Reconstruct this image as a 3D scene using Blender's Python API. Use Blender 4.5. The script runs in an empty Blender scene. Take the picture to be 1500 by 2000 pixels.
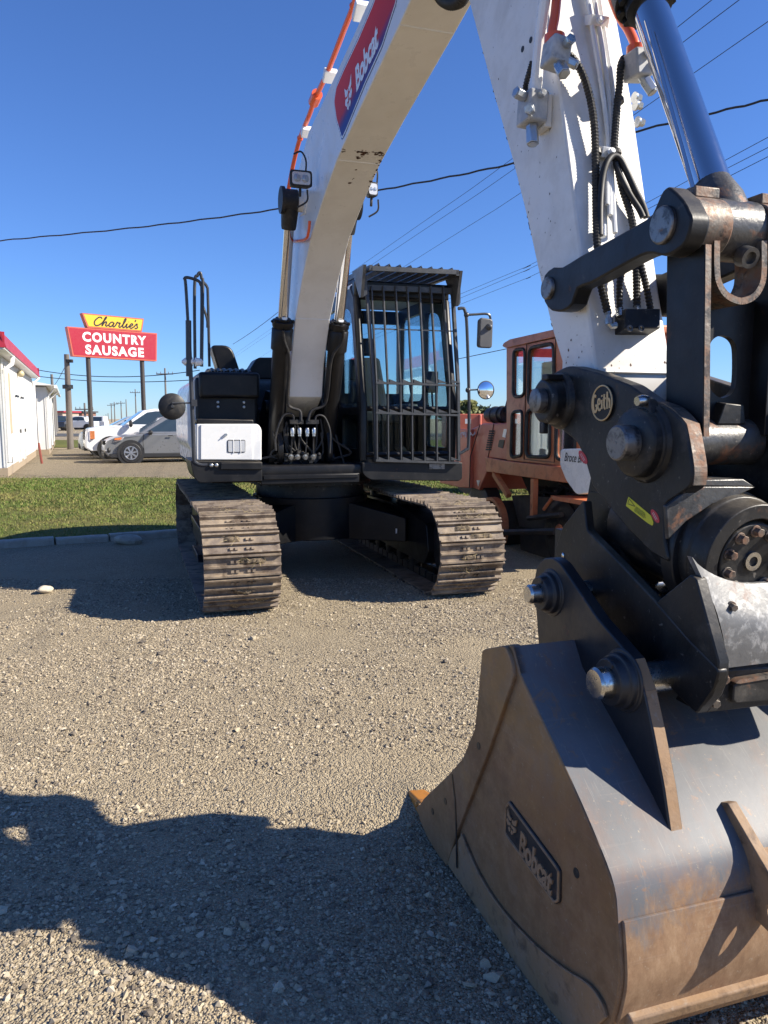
import bpy, bmesh, math, random
import numpy as np
from mathutils import Vector, Matrix, Quaternion, noise
R = math.radians
random.seed(7)
rng = np.random.default_rng(7)
scene = bpy.context.scene
col = scene.collection

# ------------------------------------------------------------------ camera
CAM_H = 1.6
PITCH = math.atan(182 / 1500.0)
cam_d = bpy.data.cameras.new('camera')
cam_d.sensor_fit = 'VERTICAL'
cam_d.sensor_height = 24.0
cam_d.lens = 18.0
cam_d.clip_start = 0.05
cam_d.clip_end = 6000
cam = bpy.data.objects.new('camera', cam_d)
cam.location = (0, 0, CAM_H)
cam.rotation_euler = (math.pi / 2 - PITCH, 0, 0)
col.objects.link(cam)
scene.camera = cam

# ------------------------------------------------------------------ light
SUN_AZ = 6.5      # degrees towards the viewer from straight right
SUN_EL = 35.5
to_sun = Vector((math.cos(R(SUN_EL)) * math.cos(R(SUN_AZ)), -math.cos(R(SUN_EL)) * math.sin(R(SUN_AZ)), math.sin(R(SUN_EL))))
world = bpy.data.worlds.new('World')
scene.world = world
world.use_nodes = True
wn = world.node_tree.nodes
wl = world.node_tree.links
for n in list(wn):
    wn.remove(n)
wo = wn.new('ShaderNodeOutputWorld')
bg = wn.new('ShaderNodeBackground')
sky = wn.new('ShaderNodeTexSky')
sky.sky_type = 'NISHITA'
sky.sun_disc = False
sky.sun_elevation = R(SUN_EL)
sky.sun_rotation = R(90 + SUN_AZ)
sky.altitude = 300
sky.air_density = 1.0
sky.dust_density = 0.0
sky.ozone_density = 3.5
bg.inputs['Strength'].default_value = 0.10
tint = wn.new('ShaderNodeMix')          # the camera's rendering of a clear prairie sky, the same in every direction
tint.data_type = 'RGBA'
tint.blend_type = 'MULTIPLY'
tint.inputs[0].default_value = 1.0
tint.inputs[7].default_value = (0.40, 0.56, 0.86, 1)
wl.new(sky.outputs[0], tint.inputs[6])
wl.new(tint.outputs[2], bg.inputs['Color'])
wl.new(bg.outputs[0], wo.inputs['Surface'])
sun_d = bpy.data.lights.new('sun', 'SUN')
sun_d.energy = 4.8
sun_d.angle = R(0.53)
sun_d.color = (1.0, 0.92, 0.79)
sun = bpy.data.objects.new('sun', sun_d)
sun.rotation_euler = (-to_sun).to_track_quat('-Z', 'Y').to_euler()
sun.location = (8, -2, 12)
col.objects.link(sun)
vs = scene.view_settings
vs.view_transform = 'Standard'
vs.look = 'None'
vs.gamma = 1.0
vs.exposure = 1.0
vs.use_curve_mapping = False
scene.cycles.max_bounces = 6
scene.cycles.transparent_max_bounces = 12

# ------------------------------------------------------------------ frame of the machines (u forward, v to the operator's left, w up)
TH = R(18)
ORG0 = np.array([-0.73, 8.34, 0.0])
HV = np.array([math.sin(TH), -math.cos(TH), 0.0])
LV = np.array([math.cos(TH), math.sin(TH), 0.0])
CAMP = np.array([0.0, 0.0, CAM_H])
CF = np.array([0, math.cos(PITCH), -math.sin(PITCH)])
CU = np.array([0, math.sin(PITCH), math.cos(PITCH)])


def ray(x, y):
    return CF + (x - 750) / 1500.0 * np.array([1.0, 0, 0]) + (1000 - y) / 1500.0 * CU


def tr(v, pts):
    """points of the photograph read on the machine's lateral plane v -> (u, w) in metres"""
    out = []
    for x, y in pts:
        r = ray(x, y)
        t = (v - np.dot(CAMP - ORG0, LV)) / np.dot(r, LV)
        p = CAMP + t * r
        out.append((float(np.dot(p - ORG0, HV)), float(p[2])))
    return out


def fr(u, pts):
    """points read on the machine's frontal plane u -> (v, w) in metres"""
    out = []
    for x, y in pts:
        r = ray(x, y)
        t = (u - np.dot(CAMP - ORG0, HV)) / np.dot(r, HV)
        p = CAMP + t * r
        out.append((float(np.dot(p - ORG0, LV)), float(p[2])))
    return out


def tr1(v, x, y):
    return tr(v, [(x, y)])[0]


def gnd(x, y, z=0.0):
    r = ray(x, y)
    t = (z - CAM_H) / r[2]
    p = CAMP + t * r
    return Vector(p)


def at(x, y, d):
    """point of the photograph at ground distance d (world Y)"""
    r = ray(x, y)
    return Vector(CAMP + d / r[1] * r)


def V(u, v, w):
    return Vector((v, -u, w))


# ------------------------------------------------------------------ mesh helpers
def catmull(pts, n=6, closed=False):
    P = [Vector(p) for p in pts]
    if len(P) < 3:
        return P
    out = []
    m = len(P)
    rngs = range(m) if closed else range(m - 1)
    for i in rngs:
        if closed:
            p0, p1, p2, p3 = P[(i - 1) % m], P[i], P[(i + 1) % m], P[(i + 2) % m]
        else:
            p1, p2 = P[i], P[i + 1]
            p0 = P[i - 1] if i > 0 else p1 * 2 - p2
            p3 = P[i + 2] if i + 2 < m else p2 * 2 - p1
        for k in range(n):
            t = k / n
            out.append(0.5 * ((2 * p1) + (p2 - p0) * t + (2 * p0 - 5 * p1 + 4 * p2 - p3) * t * t + (3 * p1 - p0 - 3 * p2 + p3) * t ** 3))
    if not closed:
        out.append(P[-1])
    return out


def round_poly(poly, r, n=4):
    """round the corners of a 2D polygon; r is a number or a list"""
    m = len(poly)
    out = []
    for i in range(m):
        p0, p1, p2 = Vector(poly[i - 1]), Vector(poly[i]), Vector(poly[(i + 1) % m])
        rr = r[i] if isinstance(r, (list, tuple)) else r
        if rr <= 0:
            out.append(tuple(p1))
            continue
        a, b = (p0 - p1), (p2 - p1)
        d = min(rr, a.length * 0.45, b.length * 0.45)
        A, B = p1 + a.normalized() * d, p1 + b.normalized() * d
        for k in range(n + 1):
            t = k / n
            out.append(tuple(A * (1 - t) ** 2 + p1 * 2 * t * (1 - t) + B * t * t))
    return out


def smooth2(pts, n=5):
    return [(p.x, p.y) for p in catmull([Vector((a, b, 0)) for a, b in pts], n)]


def circle2(cx, cy, r, n=16, ry=None, a0=0.0):
    return [(cx + r * math.cos(a0 + 2 * math.pi * k / n), cy + (ry or r) * math.sin(a0 + 2 * math.pi * k / n)) for k in range(n)]


class MB:
    def __init__(self):
        self.v = []
        self.f = []
        self.cuts = []

    def mark(self):
        """what follows is a new piece (an object of its own when built with pieces=True)"""
        if self.v and (not self.cuts or self.cuts[-1] != len(self.v)):
            self.cuts.append(len(self.v))
        return self

    def add(self, vs_, fs):
        o = len(self.v)
        self.v += [Vector(p) for p in vs_]
        self.f += [tuple(i + o for i in f) for f in fs]
        return self

    def box(self, c, s, rot=None):
        x, y, z = s[0] / 2, s[1] / 2, s[2] / 2
        P = [Vector((a, b, d)) for a in (-x, x) for b in (-y, y) for d in (-z, z)]
        if rot is not None:
            P = [rot @ p for p in P]
        P = [p + Vector(c) for p in P]
        return self.add(P, [(0, 1, 3, 2), (4, 6, 7, 5), (0, 4, 5, 1), (2, 3, 7, 6), (0, 2, 6, 4), (1, 5, 7, 3)])

    def mbox(self, u0, u1, v0, v1, w0, w1):
        return self.box(((v0 + v1) / 2, -(u0 + u1) / 2, (w0 + w1) / 2), (abs(v1 - v0), abs(u1 - u0), abs(w1 - w0)))

    def prism(self, polyA, polyB):
        """two matching 3D loops joined into a closed solid"""
        n = len(polyA)
        fs = [tuple(range(n)), tuple(range(2 * n - 1, n - 1, -1))]
        for i in range(n):
            j = (i + 1) % n
            fs.append((i, i + n, j + n, j))
        return self.add(list(polyA) + list(polyB), fs)

    def lat(self, poly, v0, v1):
        """(u, w) outline extruded sideways from v0 to v1"""
        return self.prism([V(u, v0, w) for u, w in poly], [V(u, v1, w) for u, w in poly])

    def fro(self, poly, u0, u1):
        """(v, w) outline extruded fore and aft"""
        return self.prism([V(u0, v, w) for v, w in poly], [V(u1, v, w) for v, w in poly])

    def lath(self, outer, holes, v0, v1):
        """(u, w) outline with holes, extruded sideways"""
        bm = bmesh.new()
        loops = [outer] + holes
        es = []
        for lp in loops:
            bv = [bm.verts.new((u, w, 0)) for u, w in lp]
            for i in range(len(bv)):
                es.append(bm.edges.new((bv[i], bv[(i + 1) % len(bv)])))
        bmesh.ops.triangle_fill(bm, use_beauty=True, use_dissolve=False, edges=es)
        bm.verts.index_update()
        P = [(v.co.x, v.co.y) for v in bm.verts]
        T = [tuple(v.index for v in f.verts) for f in bm.faces]
        bm.free()
        n = len(P)
        vs_ = [V(u, v0, w) for u, w in P] + [V(u, v1, w) for u, w in P]
        fs = [t for t in T] + [tuple(i + n for i in reversed(t)) for t in T]
        k = 0
        for lp in loops:
            m = len(lp)
            for i in range(m):
                a, b = k + i, k + (i + 1) % m
                fs.append((a, a + n, b + n, b))
            k += m
        return self.add(vs_, fs)

    def cyl(self, p0, p1, r0, r1=None, n=20, caps=True):
        return self.lathe(p0, p1, [(0, r0), (1, r0 if r1 is None else r1)], n, caps)

    def lathe(self, p0, p1, prof, n=20, caps=True):
        """profile [(t along p0-p1 in 0..1, radius)]"""
        p0, p1 = Vector(p0), Vector(p1)
        d = p1 - p0
        z = d.normalized()
        a = z.orthogonal().normalized()
        b = z.cross(a)
        vs_, fs = [], []
        for t, r in prof:
            for k in range(n):
                an = 2 * math.pi * k / n
                vs_.append(p0 + d * t + (a * math.cos(an) + b * math.sin(an)) * r)
        for i in range(len(prof) - 1):
            for k in range(n):
                k2 = (k + 1) % n
                fs.append((i * n + k, i * n + k2, (i + 1) * n + k2, (i + 1) * n + k))
        if caps:
            fs.append(tuple(range(n - 1, -1, -1)))
            m = (len(prof) - 1) * n
            fs.append(tuple(range(m, m + n)))
        return self.add(vs_, fs)

    def tube(self, pts, r, n=8, closed=False, caps=True, rib=0.0):
        P = [Vector(p) for p in pts]
        m = len(P)
        vs_, fs = [], []
        prev = None
        for i in range(m):
            if closed:
                t = (P[(i + 1) % m] - P[i - 1]).normalized()
            else:
                t = (P[min(i + 1, m - 1)] - P[max(i - 1, 0)]).normalized()
            if prev is None:
                a = t.orthogonal().normalized()
            else:
                a = prev - t * prev.dot(t)
                if a.length < 1e-6:
                    a = t.orthogonal()
                a.normalize()
            prev = a
            b = t.cross(a)
            rr = r[i] if isinstance(r, (list, tuple)) else r
            if rib:
                rr = rr * (1 + (rib if i % 2 else -rib))
            for k in range(n):
                an = 2 * math.pi * k / n
                vs_.append(P[i] + (a * math.cos(an) + b * math.sin(an)) * rr)
        for i in range(m if closed else m - 1):
            i2 = (i + 1) % m
            for k in range(n):
                k2 = (k + 1) % n
                fs.append((i * n + k, i * n + k2, i2 * n + k2, i2 * n + k))
        if caps and not closed:
            fs.append(tuple(range(n - 1, -1, -1)))
            fs.append(tuple(range((m - 1) * n, m * n)))
        return self.add(vs_, fs)

    def ball(self, c, r, n=12, m=8, sc=(1, 1, 1)):
        vs_, fs = [], []
        c = Vector(c)
        for i in range(1, m):
            th = math.pi * i / m
            for k in range(n):
                ph = 2 * math.pi * k / n
                vs_.append(c + Vector((r * sc[0] * math.sin(th) * math.cos(ph), r * sc[1] * math.sin(th) * math.sin(ph), r * sc[2] * math.cos(th))))
        vs_ += [c + Vector((0, 0, r * sc[2])), c - Vector((0, 0, r * sc[2]))]
        for i in range(m - 2):
            for k in range(n):
                k2 = (k + 1) % n
                fs.append((i * n + k, (i + 1) * n + k, (i + 1) * n + k2, i * n + k2))
        for k in range(n):
            k2 = (k + 1) % n
            fs.append((len(vs_) - 2, k, k2))
            fs.append((len(vs_) - 1, (m - 2) * n + k2, (m - 2) * n + k))
        return self.add(vs_, fs)

    def hexbolt(self, c, d, r=0.012, h=0.012):
        c, d = Vector(c), Vector(d).normalized()
        self.cyl(c, c + d * h * 0.35, r * 1.35, n=12)
        return self.cyl(c + d * h * 0.3, c + d * h * 1.3, r, n=6)

    def ribbon(self, pts, width, nrm, thick=0.0):
        """flat stroke: pts are 3D points in a plane with normal nrm"""
        P = [Vector(p) for p in pts]
        nrm = Vector(nrm).normalized()
        L_, R_ = [], []
        for i, p in enumerate(P):
            t = (P[min(i + 1, len(P) - 1)] - P[max(i - 1, 0)])
            if t.length < 1e-9:
                t = Vector((1, 0, 0))
            s = nrm.cross(t.normalized())
            wd = width[i] if isinstance(width, (list, tuple)) else width
            L_.append(p + s * wd / 2)
            R_.append(p - s * wd / 2)
        n = len(P)
        if thick <= 0:
            return self.add(L_ + R_, [(i, i + 1, n + i + 1, n + i) for i in range(n - 1)])
        o = nrm * thick
        vs_ = [p + o for p in L_] + [p + o for p in R_] + L_ + R_
        fs = []
        for i in range(n - 1):
            fs += [(i, i + 1, n + i + 1, n + i), (2 * n + i, 2 * n + i + 1, i + 1, i), (n + i, n + i + 1, 3 * n + i + 1, 3 * n + i)]
        fs += [(0, n, 3 * n, 2 * n), (n - 1, 3 * n - 1, 4 * n - 1, 2 * n - 1)]
        return self.add(vs_, fs)

    def mesh(self, name, m, smooth=35, org=None):
        me = bpy.data.meshes.new(name)
        vv = self.v if org is None else [p - Vector(org) for p in self.v]
        me.from_pydata([tuple(p) for p in vv], [], self.f)
        bm = bmesh.new()
        bm.from_mesh(me)
        bmesh.ops.recalc_face_normals(bm, faces=bm.faces)
        bm.to_mesh(me)
        bm.free()
        if smooth:
            me.shade_smooth()
            me.set_sharp_from_angle(angle=R(smooth))
        if m:
            me.materials.append(m)
        return me

    def build(self, name, m, parent=None, bevel=0.0, seg=2, smooth=35, org=None, **k):
        if self.cuts:
            bounds = [0] + [c for c in self.cuts if c < len(self.v)] + [len(self.v)]
            res = None
            for a, b in zip(bounds[:-1], bounds[1:]):
                q = MB()
                q.v = self.v[a:b]
                q.f = [tuple(i - a for i in f) for f in self.f if a <= f[0] < b]
                o = q.build(name, m, parent, bevel, seg, smooth, org, **k)
                res = res or o
            return res
        o = bpy.data.objects.new(name, self.mesh(name, m, smooth, org))
        col.objects.link(o)
        if parent is not None:
            o.parent = parent
        if bevel:
            b = o.modifiers.new('bevel', 'BEVEL')
            b.width = bevel
            b.segments = seg
            b.limit_method = 'ANGLE'
            b.angle_limit = R(40)
            b.harden_normals = False
        tag(o, **k)
        return o


def tag(o, label=None, cat=None, group=None, kind=None):
    if label:
        o['label'] = label
    if cat:
        o['category'] = cat
    if group:
        o['group'] = group
    if kind:
        o['kind'] = kind
    return o


def thing(name, label, cat, loc=(0, 0, 0), rz=0.0, group=None):
    o = bpy.data.objects.new(name, None)
    o.empty_display_size = 0.3
    col.objects.link(o)
    o.location = loc
    o.rotation_euler = (0, 0, rz)
    return tag(o, label, cat, group)


def dup(o, parent=None):
    c = o.copy()
    col.objects.link(c)
    if parent is not None:
        c.parent = parent
    for ch in list(o.children):
        dup(ch, c)
    return c


def text_geo(s, size=1.0, shear=0.0, bold=0.0, spacing=1.0, extrude=0.0):
    cu = bpy.data.curves.new('letters', 'FONT')
    cu.body = s
    cu.size = size
    cu.shear = shear
    cu.offset = bold
    cu.space_character = spacing
    cu.extrude = extrude
    cu.align_x = 'CENTER'
    cu.align_y = 'CENTER'
    cu.resolution_u = 3
    o = bpy.data.objects.new('letters', cu)
    col.objects.link(o)
    bpy.context.view_layer.update()
    me = bpy.data.meshes.new_from_object(o.evaluated_get(bpy.context.evaluated_depsgraph_get()))
    P = [v.co.copy() for v in me.vertices]
    Fs = [tuple(p.vertices) for p in me.polygons]
    bpy.data.objects.remove(o)
    bpy.data.curves.remove(cu)
    bpy.data.meshes.remove(me)
    xs = [p.x for p in P]
    ys = [p.y for p in P]
    cx, cy = (min(xs) + max(xs)) / 2, (min(ys) + max(ys)) / 2
    return [Vector((p.x - cx, p.y - cy, p.z)) for p in P], Fs, max(xs) - min(xs), max(ys) - min(ys)


def text_on(mb, s, c, xd, yd, width=None, height=None, shear=0.0, bold=0.0, spacing=1.0, extrude=0.0):
    P, Fs, w, h = text_geo(s, 1.0, shear, bold, spacing, 0.5 if extrude else 0.0)
    xd, yd = Vector(xd).normalized(), Vector(yd).normalized()
    zd = xd.cross(yd)
    sx = width / w if width else height / h
    sy = height / h if height else sx
    return mb.add([Vector(c) + xd * p.x * sx + yd * p.y * sy + zd * p.z * extrude for p in P], Fs)


# ------------------------------------------------------------------ materials
def new_mat(name):
    m = bpy.data.materials.new(name)
    m.use_nodes = True
    nt = m.node_tree
    b = nt.nodes['Principled BSDF']
    return m, nt, b


def nd(nt, t, **k):
    n = nt.nodes.new(t)
    for a, b in k.items():
        setattr(n, a, b)
    return n


def ramp(nt, stops, interp='LINEAR'):
    r = nt.nodes.new('ShaderNodeValToRGB')
    r.color_ramp.interpolation = interp
    e = r.color_ramp.elements
    while len(e) < len(stops):
        e.new(0.5)
    for i, (p, c) in enumerate(stops):
        e[i].position = p
        e[i].color = (*c, 1) if len(c) == 3 else c
    return r


def coords(nt, kind='Object', scale=None, rand=False):
    tc = nd(nt, 'ShaderNodeTexCoord')
    out = tc.outputs[kind]
    if scale or rand:
        mp_ = nd(nt, 'ShaderNodeMapping')
        nt.links.new(out, mp_.inputs['Vector'])
        if scale:
            mp_.inputs['Scale'].default_value = scale
        if rand:
            oi = nd(nt, 'ShaderNodeObjectInfo')
            ml = nd(nt, 'ShaderNodeMath', operation='MULTIPLY')
            ml.inputs[1].default_value = 37.0
            nt.links.new(oi.outputs['Random'], ml.inputs[0])
            nt.links.new(ml.outputs[0], mp_.inputs['Location'])
        out = mp_.outputs[0]
    return out


def mixc(nt, fac, a, b, blend='MIX'):
    m = nd(nt, 'ShaderNodeMix', data_type='RGBA', blend_type=blend)
    for sock, val in ((m.inputs[0], fac), (m.inputs[6], a), (m.inputs[7], b)):
        if hasattr(val, 'is_linked') or hasattr(val, 'links'):
            nt.links.new(val, sock)
        elif isinstance(val, (int, float)):
            sock.default_value = val
        else:
            sock.default_value = (*val, 1)
    return m.outputs[2]


def noi(nt, vec, scale, detail=4, rough=0.6, lo=0.4, hi=0.6, dist=0.0):
    n = nd(nt, 'ShaderNodeTexNoise')
    n.inputs['Scale'].default_value = scale
    n.inputs['Detail'].default_value = detail
    n.inputs['Roughness'].default_value = rough
    n.inputs['Distortion'].default_value = dist
    nt.links.new(vec, n.inputs['Vector'])
    r = nd(nt, 'ShaderNodeMapRange')
    r.inputs['From Min'].default_value = lo
    r.inputs['From Max'].default_value = hi
    nt.links.new(n.outputs['Fac'], r.inputs['Value'])
    return r.outputs[0]


def paint(name, c, rough=0.4, metal=0.0, layers=(), bump=0.0, bscale=60, coat=0.0, rand=False, rvar=0.12, spec=0.5, scale=None, settle=0.0):
    """base colour with worn layers: (colour, noise scale, lo, hi, amount[, roughness])"""
    m, nt, b = new_mat(name)
    vec = coords(nt, 'Object', scale, rand)
    colr = None
    base = c
    rr = nd(nt, 'ShaderNodeValue')
    rr.outputs[0].default_value = rough
    rout = rr.outputs[0]
    if rvar:
        mr = nd(nt, 'ShaderNodeMapRange')
        nt.links.new(noi(nt, vec, 9, 5, 0.6, 0.25, 0.75), mr.inputs['Value'])
        mr.inputs['To Min'].default_value = max(0.03, rough - rvar)
        mr.inputs['To Max'].default_value = min(1, rough + rvar)
        rout = mr.outputs[0]
    for ly in layers:
        f = noi(nt, vec, ly[1], 6, 0.65, ly[2], ly[3], 0.3)
        ml = nd(nt, 'ShaderNodeMath', operation='MULTIPLY')
        nt.links.new(f, ml.inputs[0])
        ml.inputs[1].default_value = ly[4]
        colr = mixc(nt, ml.outputs[0], base if colr is None else colr, ly[0])
        if len(ly) > 5:
            mm = nd(nt, 'ShaderNodeMix', data_type='FLOAT')
            nt.links.new(ml.outputs[0], mm.inputs[0])
            nt.links.new(rout, mm.inputs[2])
            mm.inputs[3].default_value = ly[5]
            rout = mm.outputs[0]
    if settle:      # dust that has settled on faces looking up
        ge = nd(nt, 'ShaderNodeNewGeometry')
        sx = nd(nt, 'ShaderNodeSeparateXYZ')
        nt.links.new(ge.outputs['Normal'], sx.inputs[0])
        mr = nd(nt, 'ShaderNodeMapRange')
        nt.links.new(sx.outputs['Z'], mr.inputs['Value'])
        mr.inputs['From Min'].default_value = 0.25
        mr.inputs['From Max'].default_value = 1.0
        mr.inputs['To Max'].default_value = settle
        ml = nd(nt, 'ShaderNodeMath', operation='MULTIPLY')
        nt.links.new(mr.outputs[0], ml.inputs[0])
        nt.links.new(noi(nt, vec, 14, 6, 0.7, 0.25, 0.7), ml.inputs[1])
        colr = mixc(nt, ml.outputs[0], base if colr is None else colr, (0.30, 0.25, 0.18))
    if colr is None:
        b.inputs['Base Color'].default_value = (*c, 1)
    else:
        nt.links.new(colr, b.inputs['Base Color'])
    nt.links.new(rout, b.inputs['Roughness'])
    b.inputs['Metallic'].default_value = metal
    b.inputs['Coat Weight'].default_value = coat
    b.inputs['Coat Roughness'].default_value = 0.08
    b.inputs['Specular IOR Level'].default_value = spec
    if bump:
        bp = nd(nt, 'ShaderNodeBump')
        bp.inputs['Strength'].default_value = bump
        bp.inputs['Distance'].default_value = 0.004
        nn = nd(nt, 'ShaderNodeTexNoise')
        nn.inputs['Scale'].default_value = bscale
        nn.inputs['Detail'].default_value = 5
        nt.links.new(vec, nn.inputs['Vector'])
        nt.links.new(nn.outputs['Fac'], bp.inputs['Height'])
        nt.links.new(bp.outputs[0], b.inputs['Normal'])
    return m


def glass_mat(name, tint=(0.8, 0.9, 0.9), alpha=0.25, rough=0.02, refl=1.0):
    m, nt, b = new_mat(name)
    b.inputs['Base Color'].default_value = (*tint, 1)
    b.inputs['Roughness'].default_value = rough
    out = nt.nodes['Material Output']
    tr_ = nd(nt, 'ShaderNodeBsdfTransparent')
    tr_.inputs['Color'].default_value = (*tint, 1)
    gl = nd(nt, 'ShaderNodeBsdfGlossy')
    gl.inputs['Roughness'].default_value = rough
    gl.inputs['Color'].default_value = (0.9, 0.95, 1, 1)
    fz = nd(nt, 'ShaderNodeFresnel')
    fz.inputs['IOR'].default_value = 1.5
    ad = nd(nt, 'ShaderNodeMath', operation='MULTIPLY_ADD')
    nt.links.new(fz.outputs[0], ad.inputs[0])
    ad.inputs[1].default_value = refl
    ad.inputs[2].default_value = alpha
    mx = nd(nt, 'ShaderNodeMixShader')
    nt.links.new(ad.outputs[0], mx.inputs[0])
    nt.links.new(tr_.outputs[0], mx.inputs[1])
    nt.links.new(gl.outputs[0], mx.inputs[2])
    nt.links.new(mx.outputs[0], out.inputs['Surface'])
    nt.nodes.remove(b)
    return m


DUST = (0.33, 0.28, 0.21)
RUST = (0.24, 0.10, 0.045)
M = {}
M['white'] = paint('white_paint', (0.72, 0.71, 0.68), 0.32, coat=0.25, layers=[(DUST, 3.0, 0.45, 0.8, 0.25, 0.6), ((0.3, 0.24, 0.18), 45, 0.68, 0.74, 0.45)])
M['white_clean'] = paint('clean_white_paint', (0.78, 0.78, 0.76), 0.28, coat=0.3, layers=[(DUST, 4.0, 0.55, 0.9, 0.15, 0.5)])
M['white_worn'] = paint('worn_white_paint', (0.74, 0.72, 0.68), 0.4, coat=0.1, layers=[(DUST, 5.0, 0.45, 0.75, 0.4, 0.6), ((0.10, 0.07, 0.05), 38, 0.66, 0.70, 0.75), (RUST, 11, 0.70, 0.76, 0.6)])
M['black'] = paint('black_paint', (0.006, 0.0062, 0.0075), 0.4, layers=[(DUST, 6.0, 0.5, 0.9, 0.06, 0.6)], rvar=0.1, spec=0.35)
M['satin_black'] = paint('satin_black_steel', (0.008, 0.0085, 0.010), 0.45, layers=[((0.07, 0.065, 0.06), 5.0, 0.45, 0.85, 0.25, 0.6), ((0.25, 0.22, 0.18), 22, 0.64, 0.75, 0.25), (RUST, 9, 0.66, 0.74, 0.4, 0.8)], bump=0.15, spec=0.35, settle=0.35)
M['coupler'] = paint('coupler_black_steel', (0.007, 0.0075, 0.009), 0.42, layers=[((0.05, 0.047, 0.043), 4.0, 0.42, 0.75, 0.5, 0.55), ((0.15, 0.13, 0.105), 9, 0.55, 0.74, 0.4, 0.8), ((0.3, 0.27, 0.23), 42, 0.63, 0.70, 0.45), (RUST, 8, 0.64, 0.74, 0.4, 0.8)], bump=0.22, spec=0.38, settle=0.45)
M['worn_edge'] = paint('rusty_worn_edge', (0.16, 0.135, 0.11), 0.5, metal=0.3, layers=[(RUST, 14, 0.45, 0.6, 0.6, 0.8), ((0.03, 0.03, 0.03), 22, 0.52, 0.62, 0.8, 0.5), ((0.45, 0.4, 0.33), 30, 0.6, 0.7, 0.5)], bump=0.3, bscale=90)
M['worn_tube'] = paint('worn_tube_steel', (0.09, 0.088, 0.085), 0.4, metal=0.35, layers=[((0.02, 0.02, 0.022), 9, 0.45, 0.6, 0.75, 0.45), (RUST, 12, 0.56, 0.68, 0.7, 0.8), ((0.5, 0.44, 0.36), 35, 0.63, 0.72, 0.5)], bump=0.25, bscale=90)
M['pin'] = paint('pin_steel', (0.22, 0.21, 0.2), 0.42, metal=0.75, layers=[((0.03, 0.03, 0.03), 30, 0.5, 0.62, 0.7), (RUST, 25, 0.6, 0.7, 0.5, 0.7)], bump=0.2, bscale=150)
M['pin_bright'] = paint('bright_pin_steel', (0.55, 0.54, 0.52), 0.25, metal=1.0, layers=[((0.2, 0.15, 0.1), 30, 0.55, 0.66, 0.6, 0.6)])
M['chrome'] = paint('chrome_rod', (0.58, 0.58, 0.6), 0.10, metal=1.0, rvar=0.03)
M['zinc'] = paint('zinc_fitting', (0.5, 0.52, 0.53), 0.32, metal=0.85, layers=[((0.25, 0.24, 0.22), 30, 0.5, 0.7, 0.5)])
M['grey_valve'] = paint('grey_painted_valve', (0.36, 0.37, 0.38), 0.5, layers=[((0.6, 0.58, 0.54), 18, 0.5, 0.65, 0.6), ((0.12, 0.12, 0.12), 30, 0.6, 0.7, 0.5)])
M['rubber'] = paint('black_rubber', (0.012, 0.012, 0.013), 0.55, layers=[(DUST, 20, 0.5, 0.8, 0.15)])
M['orange_pipe'] = paint('orange_pipe_paint', (0.72, 0.11, 0.035), 0.35, coat=0.2)
M['track'] = paint('track_steel', (0.19, 0.148, 0.112), 0.55, metal=0.1, layers=[((0.36, 0.28, 0.19), 7, 0.42, 0.62, 0.75, 0.85), ((0.075, 0.05, 0.034), 6, 0.46, 0.62, 0.85), ((0.42, 0.38, 0.33), 40, 0.6, 0.72, 0.5)], bump=0.3, bscale=70, rand=True)
M['dirt'] = paint('dried_mud', (0.12, 0.09, 0.058), 0.95, layers=[((0.22, 0.17, 0.11), 40, 0.4, 0.6, 0.8), ((0.09, 0.065, 0.04), 25, 0.55, 0.65, 0.7)], bump=1.0, bscale=160)
M['straw'] = paint('dry_straw', (0.46, 0.36, 0.18), 0.8, rvar=0)
M['screen_glass'] = glass_mat('windscreen_glass', (0.84, 0.91, 0.92), 0.0, refl=0.22)
M['dark_glass'] = glass_mat('cab_glass', (0.84, 0.91, 0.92), 0.0, refl=0.55)
M['car_glass'] = glass_mat('car_glass', (0.35, 0.42, 0.45), 0.08)
M['clear_glass'] = glass_mat('lamp_glass', (0.9, 0.92, 0.93), 0.1)
M['mirror'] = paint('mirror_glass', (0.85, 0.87, 0.9), 0.02, metal=1.0, rvar=0)
M['lens'] = paint('lamp_reflector', (0.62, 0.63, 0.64), 0.25, metal=0.25)
# ================================================================== GROUND
def bump_node(nt, b, height, strength, dist):
    bp = nd(nt, 'ShaderNodeBump')
    bp.inputs['Strength'].default_value = strength
    bp.inputs['Distance'].default_value = dist
    nt.links.new(height, bp.inputs['Height'])
    nt.links.new(bp.outputs[0], b.inputs['Normal'])
    return bp


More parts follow.
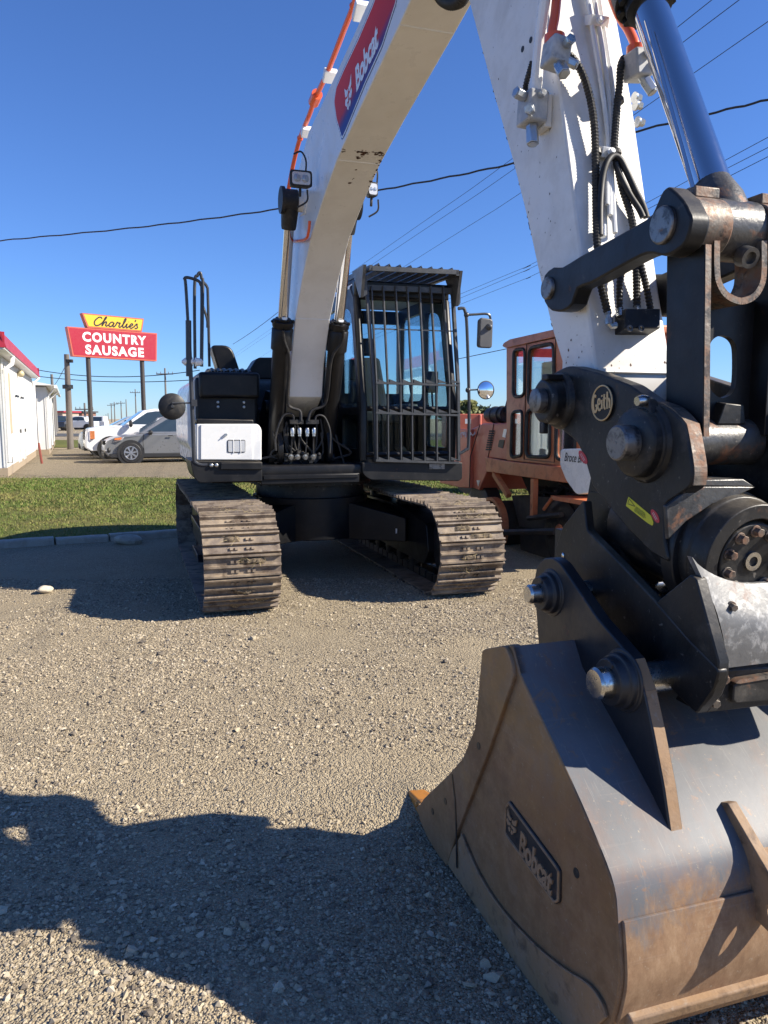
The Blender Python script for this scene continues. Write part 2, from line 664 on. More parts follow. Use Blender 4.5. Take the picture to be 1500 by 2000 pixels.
def gravel_mat(name, tone=1.0, warm=1.0, fine=120.0, far=False):
    m, nt, b = new_mat(name)
    vec = coords(nt)
    v1 = nd(nt, 'ShaderNodeTexVoronoi')
    v1.inputs['Scale'].default_value = fine
    v1.inputs['Randomness'].default_value = 1.0
    nt.links.new(vec, v1.inputs['Vector'])
    v2 = nd(nt, 'ShaderNodeTexVoronoi')
    v2.inputs['Scale'].default_value = fine * 0.43
    nt.links.new(vec, v2.inputs['Vector'])
    sep = nd(nt, 'ShaderNodeSeparateColor')
    nt.links.new(v1.outputs['Color'], sep.inputs[0])
    t = tone
    rp = ramp(nt, [(0.0, (0.10 * t, 0.08 * t, 0.057 * t)), (0.25, (0.265 * t, 0.212 * t, 0.137 * t)), (0.5, (0.375 * t, 0.303 * t, 0.20 * t)), (0.78, (0.45 * t, 0.36 * t, 0.235 * t)), (1.0, (0.64 * t, 0.555 * t, 0.40 * t))])
    nt.links.new(sep.outputs[0], rp.inputs[0])
    sand = noi(nt, vec, 1.1, 5, 0.6, 0.42, 0.62, 0.4)
    sm = nd(nt, 'ShaderNodeMath', operation='MULTIPLY')
    nt.links.new(sand, sm.inputs[0])
    sm.inputs[1].default_value = 0.7
    c = mixc(nt, sm.outputs[0], rp.outputs[0], (0.415 * t, 0.335 * t, 0.218 * t))
    dk = noi(nt, vec, 2.3, 4, 0.6, 0.52, 0.75)
    dm = nd(nt, 'ShaderNodeMath', operation='MULTIPLY')
    nt.links.new(dk, dm.inputs[0])
    dm.inputs[1].default_value = 0.4
    c = mixc(nt, dm.outputs[0], c, (0.17 * t, 0.13 * t, 0.085 * t))
    lane = coords(nt, 'Object', (1.5, 0.22, 1))
    lm = nd(nt, 'ShaderNodeMath', operation='MULTIPLY')
    nt.links.new(noi(nt, lane, 1.0, 4, 0.55, 0.42, 0.62), lm.inputs[0])
    lm.inputs[1].default_value = 0.35
    c = mixc(nt, lm.outputs[0], c, (0.38 * t, 0.30 * t, 0.19 * t))
    n2 = noi(nt, vec, 400, 2, 0.7, 0.3, 0.7)
    c = mixc(nt, 0.25, c, mixc(nt, n2, (0.1, 0.09, 0.07), (0.5, 0.42, 0.29)))
    nt.links.new(c, b.inputs['Base Color'])
    b.inputs['Roughness'].default_value = 0.92
    b.inputs['Specular IOR Level'].default_value = 0.25
    # stones: rounded height from the two cell sizes
    inv = nd(nt, 'ShaderNodeMath', operation='MULTIPLY_ADD')
    nt.links.new(v1.outputs['Distance'], inv.inputs[0])
    inv.inputs[1].default_value = -0.7
    nt.links.new(sep.outputs[1], inv.inputs[2])
    ad = nd(nt, 'ShaderNodeMath', operation='MULTIPLY_ADD')
    nt.links.new(v2.outputs['Distance'], ad.inputs[0])
    ad.inputs[1].default_value = -0.9
    nt.links.new(inv.outputs[0], ad.inputs[2])
    bump_node(nt, b, ad.outputs[0], 1.0, 0.013 if not far else 0.03)
    return m


M['gravel'] = gravel_mat('gravel')
M['lot'] = gravel_mat('parking_lot_gravel', 0.62, fine=40, far=True)


def rut(x, y):
    h = 0.012 * noise.noise(Vector((x * 0.8, y * 0.8, 0))) + 0.006 * noise.noise(Vector((x * 2.7, y * 2.7, 4))) + 0.004 * noise.noise(Vector((x * 7, y * 7, 9)))
    d = math.hypot(x - 0.16, y - 3.12)      # loose earth heaped at the bucket teeth
    h += 0.045 * math.exp(-(d / 0.16) ** 2) * (1 + 0.6 * noise.noise(Vector((x * 18, y * 18, 2))))
    return h


def build_ground():
    # one sheet to the horizon, fine near the viewer
    xs = np.concatenate([[-3000, -600, -150, -60, -30, -14], np.arange(-8, 6.01, 0.07), [9, 14, 30, 60, 150, 600, 3000]])
    ys = np.concatenate([[-400, -60, -10, -2], np.arange(0.4, 9.01, 0.07), [9.6, 10.5, 12, 16, 24, 50, 150, 600, 4000]])
    nx, ny = len(xs), len(ys)
    P = []
    for y in ys:
        for x in xs:
            z = rut(x, y) if (-7.9 < x < 5.9 and 0.45 < y < 8.9) else 0.0
            P.append((x, y, z))
    Fs = [(j * nx + i, j * nx + i + 1, (j + 1) * nx + i + 1, (j + 1) * nx + i) for j in range(ny - 1) for i in range(nx - 1)]
    me = bpy.data.meshes.new('ground')
    me.from_pydata(P, [], Fs)
    me.shade_smooth()
    me.materials.append(M['gravel'])
    o = bpy.data.objects.new('ground', me)
    col.objects.link(o)
    o['kind'] = 'structure'


build_ground()

# loose stones lying on the gravel (nobody could count them): one mesh
ICO_V = []
_ph = (1 + 5 ** 0.5) / 2
for a in (-1, 1):
    for b_ in (-_ph, _ph):
        ICO_V += [(0, a, b_), (a, b_, 0), (b_, 0, a)]
ICO_V = np.array(ICO_V) / math.sqrt(1 + _ph * _ph)
_bm = bmesh.new()
for p in ICO_V:
    _bm.verts.new(p)
_r = bmesh.ops.convex_hull(_bm, input=_bm.verts)
_bm.verts.index_update()
ICO_F = np.array([[v.index for v in f.verts] for f in _bm.faces])
ICO_V = np.array([v.co[:] for v in _bm.verts])
_bm.free()


OCT_V = np.array([(1, 0, 0), (-1, 0, 0), (0, 1, 0), (0, -1, 0), (0, 0, 1), (0, 0, -1)], float)
OCT_F = np.array([(0, 2, 4), (2, 1, 4), (1, 3, 4), (3, 0, 4), (2, 0, 5), (1, 2, 5), (3, 1, 5), (0, 3, 5)])


def stone_field(name, n, xr, yr, sz, mat, seed, BV, BF):
    r = np.random.default_rng(seed)
    P = []
    while len(P) < n:
        x = r.uniform(*xr, n)
        y = yr[0] + (yr[1] - yr[0]) * r.random(n) ** 1.25
        for a, b_ in zip(x, y):
            if abs(a + 0.05) > 0.56 * b_ + 0.5:
                continue
            d = 1.3 * noise.noise(Vector((a * 1.1, b_ * 1.1, 3))) + 0.5 * noise.noise(Vector((a * 4, b_ * 4, 8)))
            if r.random() < 0.5 + 1.0 * d:
                P.append((a, b_))
                if len(P) >= n:
                    break
    P = np.array(P)
    s = np.clip(r.lognormal(math.log(sz), 0.5, n), sz * 0.35, sz * 3.6)
    nv = len(BV)
    V_ = BV[None] * (1 + 0.22 * r.standard_normal((n, nv, 1)))
    ax = np.stack([np.ones(n), r.uniform(0.6, 1, n), r.uniform(0.4, 0.75, n)], 1)
    V_ = V_ * ax[:, None, :] * s[:, None, None]
    an = r.uniform(0, 2 * math.pi, n)
    ti = r.normal(0, 0.3, n)
    ca, sa, ct, st = np.cos(an), np.sin(an), np.cos(ti), np.sin(ti)
    x, y, z = V_[..., 0], V_[..., 1], V_[..., 2]
    y, z = y * ct[:, None] - z * st[:, None], y * st[:, None] + z * ct[:, None]
    x, y = x * ca[:, None] - y * sa[:, None], x * sa[:, None] + y * ca[:, None]
    gz = np.array([rut(a, b_) for a, b_ in P])
    V_ = np.stack([x + P[:, 0:1], y + P[:, 1:2], z + (gz + s * 0.22)[:, None]], 2).reshape(-1, 3)
    F_ = (BF[None] + (np.arange(n) * nv)[:, None, None]).reshape(-1, 3)
    me = bpy.data.meshes.new(name)
    me.vertices.add(len(V_))
    me.vertices.foreach_set('co', V_.astype(np.float32).ravel())
    me.loops.add(F_.size)
    me.loops.foreach_set('vertex_index', F_.astype(np.int32).ravel())
    me.polygons.add(len(F_))
    me.polygons.foreach_set('loop_start', np.arange(0, F_.size, 3, dtype=np.int32))
    me.polygons.foreach_set('loop_total', np.full(len(F_), 3, dtype=np.int32))
    me.update(calc_edges=True)
    me.shade_flat()
    me.materials.append(mat)
    o = bpy.data.objects.new(name, me)
    col.objects.link(o)
    o['kind'] = 'stuff'
    return o


def pebble_mat():
    m, nt, b = new_mat('pebble_stone')
    ge = nd(nt, 'ShaderNodeNewGeometry')
    rp = ramp(nt, [(0.0, (0.08, 0.066, 0.052)), (0.2, (0.18, 0.14, 0.095)), (0.45, (0.38, 0.31, 0.205)), (0.66, (0.46, 0.38, 0.255)), (0.8, (0.28, 0.235, 0.175)), (0.94, (0.50, 0.42, 0.29)), (1.0, (0.58, 0.5, 0.38))])
    nt.links.new(ge.outputs['Random Per Island'], rp.inputs[0])
    n = noi(nt, coords(nt), 240, 3, 0.6, 0.3, 0.7)
    c = mixc(nt, 0.2, rp.outputs[0], mixc(nt, n, (0.12, 0.1, 0.08), (0.5, 0.44, 0.35)))
    nt.links.new(c, b.inputs['Base Color'])
    b.inputs['Roughness'].default_value = 0.85
    b.inputs['Specular IOR Level'].default_value = 0.3
    return m


M['pebble'] = pebble_mat()
stone_field('loose_gravel', 190000, (-4.2, 4.0), (1.3, 7.6), 0.0039, M['pebble'], 11, OCT_V * 1.2, OCT_F)
stone_field('coarse_gravel', 350, (-3.4, 3.4), (1.3, 6.8), 0.0085, M['pebble'], 12, ICO_V, ICO_F)
stone_field('medium_gravel', 6500, (-3.8, 3.6), (1.3, 6.8), 0.0060, M['pebble'], 13, ICO_V, ICO_F)

# one pale stone at the edge of the machine's shadow, and a few darker ones
def rock(name, x, y, r, label, seed, sc=(1, 0.7, 0.5), m=None):
    mb = MB()
    mb.ball((0, 0, 0), r, 14, 9, sc)
    rr_ = random.Random(seed)
    off = Vector((rr_.random() * 9, rr_.random() * 9, 0))
    mb.v = [p * (1 + 0.25 * noise.noise(p / r * 1.4 + off)) for p in mb.v]
    g = gnd(x, y)
    o = mb.build(name, m or M['palestone'], smooth=50)
    o.location = (g.x, g.y, r * sc[2] * 0.7)
    o.rotation_euler = (0, 0.1, rr_.random() * 3)
    return tag(o, label, 'rock')


M['palestone'] = paint('pale_stone', (0.52, 0.46, 0.36), 0.85, layers=[((0.3, 0.26, 0.2), 20, 0.5, 0.65, 0.6)], bump=0.6, bscale=40)
rock('rock', 90, 1156, 0.085, 'pale flat rock lying at the edge of the excavator shadow', 3, (1, 0.62, 0.42))

# ------------------------------------------------------------------ grass strip and kerb
M['turf'] = None


def turf_mat():
    m, nt, b = new_mat('turf')
    vec = coords(nt)
    n1 = noi(nt, vec, 0.55, 5, 0.65, 0.35, 0.65)
    n2 = noi(nt, vec, 14, 4, 0.7, 0.35, 0.65)
    c = mixc(nt, n2, (0.07, 0.10, 0.022), (0.11, 0.14, 0.036))
    c = mixc(nt, n1, c, (0.15, 0.135, 0.05))
    nt.links.new(c, b.inputs['Base Color'])
    b.inputs['Roughness'].default_value = 0.95
    b.inputs['Specular IOR Level'].default_value = 0.1
    bump_node(nt, b, n2, 0.6, 0.03)
    return m


M['turf'] = turf_mat()
KA, KD = Vector((-4.8, 9.47, 0)), Vector((1.86, 0.92, 0)).normalized()


def kpt(s, off=0.0, z=0.0):
    return KA + KD * s + Vector((-KD.y, KD.x, 0)) * off + Vector((0, 0, z))


GFAR = 20.6


def build_grass():
    near = [kpt(-14, 0.1), kpt(16, 0.1)]
    lawn = MB()
    N_ = 60
    top = []
    bot = []
    for i in range(N_ + 1):
        p = kpt(-14 + 56 * i / N_, 0.1)
        bot.append(Vector((p.x, p.y, 0.05)))
        yf = GFAR + 0.5 * noise.noise(Vector((p.x * 0.5, 0, 0))) + 0.25 * noise.noise(Vector((p.x * 2.1, 5, 0)))
        top.append(Vector((p.x, max(yf, p.y + 4.0), 0.03)))
    lawn.add(bot + top, [(i, i + 1, N_ + 2 + i, N_ + 1 + i) for i in range(N_)])
    o = lawn.build('lawn', M['turf'], smooth=0)
    o['kind'] = 'structure'
    # blades
    r = np.random.default_rng(5)
    n = 130000
    x = r.uniform(-13, 6, n)
    y = r.uniform(7.5, 21.2, n)
    kx = (x - KA.x) * -KD.y + (y - KA.y) * KD.x
    vis = (kx > 0.16) & (x / y > -0.58) & (x / y < 0.35)
    fade = np.clip((GFAR + 0.2 - y) / 2.2, 0, 1)
    dens = np.array([0.75 + 0.5 * noise.noise(Vector((a * 0.9, b_ * 0.9, 1))) for a, b_ in zip(x, y)])
    vis &= r.random(n) < (0.15 + 0.85 * fade) * dens
    x, y = x[vis], y[vis]
    n = len(x)
    h = r.uniform(0.014, 0.042, n) * (0.7 + 0.5 * fade[vis])
    an = r.uniform(0, 2 * math.pi, n)
    w = r.uniform(0.003, 0.007, n) + 0.0004 * y
    lx, ly = r.normal(0, 0.5, n) * h, r.normal(0, 0.5, n) * h
    z0 = np.full(n, 0.04)
    A = np.stack([x - w * np.cos(an), y - w * np.sin(an), z0], 1)
    B = np.stack([x + w * np.cos(an), y + w * np.sin(an), z0], 1)
    C_ = np.stack([x + lx, y + ly, z0 + h], 1)
    P = np.stack([A, B, C_], 1).reshape(-1, 3)
    me = bpy.data.meshes.new('grass')
    me.from_pydata(P.tolist(), [], [(3 * i, 3 * i + 1, 3 * i + 2) for i in range(n)])
    m, nt, b = new_mat('grass_blade')
    ge = nd(nt, 'ShaderNodeNewGeometry')
    rp = ramp(nt, [(0, (0.085, 0.135, 0.026)), (0.5, (0.13, 0.185, 0.04)), (0.8, (0.17, 0.18, 0.05)), (1, (0.33, 0.27, 0.12))])
    nt.links.new(ge.outputs['Random Per Island'], rp.inputs[0])
    n1 = noi(nt, coords(nt), 0.55, 5, 0.65, 0.46, 0.74)
    c = mixc(nt, n1, rp.outputs[0], (0.24, 0.21, 0.075))
    nt.links.new(c, b.inputs['Base Color'])
    b.inputs['Roughness'].default_value = 0.8
    b.inputs['Specular IOR Level'].default_value = 0.15
    me.materials.append(m)
    o = bpy.data.objects.new('grass', me)
    col.objects.link(o)
    o['kind'] = 'stuff'


build_grass()
M['concrete'] = paint('kerb_concrete', (0.33, 0.31, 0.26), 0.85, layers=[((0.2, 0.18, 0.15), 6, 0.45, 0.65, 0.6), ((0.45, 0.42, 0.36), 30, 0.55, 0.7, 0.5)], bump=0.7, bscale=60)
kerb = thing('kerb', None, None, (KA.x, KA.y, 0))
kerb['kind'] = 'structure'
s = -7.2
k = 0
rk = random.Random(4)
while s < 41:
    ln = [1.5, 1.45, 0.62, 1.5][k % 4] * rk.uniform(0.9, 1.1)
    short = (k == 5)
    mb = MB()
    hgt = 0.085 + rk.uniform(-0.012, 0.012)
    prof = round_poly([(-0.09, -0.06), (-0.075, hgt), (0.1, hgt), (0.11, -0.06)], [0, 0.03, 0.03, 0], 3)
    tl = rk.uniform(-0.012, 0.012)
    nseg = 6
    rings = []
    for i in range(nseg + 1):
        q = s + 0.012 + (ln - 0.024) * i / nseg
        rings.append([kpt(q, a + tl * (i - 3) / 3 + 0.006 * noise.noise(Vector((q * 4, b_ * 9, 3))), b_ + (0.008 * noise.noise(Vector((q * 3, a * 20, 1))) if b_ > 0 else 0)) - KA for a, b_ in prof])
    nP = len(prof)
    vs_ = [p for rg in rings for p in rg]
    fs = [(i * nP + j, i * nP + (j + 1) % nP, (i + 1) * nP + (j + 1) % nP, (i + 1) * nP + j) for i in range(nseg) for j in range(nP)]
    fs += [tuple(range(nP)), tuple(range(nseg * nP, (nseg + 1) * nP))]
    mb.add(vs_, fs)
    mb.build('kerb_stone', M['concrete'], kerb, smooth=40)
    s += ln
    k += 1
# broken lump in the gap of the kerb
mb = MB()
mb.ball((0, 0, 0), 0.15, 12, 8, (1.3, 0.8, 0.5))
mb.v = [p * (1 + 0.35 * noise.noise(p * 9)) for p in mb.v]
o = mb.build('concrete_lump', M['concrete'], smooth=25)
o.location = gnd(254, 1062)
o.location.z = 0.05
tag(o, 'broken concrete lump lying in front of the kerb', 'rubble')

# parking lot beyond the grass, far lawn and road
lot = MB()
lot.add([(-70, GFAR - 0.9, 0.012), (60, GFAR - 0.9, 0.012), (60, 41, 0.012), (-70, 41, 0.012)], [(0, 1, 2, 3)])
o = lot.build('parking_lot', M['lot'], smooth=0)
o['kind'] = 'structure'
fl = MB()
fl.add([(-200, 43, 0.02), (200, 43, 0.02), (200, 58, 0.02), (-200, 58, 0.02)], [(0, 1, 2, 3)])
o = fl.build('far_lawn', M['turf'], smooth=0)
o['kind'] = 'structure'
M['asphalt'] = paint('asphalt', (0.06, 0.06, 0.058), 0.9, layers=[((0.1, 0.095, 0.09), 3, 0.4, 0.7, 0.6)])
rd = MB()
rd.add([(-200, 70, 0.02), (200, 70, 0.02), (200, 84, 0.02), (-200, 84, 0.02)], [(0, 1, 2, 3)])
o = rd.build('road', M['asphalt'], smooth=0)
o['kind'] = 'structure'
# ================================================================== EXCAVATOR
exc = thing('excavator', 'white tracked excavator with black caged cab, long boom and rusty bucket', 'excavator', tuple(ORG0), TH)
VC = -0.29            # lateral plane of boom, arm and bucket
TC = -0.075           # lateral centre of the undercarriage


# ------------------------------------------------------------------ tracks
TRK_R, TRK_A, TRK_B = 0.392, 1.70, -1.55


def track_path(s, L0=None):
    """arc length -> (u, w, tangent angle) along the loop, starting at the bottom rear and running forward"""
    straight = TRK_A - TRK_B
    arc = math.pi * TRK_R
    per = 2 * (straight + arc)
    s %= per
    cz = TRK_R + 0.035
    if s < straight:
        return TRK_B + s, cz - TRK_R, 0.0
    s -= straight
    if s < arc:
        a = s / TRK_R
        return TRK_A + TRK_R * math.sin(a), cz - TRK_R * math.cos(a), a
    s -= arc
    if s < straight:
        sag = -0.012 * math.sin(math.pi * 2 * s / straight) ** 2
        return TRK_A - s, cz + TRK_R + sag, math.pi
    s -= straight
    a = s / TRK_R
    return TRK_B - TRK_R * math.sin(a), cz + TRK_R * math.cos(a), math.pi + a


PER = 2 * (TRK_A - TRK_B + math.pi * TRK_R)
NSH = 52
PIT = PER / NSH


def shoe_mesh():
    mb = MB()
    h = PIT / 2
    gr = 0.030
    prof = [(-h - 0.012, 0.0), (h - 0.012, 0.0), (h + 0.006, 0.006), (h + 0.004, 0.012 + gr), (h - 0.010, 0.012 + gr), (h - 0.018, 0.014),
            (0.014, 0.012), (0.008, 0.012 + gr * 0.85), (-0.006, 0.012 + gr * 0.85), (-0.012, 0.012),
            (-h + 0.026, 0.012), (-h + 0.018, 0.012 + gr), (-h + 0.004, 0.012 + gr), (-h - 0.002, 0.012)]
    W = 0.305
    prof = [(a, -b_) for a, b_ in prof]
    mb.prism([Vector((-W, -a, b_)) for a, b_ in prof], [Vector((W, -a, b_)) for a, b_ in prof])
    for x in (-0.085, -0.045, 0.045, 0.085):
        for y in (-0.038, 0.04):
            mb.box((x, y, -0.018), (0.024, 0.022, 0.018))
    return mb.mesh('track_shoe', M['track'], smooth=0)


SHOE = shoe_mesh()
DIRT_MB = {}


def build_track(vc, label, side, seed):
    rr_ = random.Random(seed)
    t = bpy.data.objects.new('track', None)
    col.objects.link(t)
    t.parent = exc
    t.location = (vc, 0, 0)
    t['label'] = label
    for i in range(NSH):
        u, w, a = track_path((i + 0.5) * PIT)
        o = bpy.data.objects.new('track_shoe', SHOE)
        col.objects.link(o)
        o.parent = t
        o.location = (rr_.uniform(-0.004, 0.004), -u, w)
        o.rotation_euler = (-a, 0, rr_.uniform(-0.004, 0.004))
    # chain links under the shoes, one joined part
    mb = MB()
    for i in range(NSH):
        u, w, a = track_path((i + 0.5) * PIT)
        rot = Matrix.Rotation(-a, 3, 'X')
        for x in (-0.075, 0.075):
            c = Vector((x, -u, w)) + rot @ Vector((0, 0, 0.04))
            mb.box(c, (0.035, PIT * 0.86, 0.075), rot)
    mb.build('track_chain', M['coupler'], t, smooth=0)['kind'] = 'stuff'
    # frame, rollers, idler, sprocket
    cz = TRK_R + 0.035
    mb = MB()
    mb.lat(round_poly([(-1.25, 0.24), (1.30, 0.2), (1.42, 0.33), (1.36, 0.6), (0.6, 0.70), (-0.9, 0.70), (-1.2, 0.58)], 0.04, 3), -0.15, 0.15)
    mb.mbox(-0.4, 0.9, side * 0.15, side * 0.22, 0.5, 0.56)
    mb.build('track_frame', M['black'], t, bevel=0.006)
    mb = MB()
    mb.lat(round_poly([(0.35, 0.30), (1.1, 0.30), (1.02, 0.36), (0.42, 0.36)], 0.01, 2), side * 0.155, side * 0.27)
    mb.mbox(0.3, 1.25, side * 0.16, side * 0.2, 0.34, 0.50)
    mb.build('track_guard', M['black'], t, bevel=0.004)
    for u in (-1.0, -0.62, -0.24, 0.14, 0.52, 0.9):
        mb = MB()
        mb.lathe((-0.14, -u, 0.2), (0.14, -u, 0.2), [(0, 0.055), (0.03, 0.085), (0.2, 0.085), (0.22, 0.07), (0.78, 0.07), (0.8, 0.085), (0.97, 0.085), (1, 0.055)], 20)
        mb.build('track_roller', M['coupler'], t)
    for u in (-0.5, 0.45):
        mb = MB()
        mb.lathe((-0.13, -u, 0.72), (0.13, -u, 0.72), [(0, 0.04), (0.05, 0.06), (0.95, 0.06), (1, 0.04)], 18)
        mb.build('carrier_roller', M['coupler'], t)
    mb = MB()
    mb.lathe((-0.11, -TRK_A, cz), (0.11, -TRK_A, cz), [(0, 0.06), (0.02, 0.2), (0.1, 0.32), (0.2, 0.335), (0.25, 0.29), (0.75, 0.29), (0.8, 0.335), (0.9, 0.32), (0.98, 0.2), (1, 0.06)], 36)
    mb.build('idler', M['coupler'], t)
    mb = MB()
    mb.lathe((-0.13, -TRK_B, cz), (0.13, -TRK_B, cz), [(0, 0.08), (0.05, 0.2), (0.3, 0.24), (0.35, 0.3), (0.65, 0.3), (0.7, 0.24), (0.95, 0.2), (1, 0.08)], 30)
    for k in range(21):
        a = 2 * math.pi * k / 21
        mb.box((0, -TRK_B + 0.32 * math.sin(a), cz + 0.32 * math.cos(a)), (0.07, 0.035, 0.06), Matrix.Rotation(-a, 3, 'X'))
    for k in range(12):
        a = 2 * math.pi * k / 12
        c = Vector((side * 0.13, -TRK_B + 0.15 * math.sin(a), cz + 0.15 * math.cos(a)))
        mb.hexbolt(c, (side, 0, 0), 0.012, 0.012)
    mb.build('sprocket', M['coupler'], t)
    # dried mud packed between the grousers of the front shoes
    mb = MB()
    sd = MB()
    pick = [k_ for k_ in range(NSH) if track_path((k_ + 0.5) * PIT)[0] > 0.2 and track_path((k_ + 0.5) * PIT)[1] > 0.07]
    for i in pick:
        u, w, a = track_path((i + 0.5) * PIT)
        rot = Matrix.Rotation(-a, 3, 'X')
        for half in (-1, 1):
            if rr_.random() < 0.22:
                continue
            x0, x1 = sorted((rr_.uniform(-0.24, 0.26), rr_.uniform(-0.24, 0.26)))
            if x1 - x0 < 0.1:
                x1 = x0 + 0.14
            nx_, ny_ = max(6, int((x1 - x0) / 0.011)), 7
            g = []
            yc = half * PIT * 0.23
            for iy in range(ny_ + 1):
                for ix in range(nx_ + 1):
                    fx, fy = ix / nx_, iy / ny_
                    x = x0 + (x1 - x0) * fx
                    y = yc + (fy - 0.5) * PIT * 0.38
                    e = min(1, 4.5 * min(fx, 1 - fx)) * min(1, 3.5 * min(fy, 1 - fy))
                    hgt = e * (0.024 + 0.015 * noise.noise(Vector((x * 28, y * 28 + i * 3, seed))) + 0.008 * noise.noise(Vector((x * 90, y * 90, seed + i)))) - 0.004
                    g.append(Vector((0, -u, w)) + rot @ Vector((x, -y, -0.012 - hgt)))
            mb.add(g, [(iy * (nx_ + 1) + ix, iy * (nx_ + 1) + ix + 1, (iy + 1) * (nx_ + 1) + ix + 1, (iy + 1) * (nx_ + 1) + ix) for iy in range(ny_) for ix in range(nx_)])
            for q in range(rr_.randint(3, 14)):
                x = rr_.uniform(x0, x1)
                y = yc + rr_.uniform(-0.5, 0.5) * PIT * 0.4
                c = Vector((0, -u, w)) + rot @ Vector((x, -y, -0.03))
                d = (rot @ Vector((rr_.gauss(0, 1), rr_.gauss(0, 1), rr_.gauss(-0.15, 0.4)))).normalized() * rr_.uniform(0.015, 0.05)
                sd.tube([c - d, c + rot @ Vector((0, 0, -0.004)), c + d], 0.0011, 3, caps=False)
    mb.build('mud', M['dirt'], t, smooth=60)['kind'] = 'stuff'
    sd.build('straw', M['straw'], t, smooth=0)['kind'] = 'stuff'
    return t


build_track(TC - 1.02, 'muddy crawler track on the white tool box side', -1, 21)
build_track(TC + 0.975, 'muddy crawler track below the cab', 1, 22)

# ------------------------------------------------------------------ car body between the tracks
mb = MB()
legs = [[(-0.1, 0.36), (0.62, 0.36), (1.02, 0.40), (1.02, 0.62), (0.72, 0.68), (0.35, 0.76), (-0.1, 0.78)]]
for s_ in (-1, 1):
    for s2 in (-1, 1):
        # each X leg: a box beam from the hub to the track frame
        A0, A1 = Vector((TC, 0, 0.42)), Vector((TC + s_ * 0.92, -s2 * 0.72, 0.42))
        d = (A1 - A0).normalized()
        n_ = Vector((-d.y, d.x, 0))
        L_ = (A1 - A0).length
        vs_ = []
        for t_, wd, z0, z1 in ((0.0, 0.30, 0.36, 0.78), (0.5, 0.26, 0.36, 0.74), (1.0, 0.22, 0.36, 0.60)):
            c = A0 + d * L_ * t_
            vs_ += [c + n_ * wd + Vector((0, 0, z0 - 0.42)), c - n_ * wd + Vector((0, 0, z0 - 0.42)), c - n_ * wd + Vector((0, 0, z1 - 0.42)), c + n_ * wd + Vector((0, 0, z1 - 0.42))]
        fs = [(0, 1, 2, 3), (8, 9, 10, 11)]
        for i in range(2):
            for j in range(4):
                fs.append((i * 4 + j, i * 4 + (j + 1) % 4, (i + 1) * 4 + (j + 1) % 4, (i + 1) * 4 + j))
        mb.add(vs_, fs)
mb.cyl((TC, 0, 0.37), (TC, 0, 0.80), 0.62, n=40)
mb.build('car_body', M['black'], exc, bevel=0.008)
mb = MB()
mb.cyl((TC, 0, 0.80), (TC, 0, 0.93), 0.58, n=48)
mb.cyl((TC, 0, 0.93), (TC, 0, 0.985), 0.66, n=48)
for k in range(30):
    a = 2 * math.pi * k / 30
    mb.cyl((TC + 0.63 * math.cos(a), 0.63 * math.sin(a), 0.915), (TC + 0.63 * math.cos(a), 0.63 * math.sin(a), 0.932), 0.014, n=6)
mb.build('swing_bearing', M['coupler'], exc)
mb = MB()
mb.box((0.62, -0.86, 0.47), (0.016, 0.002, 0.05))
mb.build('sticker', M['white_clean'], exc)

# ------------------------------------------------------------------ upper frame
mb = MB()
mb.lat(round_poly([(-2.0, 1.0), (0.86, 1.0), (0.92, 1.06), (0.92, 1.16), (-2.0, 1.16)], 0.02, 2), -1.2, 1.2)
mb.mbox(0.3, 0.97, -0.76, 0.2, 0.985, 1.075)
mb.mbox(0.93, 0.985, -0.74, 0.18, 1.03, 1.07)
mb.build('revolving_frame', M['black'], exc, bevel=0.006)
mb = MB()      # two cheek plates that carry the boom foot
for v0, v1 in ((-0.56, -0.51), (-0.07, -0.02)):
    mb.mark()
    mb.lat(round_poly([(-0.9, 1.16), (0.78, 1.16), (0.82, 1.34), (0.45, 1.86), (0.1, 1.9), (-0.6, 1.5)], 0.08, 4), v0, v1)
mb.cyl(V(0.28, -0.6, 1.72), V(0.28, 0.02, 1.72), 0.07, n=18)
mb.build('boom_bracket', M['black'], exc, bevel=0.005)
mb = MB()      # engine compartment behind, counterweight
mb.mbox(-1.75, -0.35, -1.22, 1.22, 1.16, 1.72)
mb.build('engine_bay', M['black'], exc, bevel=0.02)
mb = MB()
cw = []
for k in range(13):
    a = math.pi * k / 12
    cw.append((-1.4 - 1.25 * math.sin(a) ** 0.8, -1.24 * math.cos(a)))
mb.prism([V(u, v, 1.06) for u, v in cw], [V(u, v, 1.92) for u, v in cw])
mb.build('counterweight', M['white'], exc, bevel=0.03)
mb = MB()
mb.lat(round_poly([(-1.7, 1.7), (-0.62, 1.7), (-0.68, 2.12), (-1.0, 2.18), (-1.7, 2.14)], [0, 0.02, 0.15, 0.1, 0.1], 4), -1.05, -0.62)
mb.mark()
mb.lat(round_poly([(-1.9, 1.7), (-0.5, 1.7), (-0.55, 2.0), (-0.8, 2.06), (-1.9, 2.02)], [0, 0.02, 0.1, 0.1, 0.1], 4), -0.62, 0.16)
mb.build('engine_hood', M['satin_black'], exc, bevel=0.03)
mb = MB()      # black rear hump (exhaust cover)
b0 = fr(-1.2, [(430, 735), (412, 674), (420, 669), (452, 674), (472, 735)])
mb.fro(round_poly([b0[0], b0[1], b0[3], b0[4]], [0, 0.05, 0.12, 0], 5), -1.2, -1.55)
mb.mark()
b1 = fr(-1.0, [(476, 740), (500, 702), (506, 698), (560, 698), (560, 740)])
mb.fro(round_poly(b1, [0, 0.04, 0.04, 0.02, 0], 3), -1.0, -1.4)
mb.build('exhaust_cover', M['black'], exc, bevel=0.02)

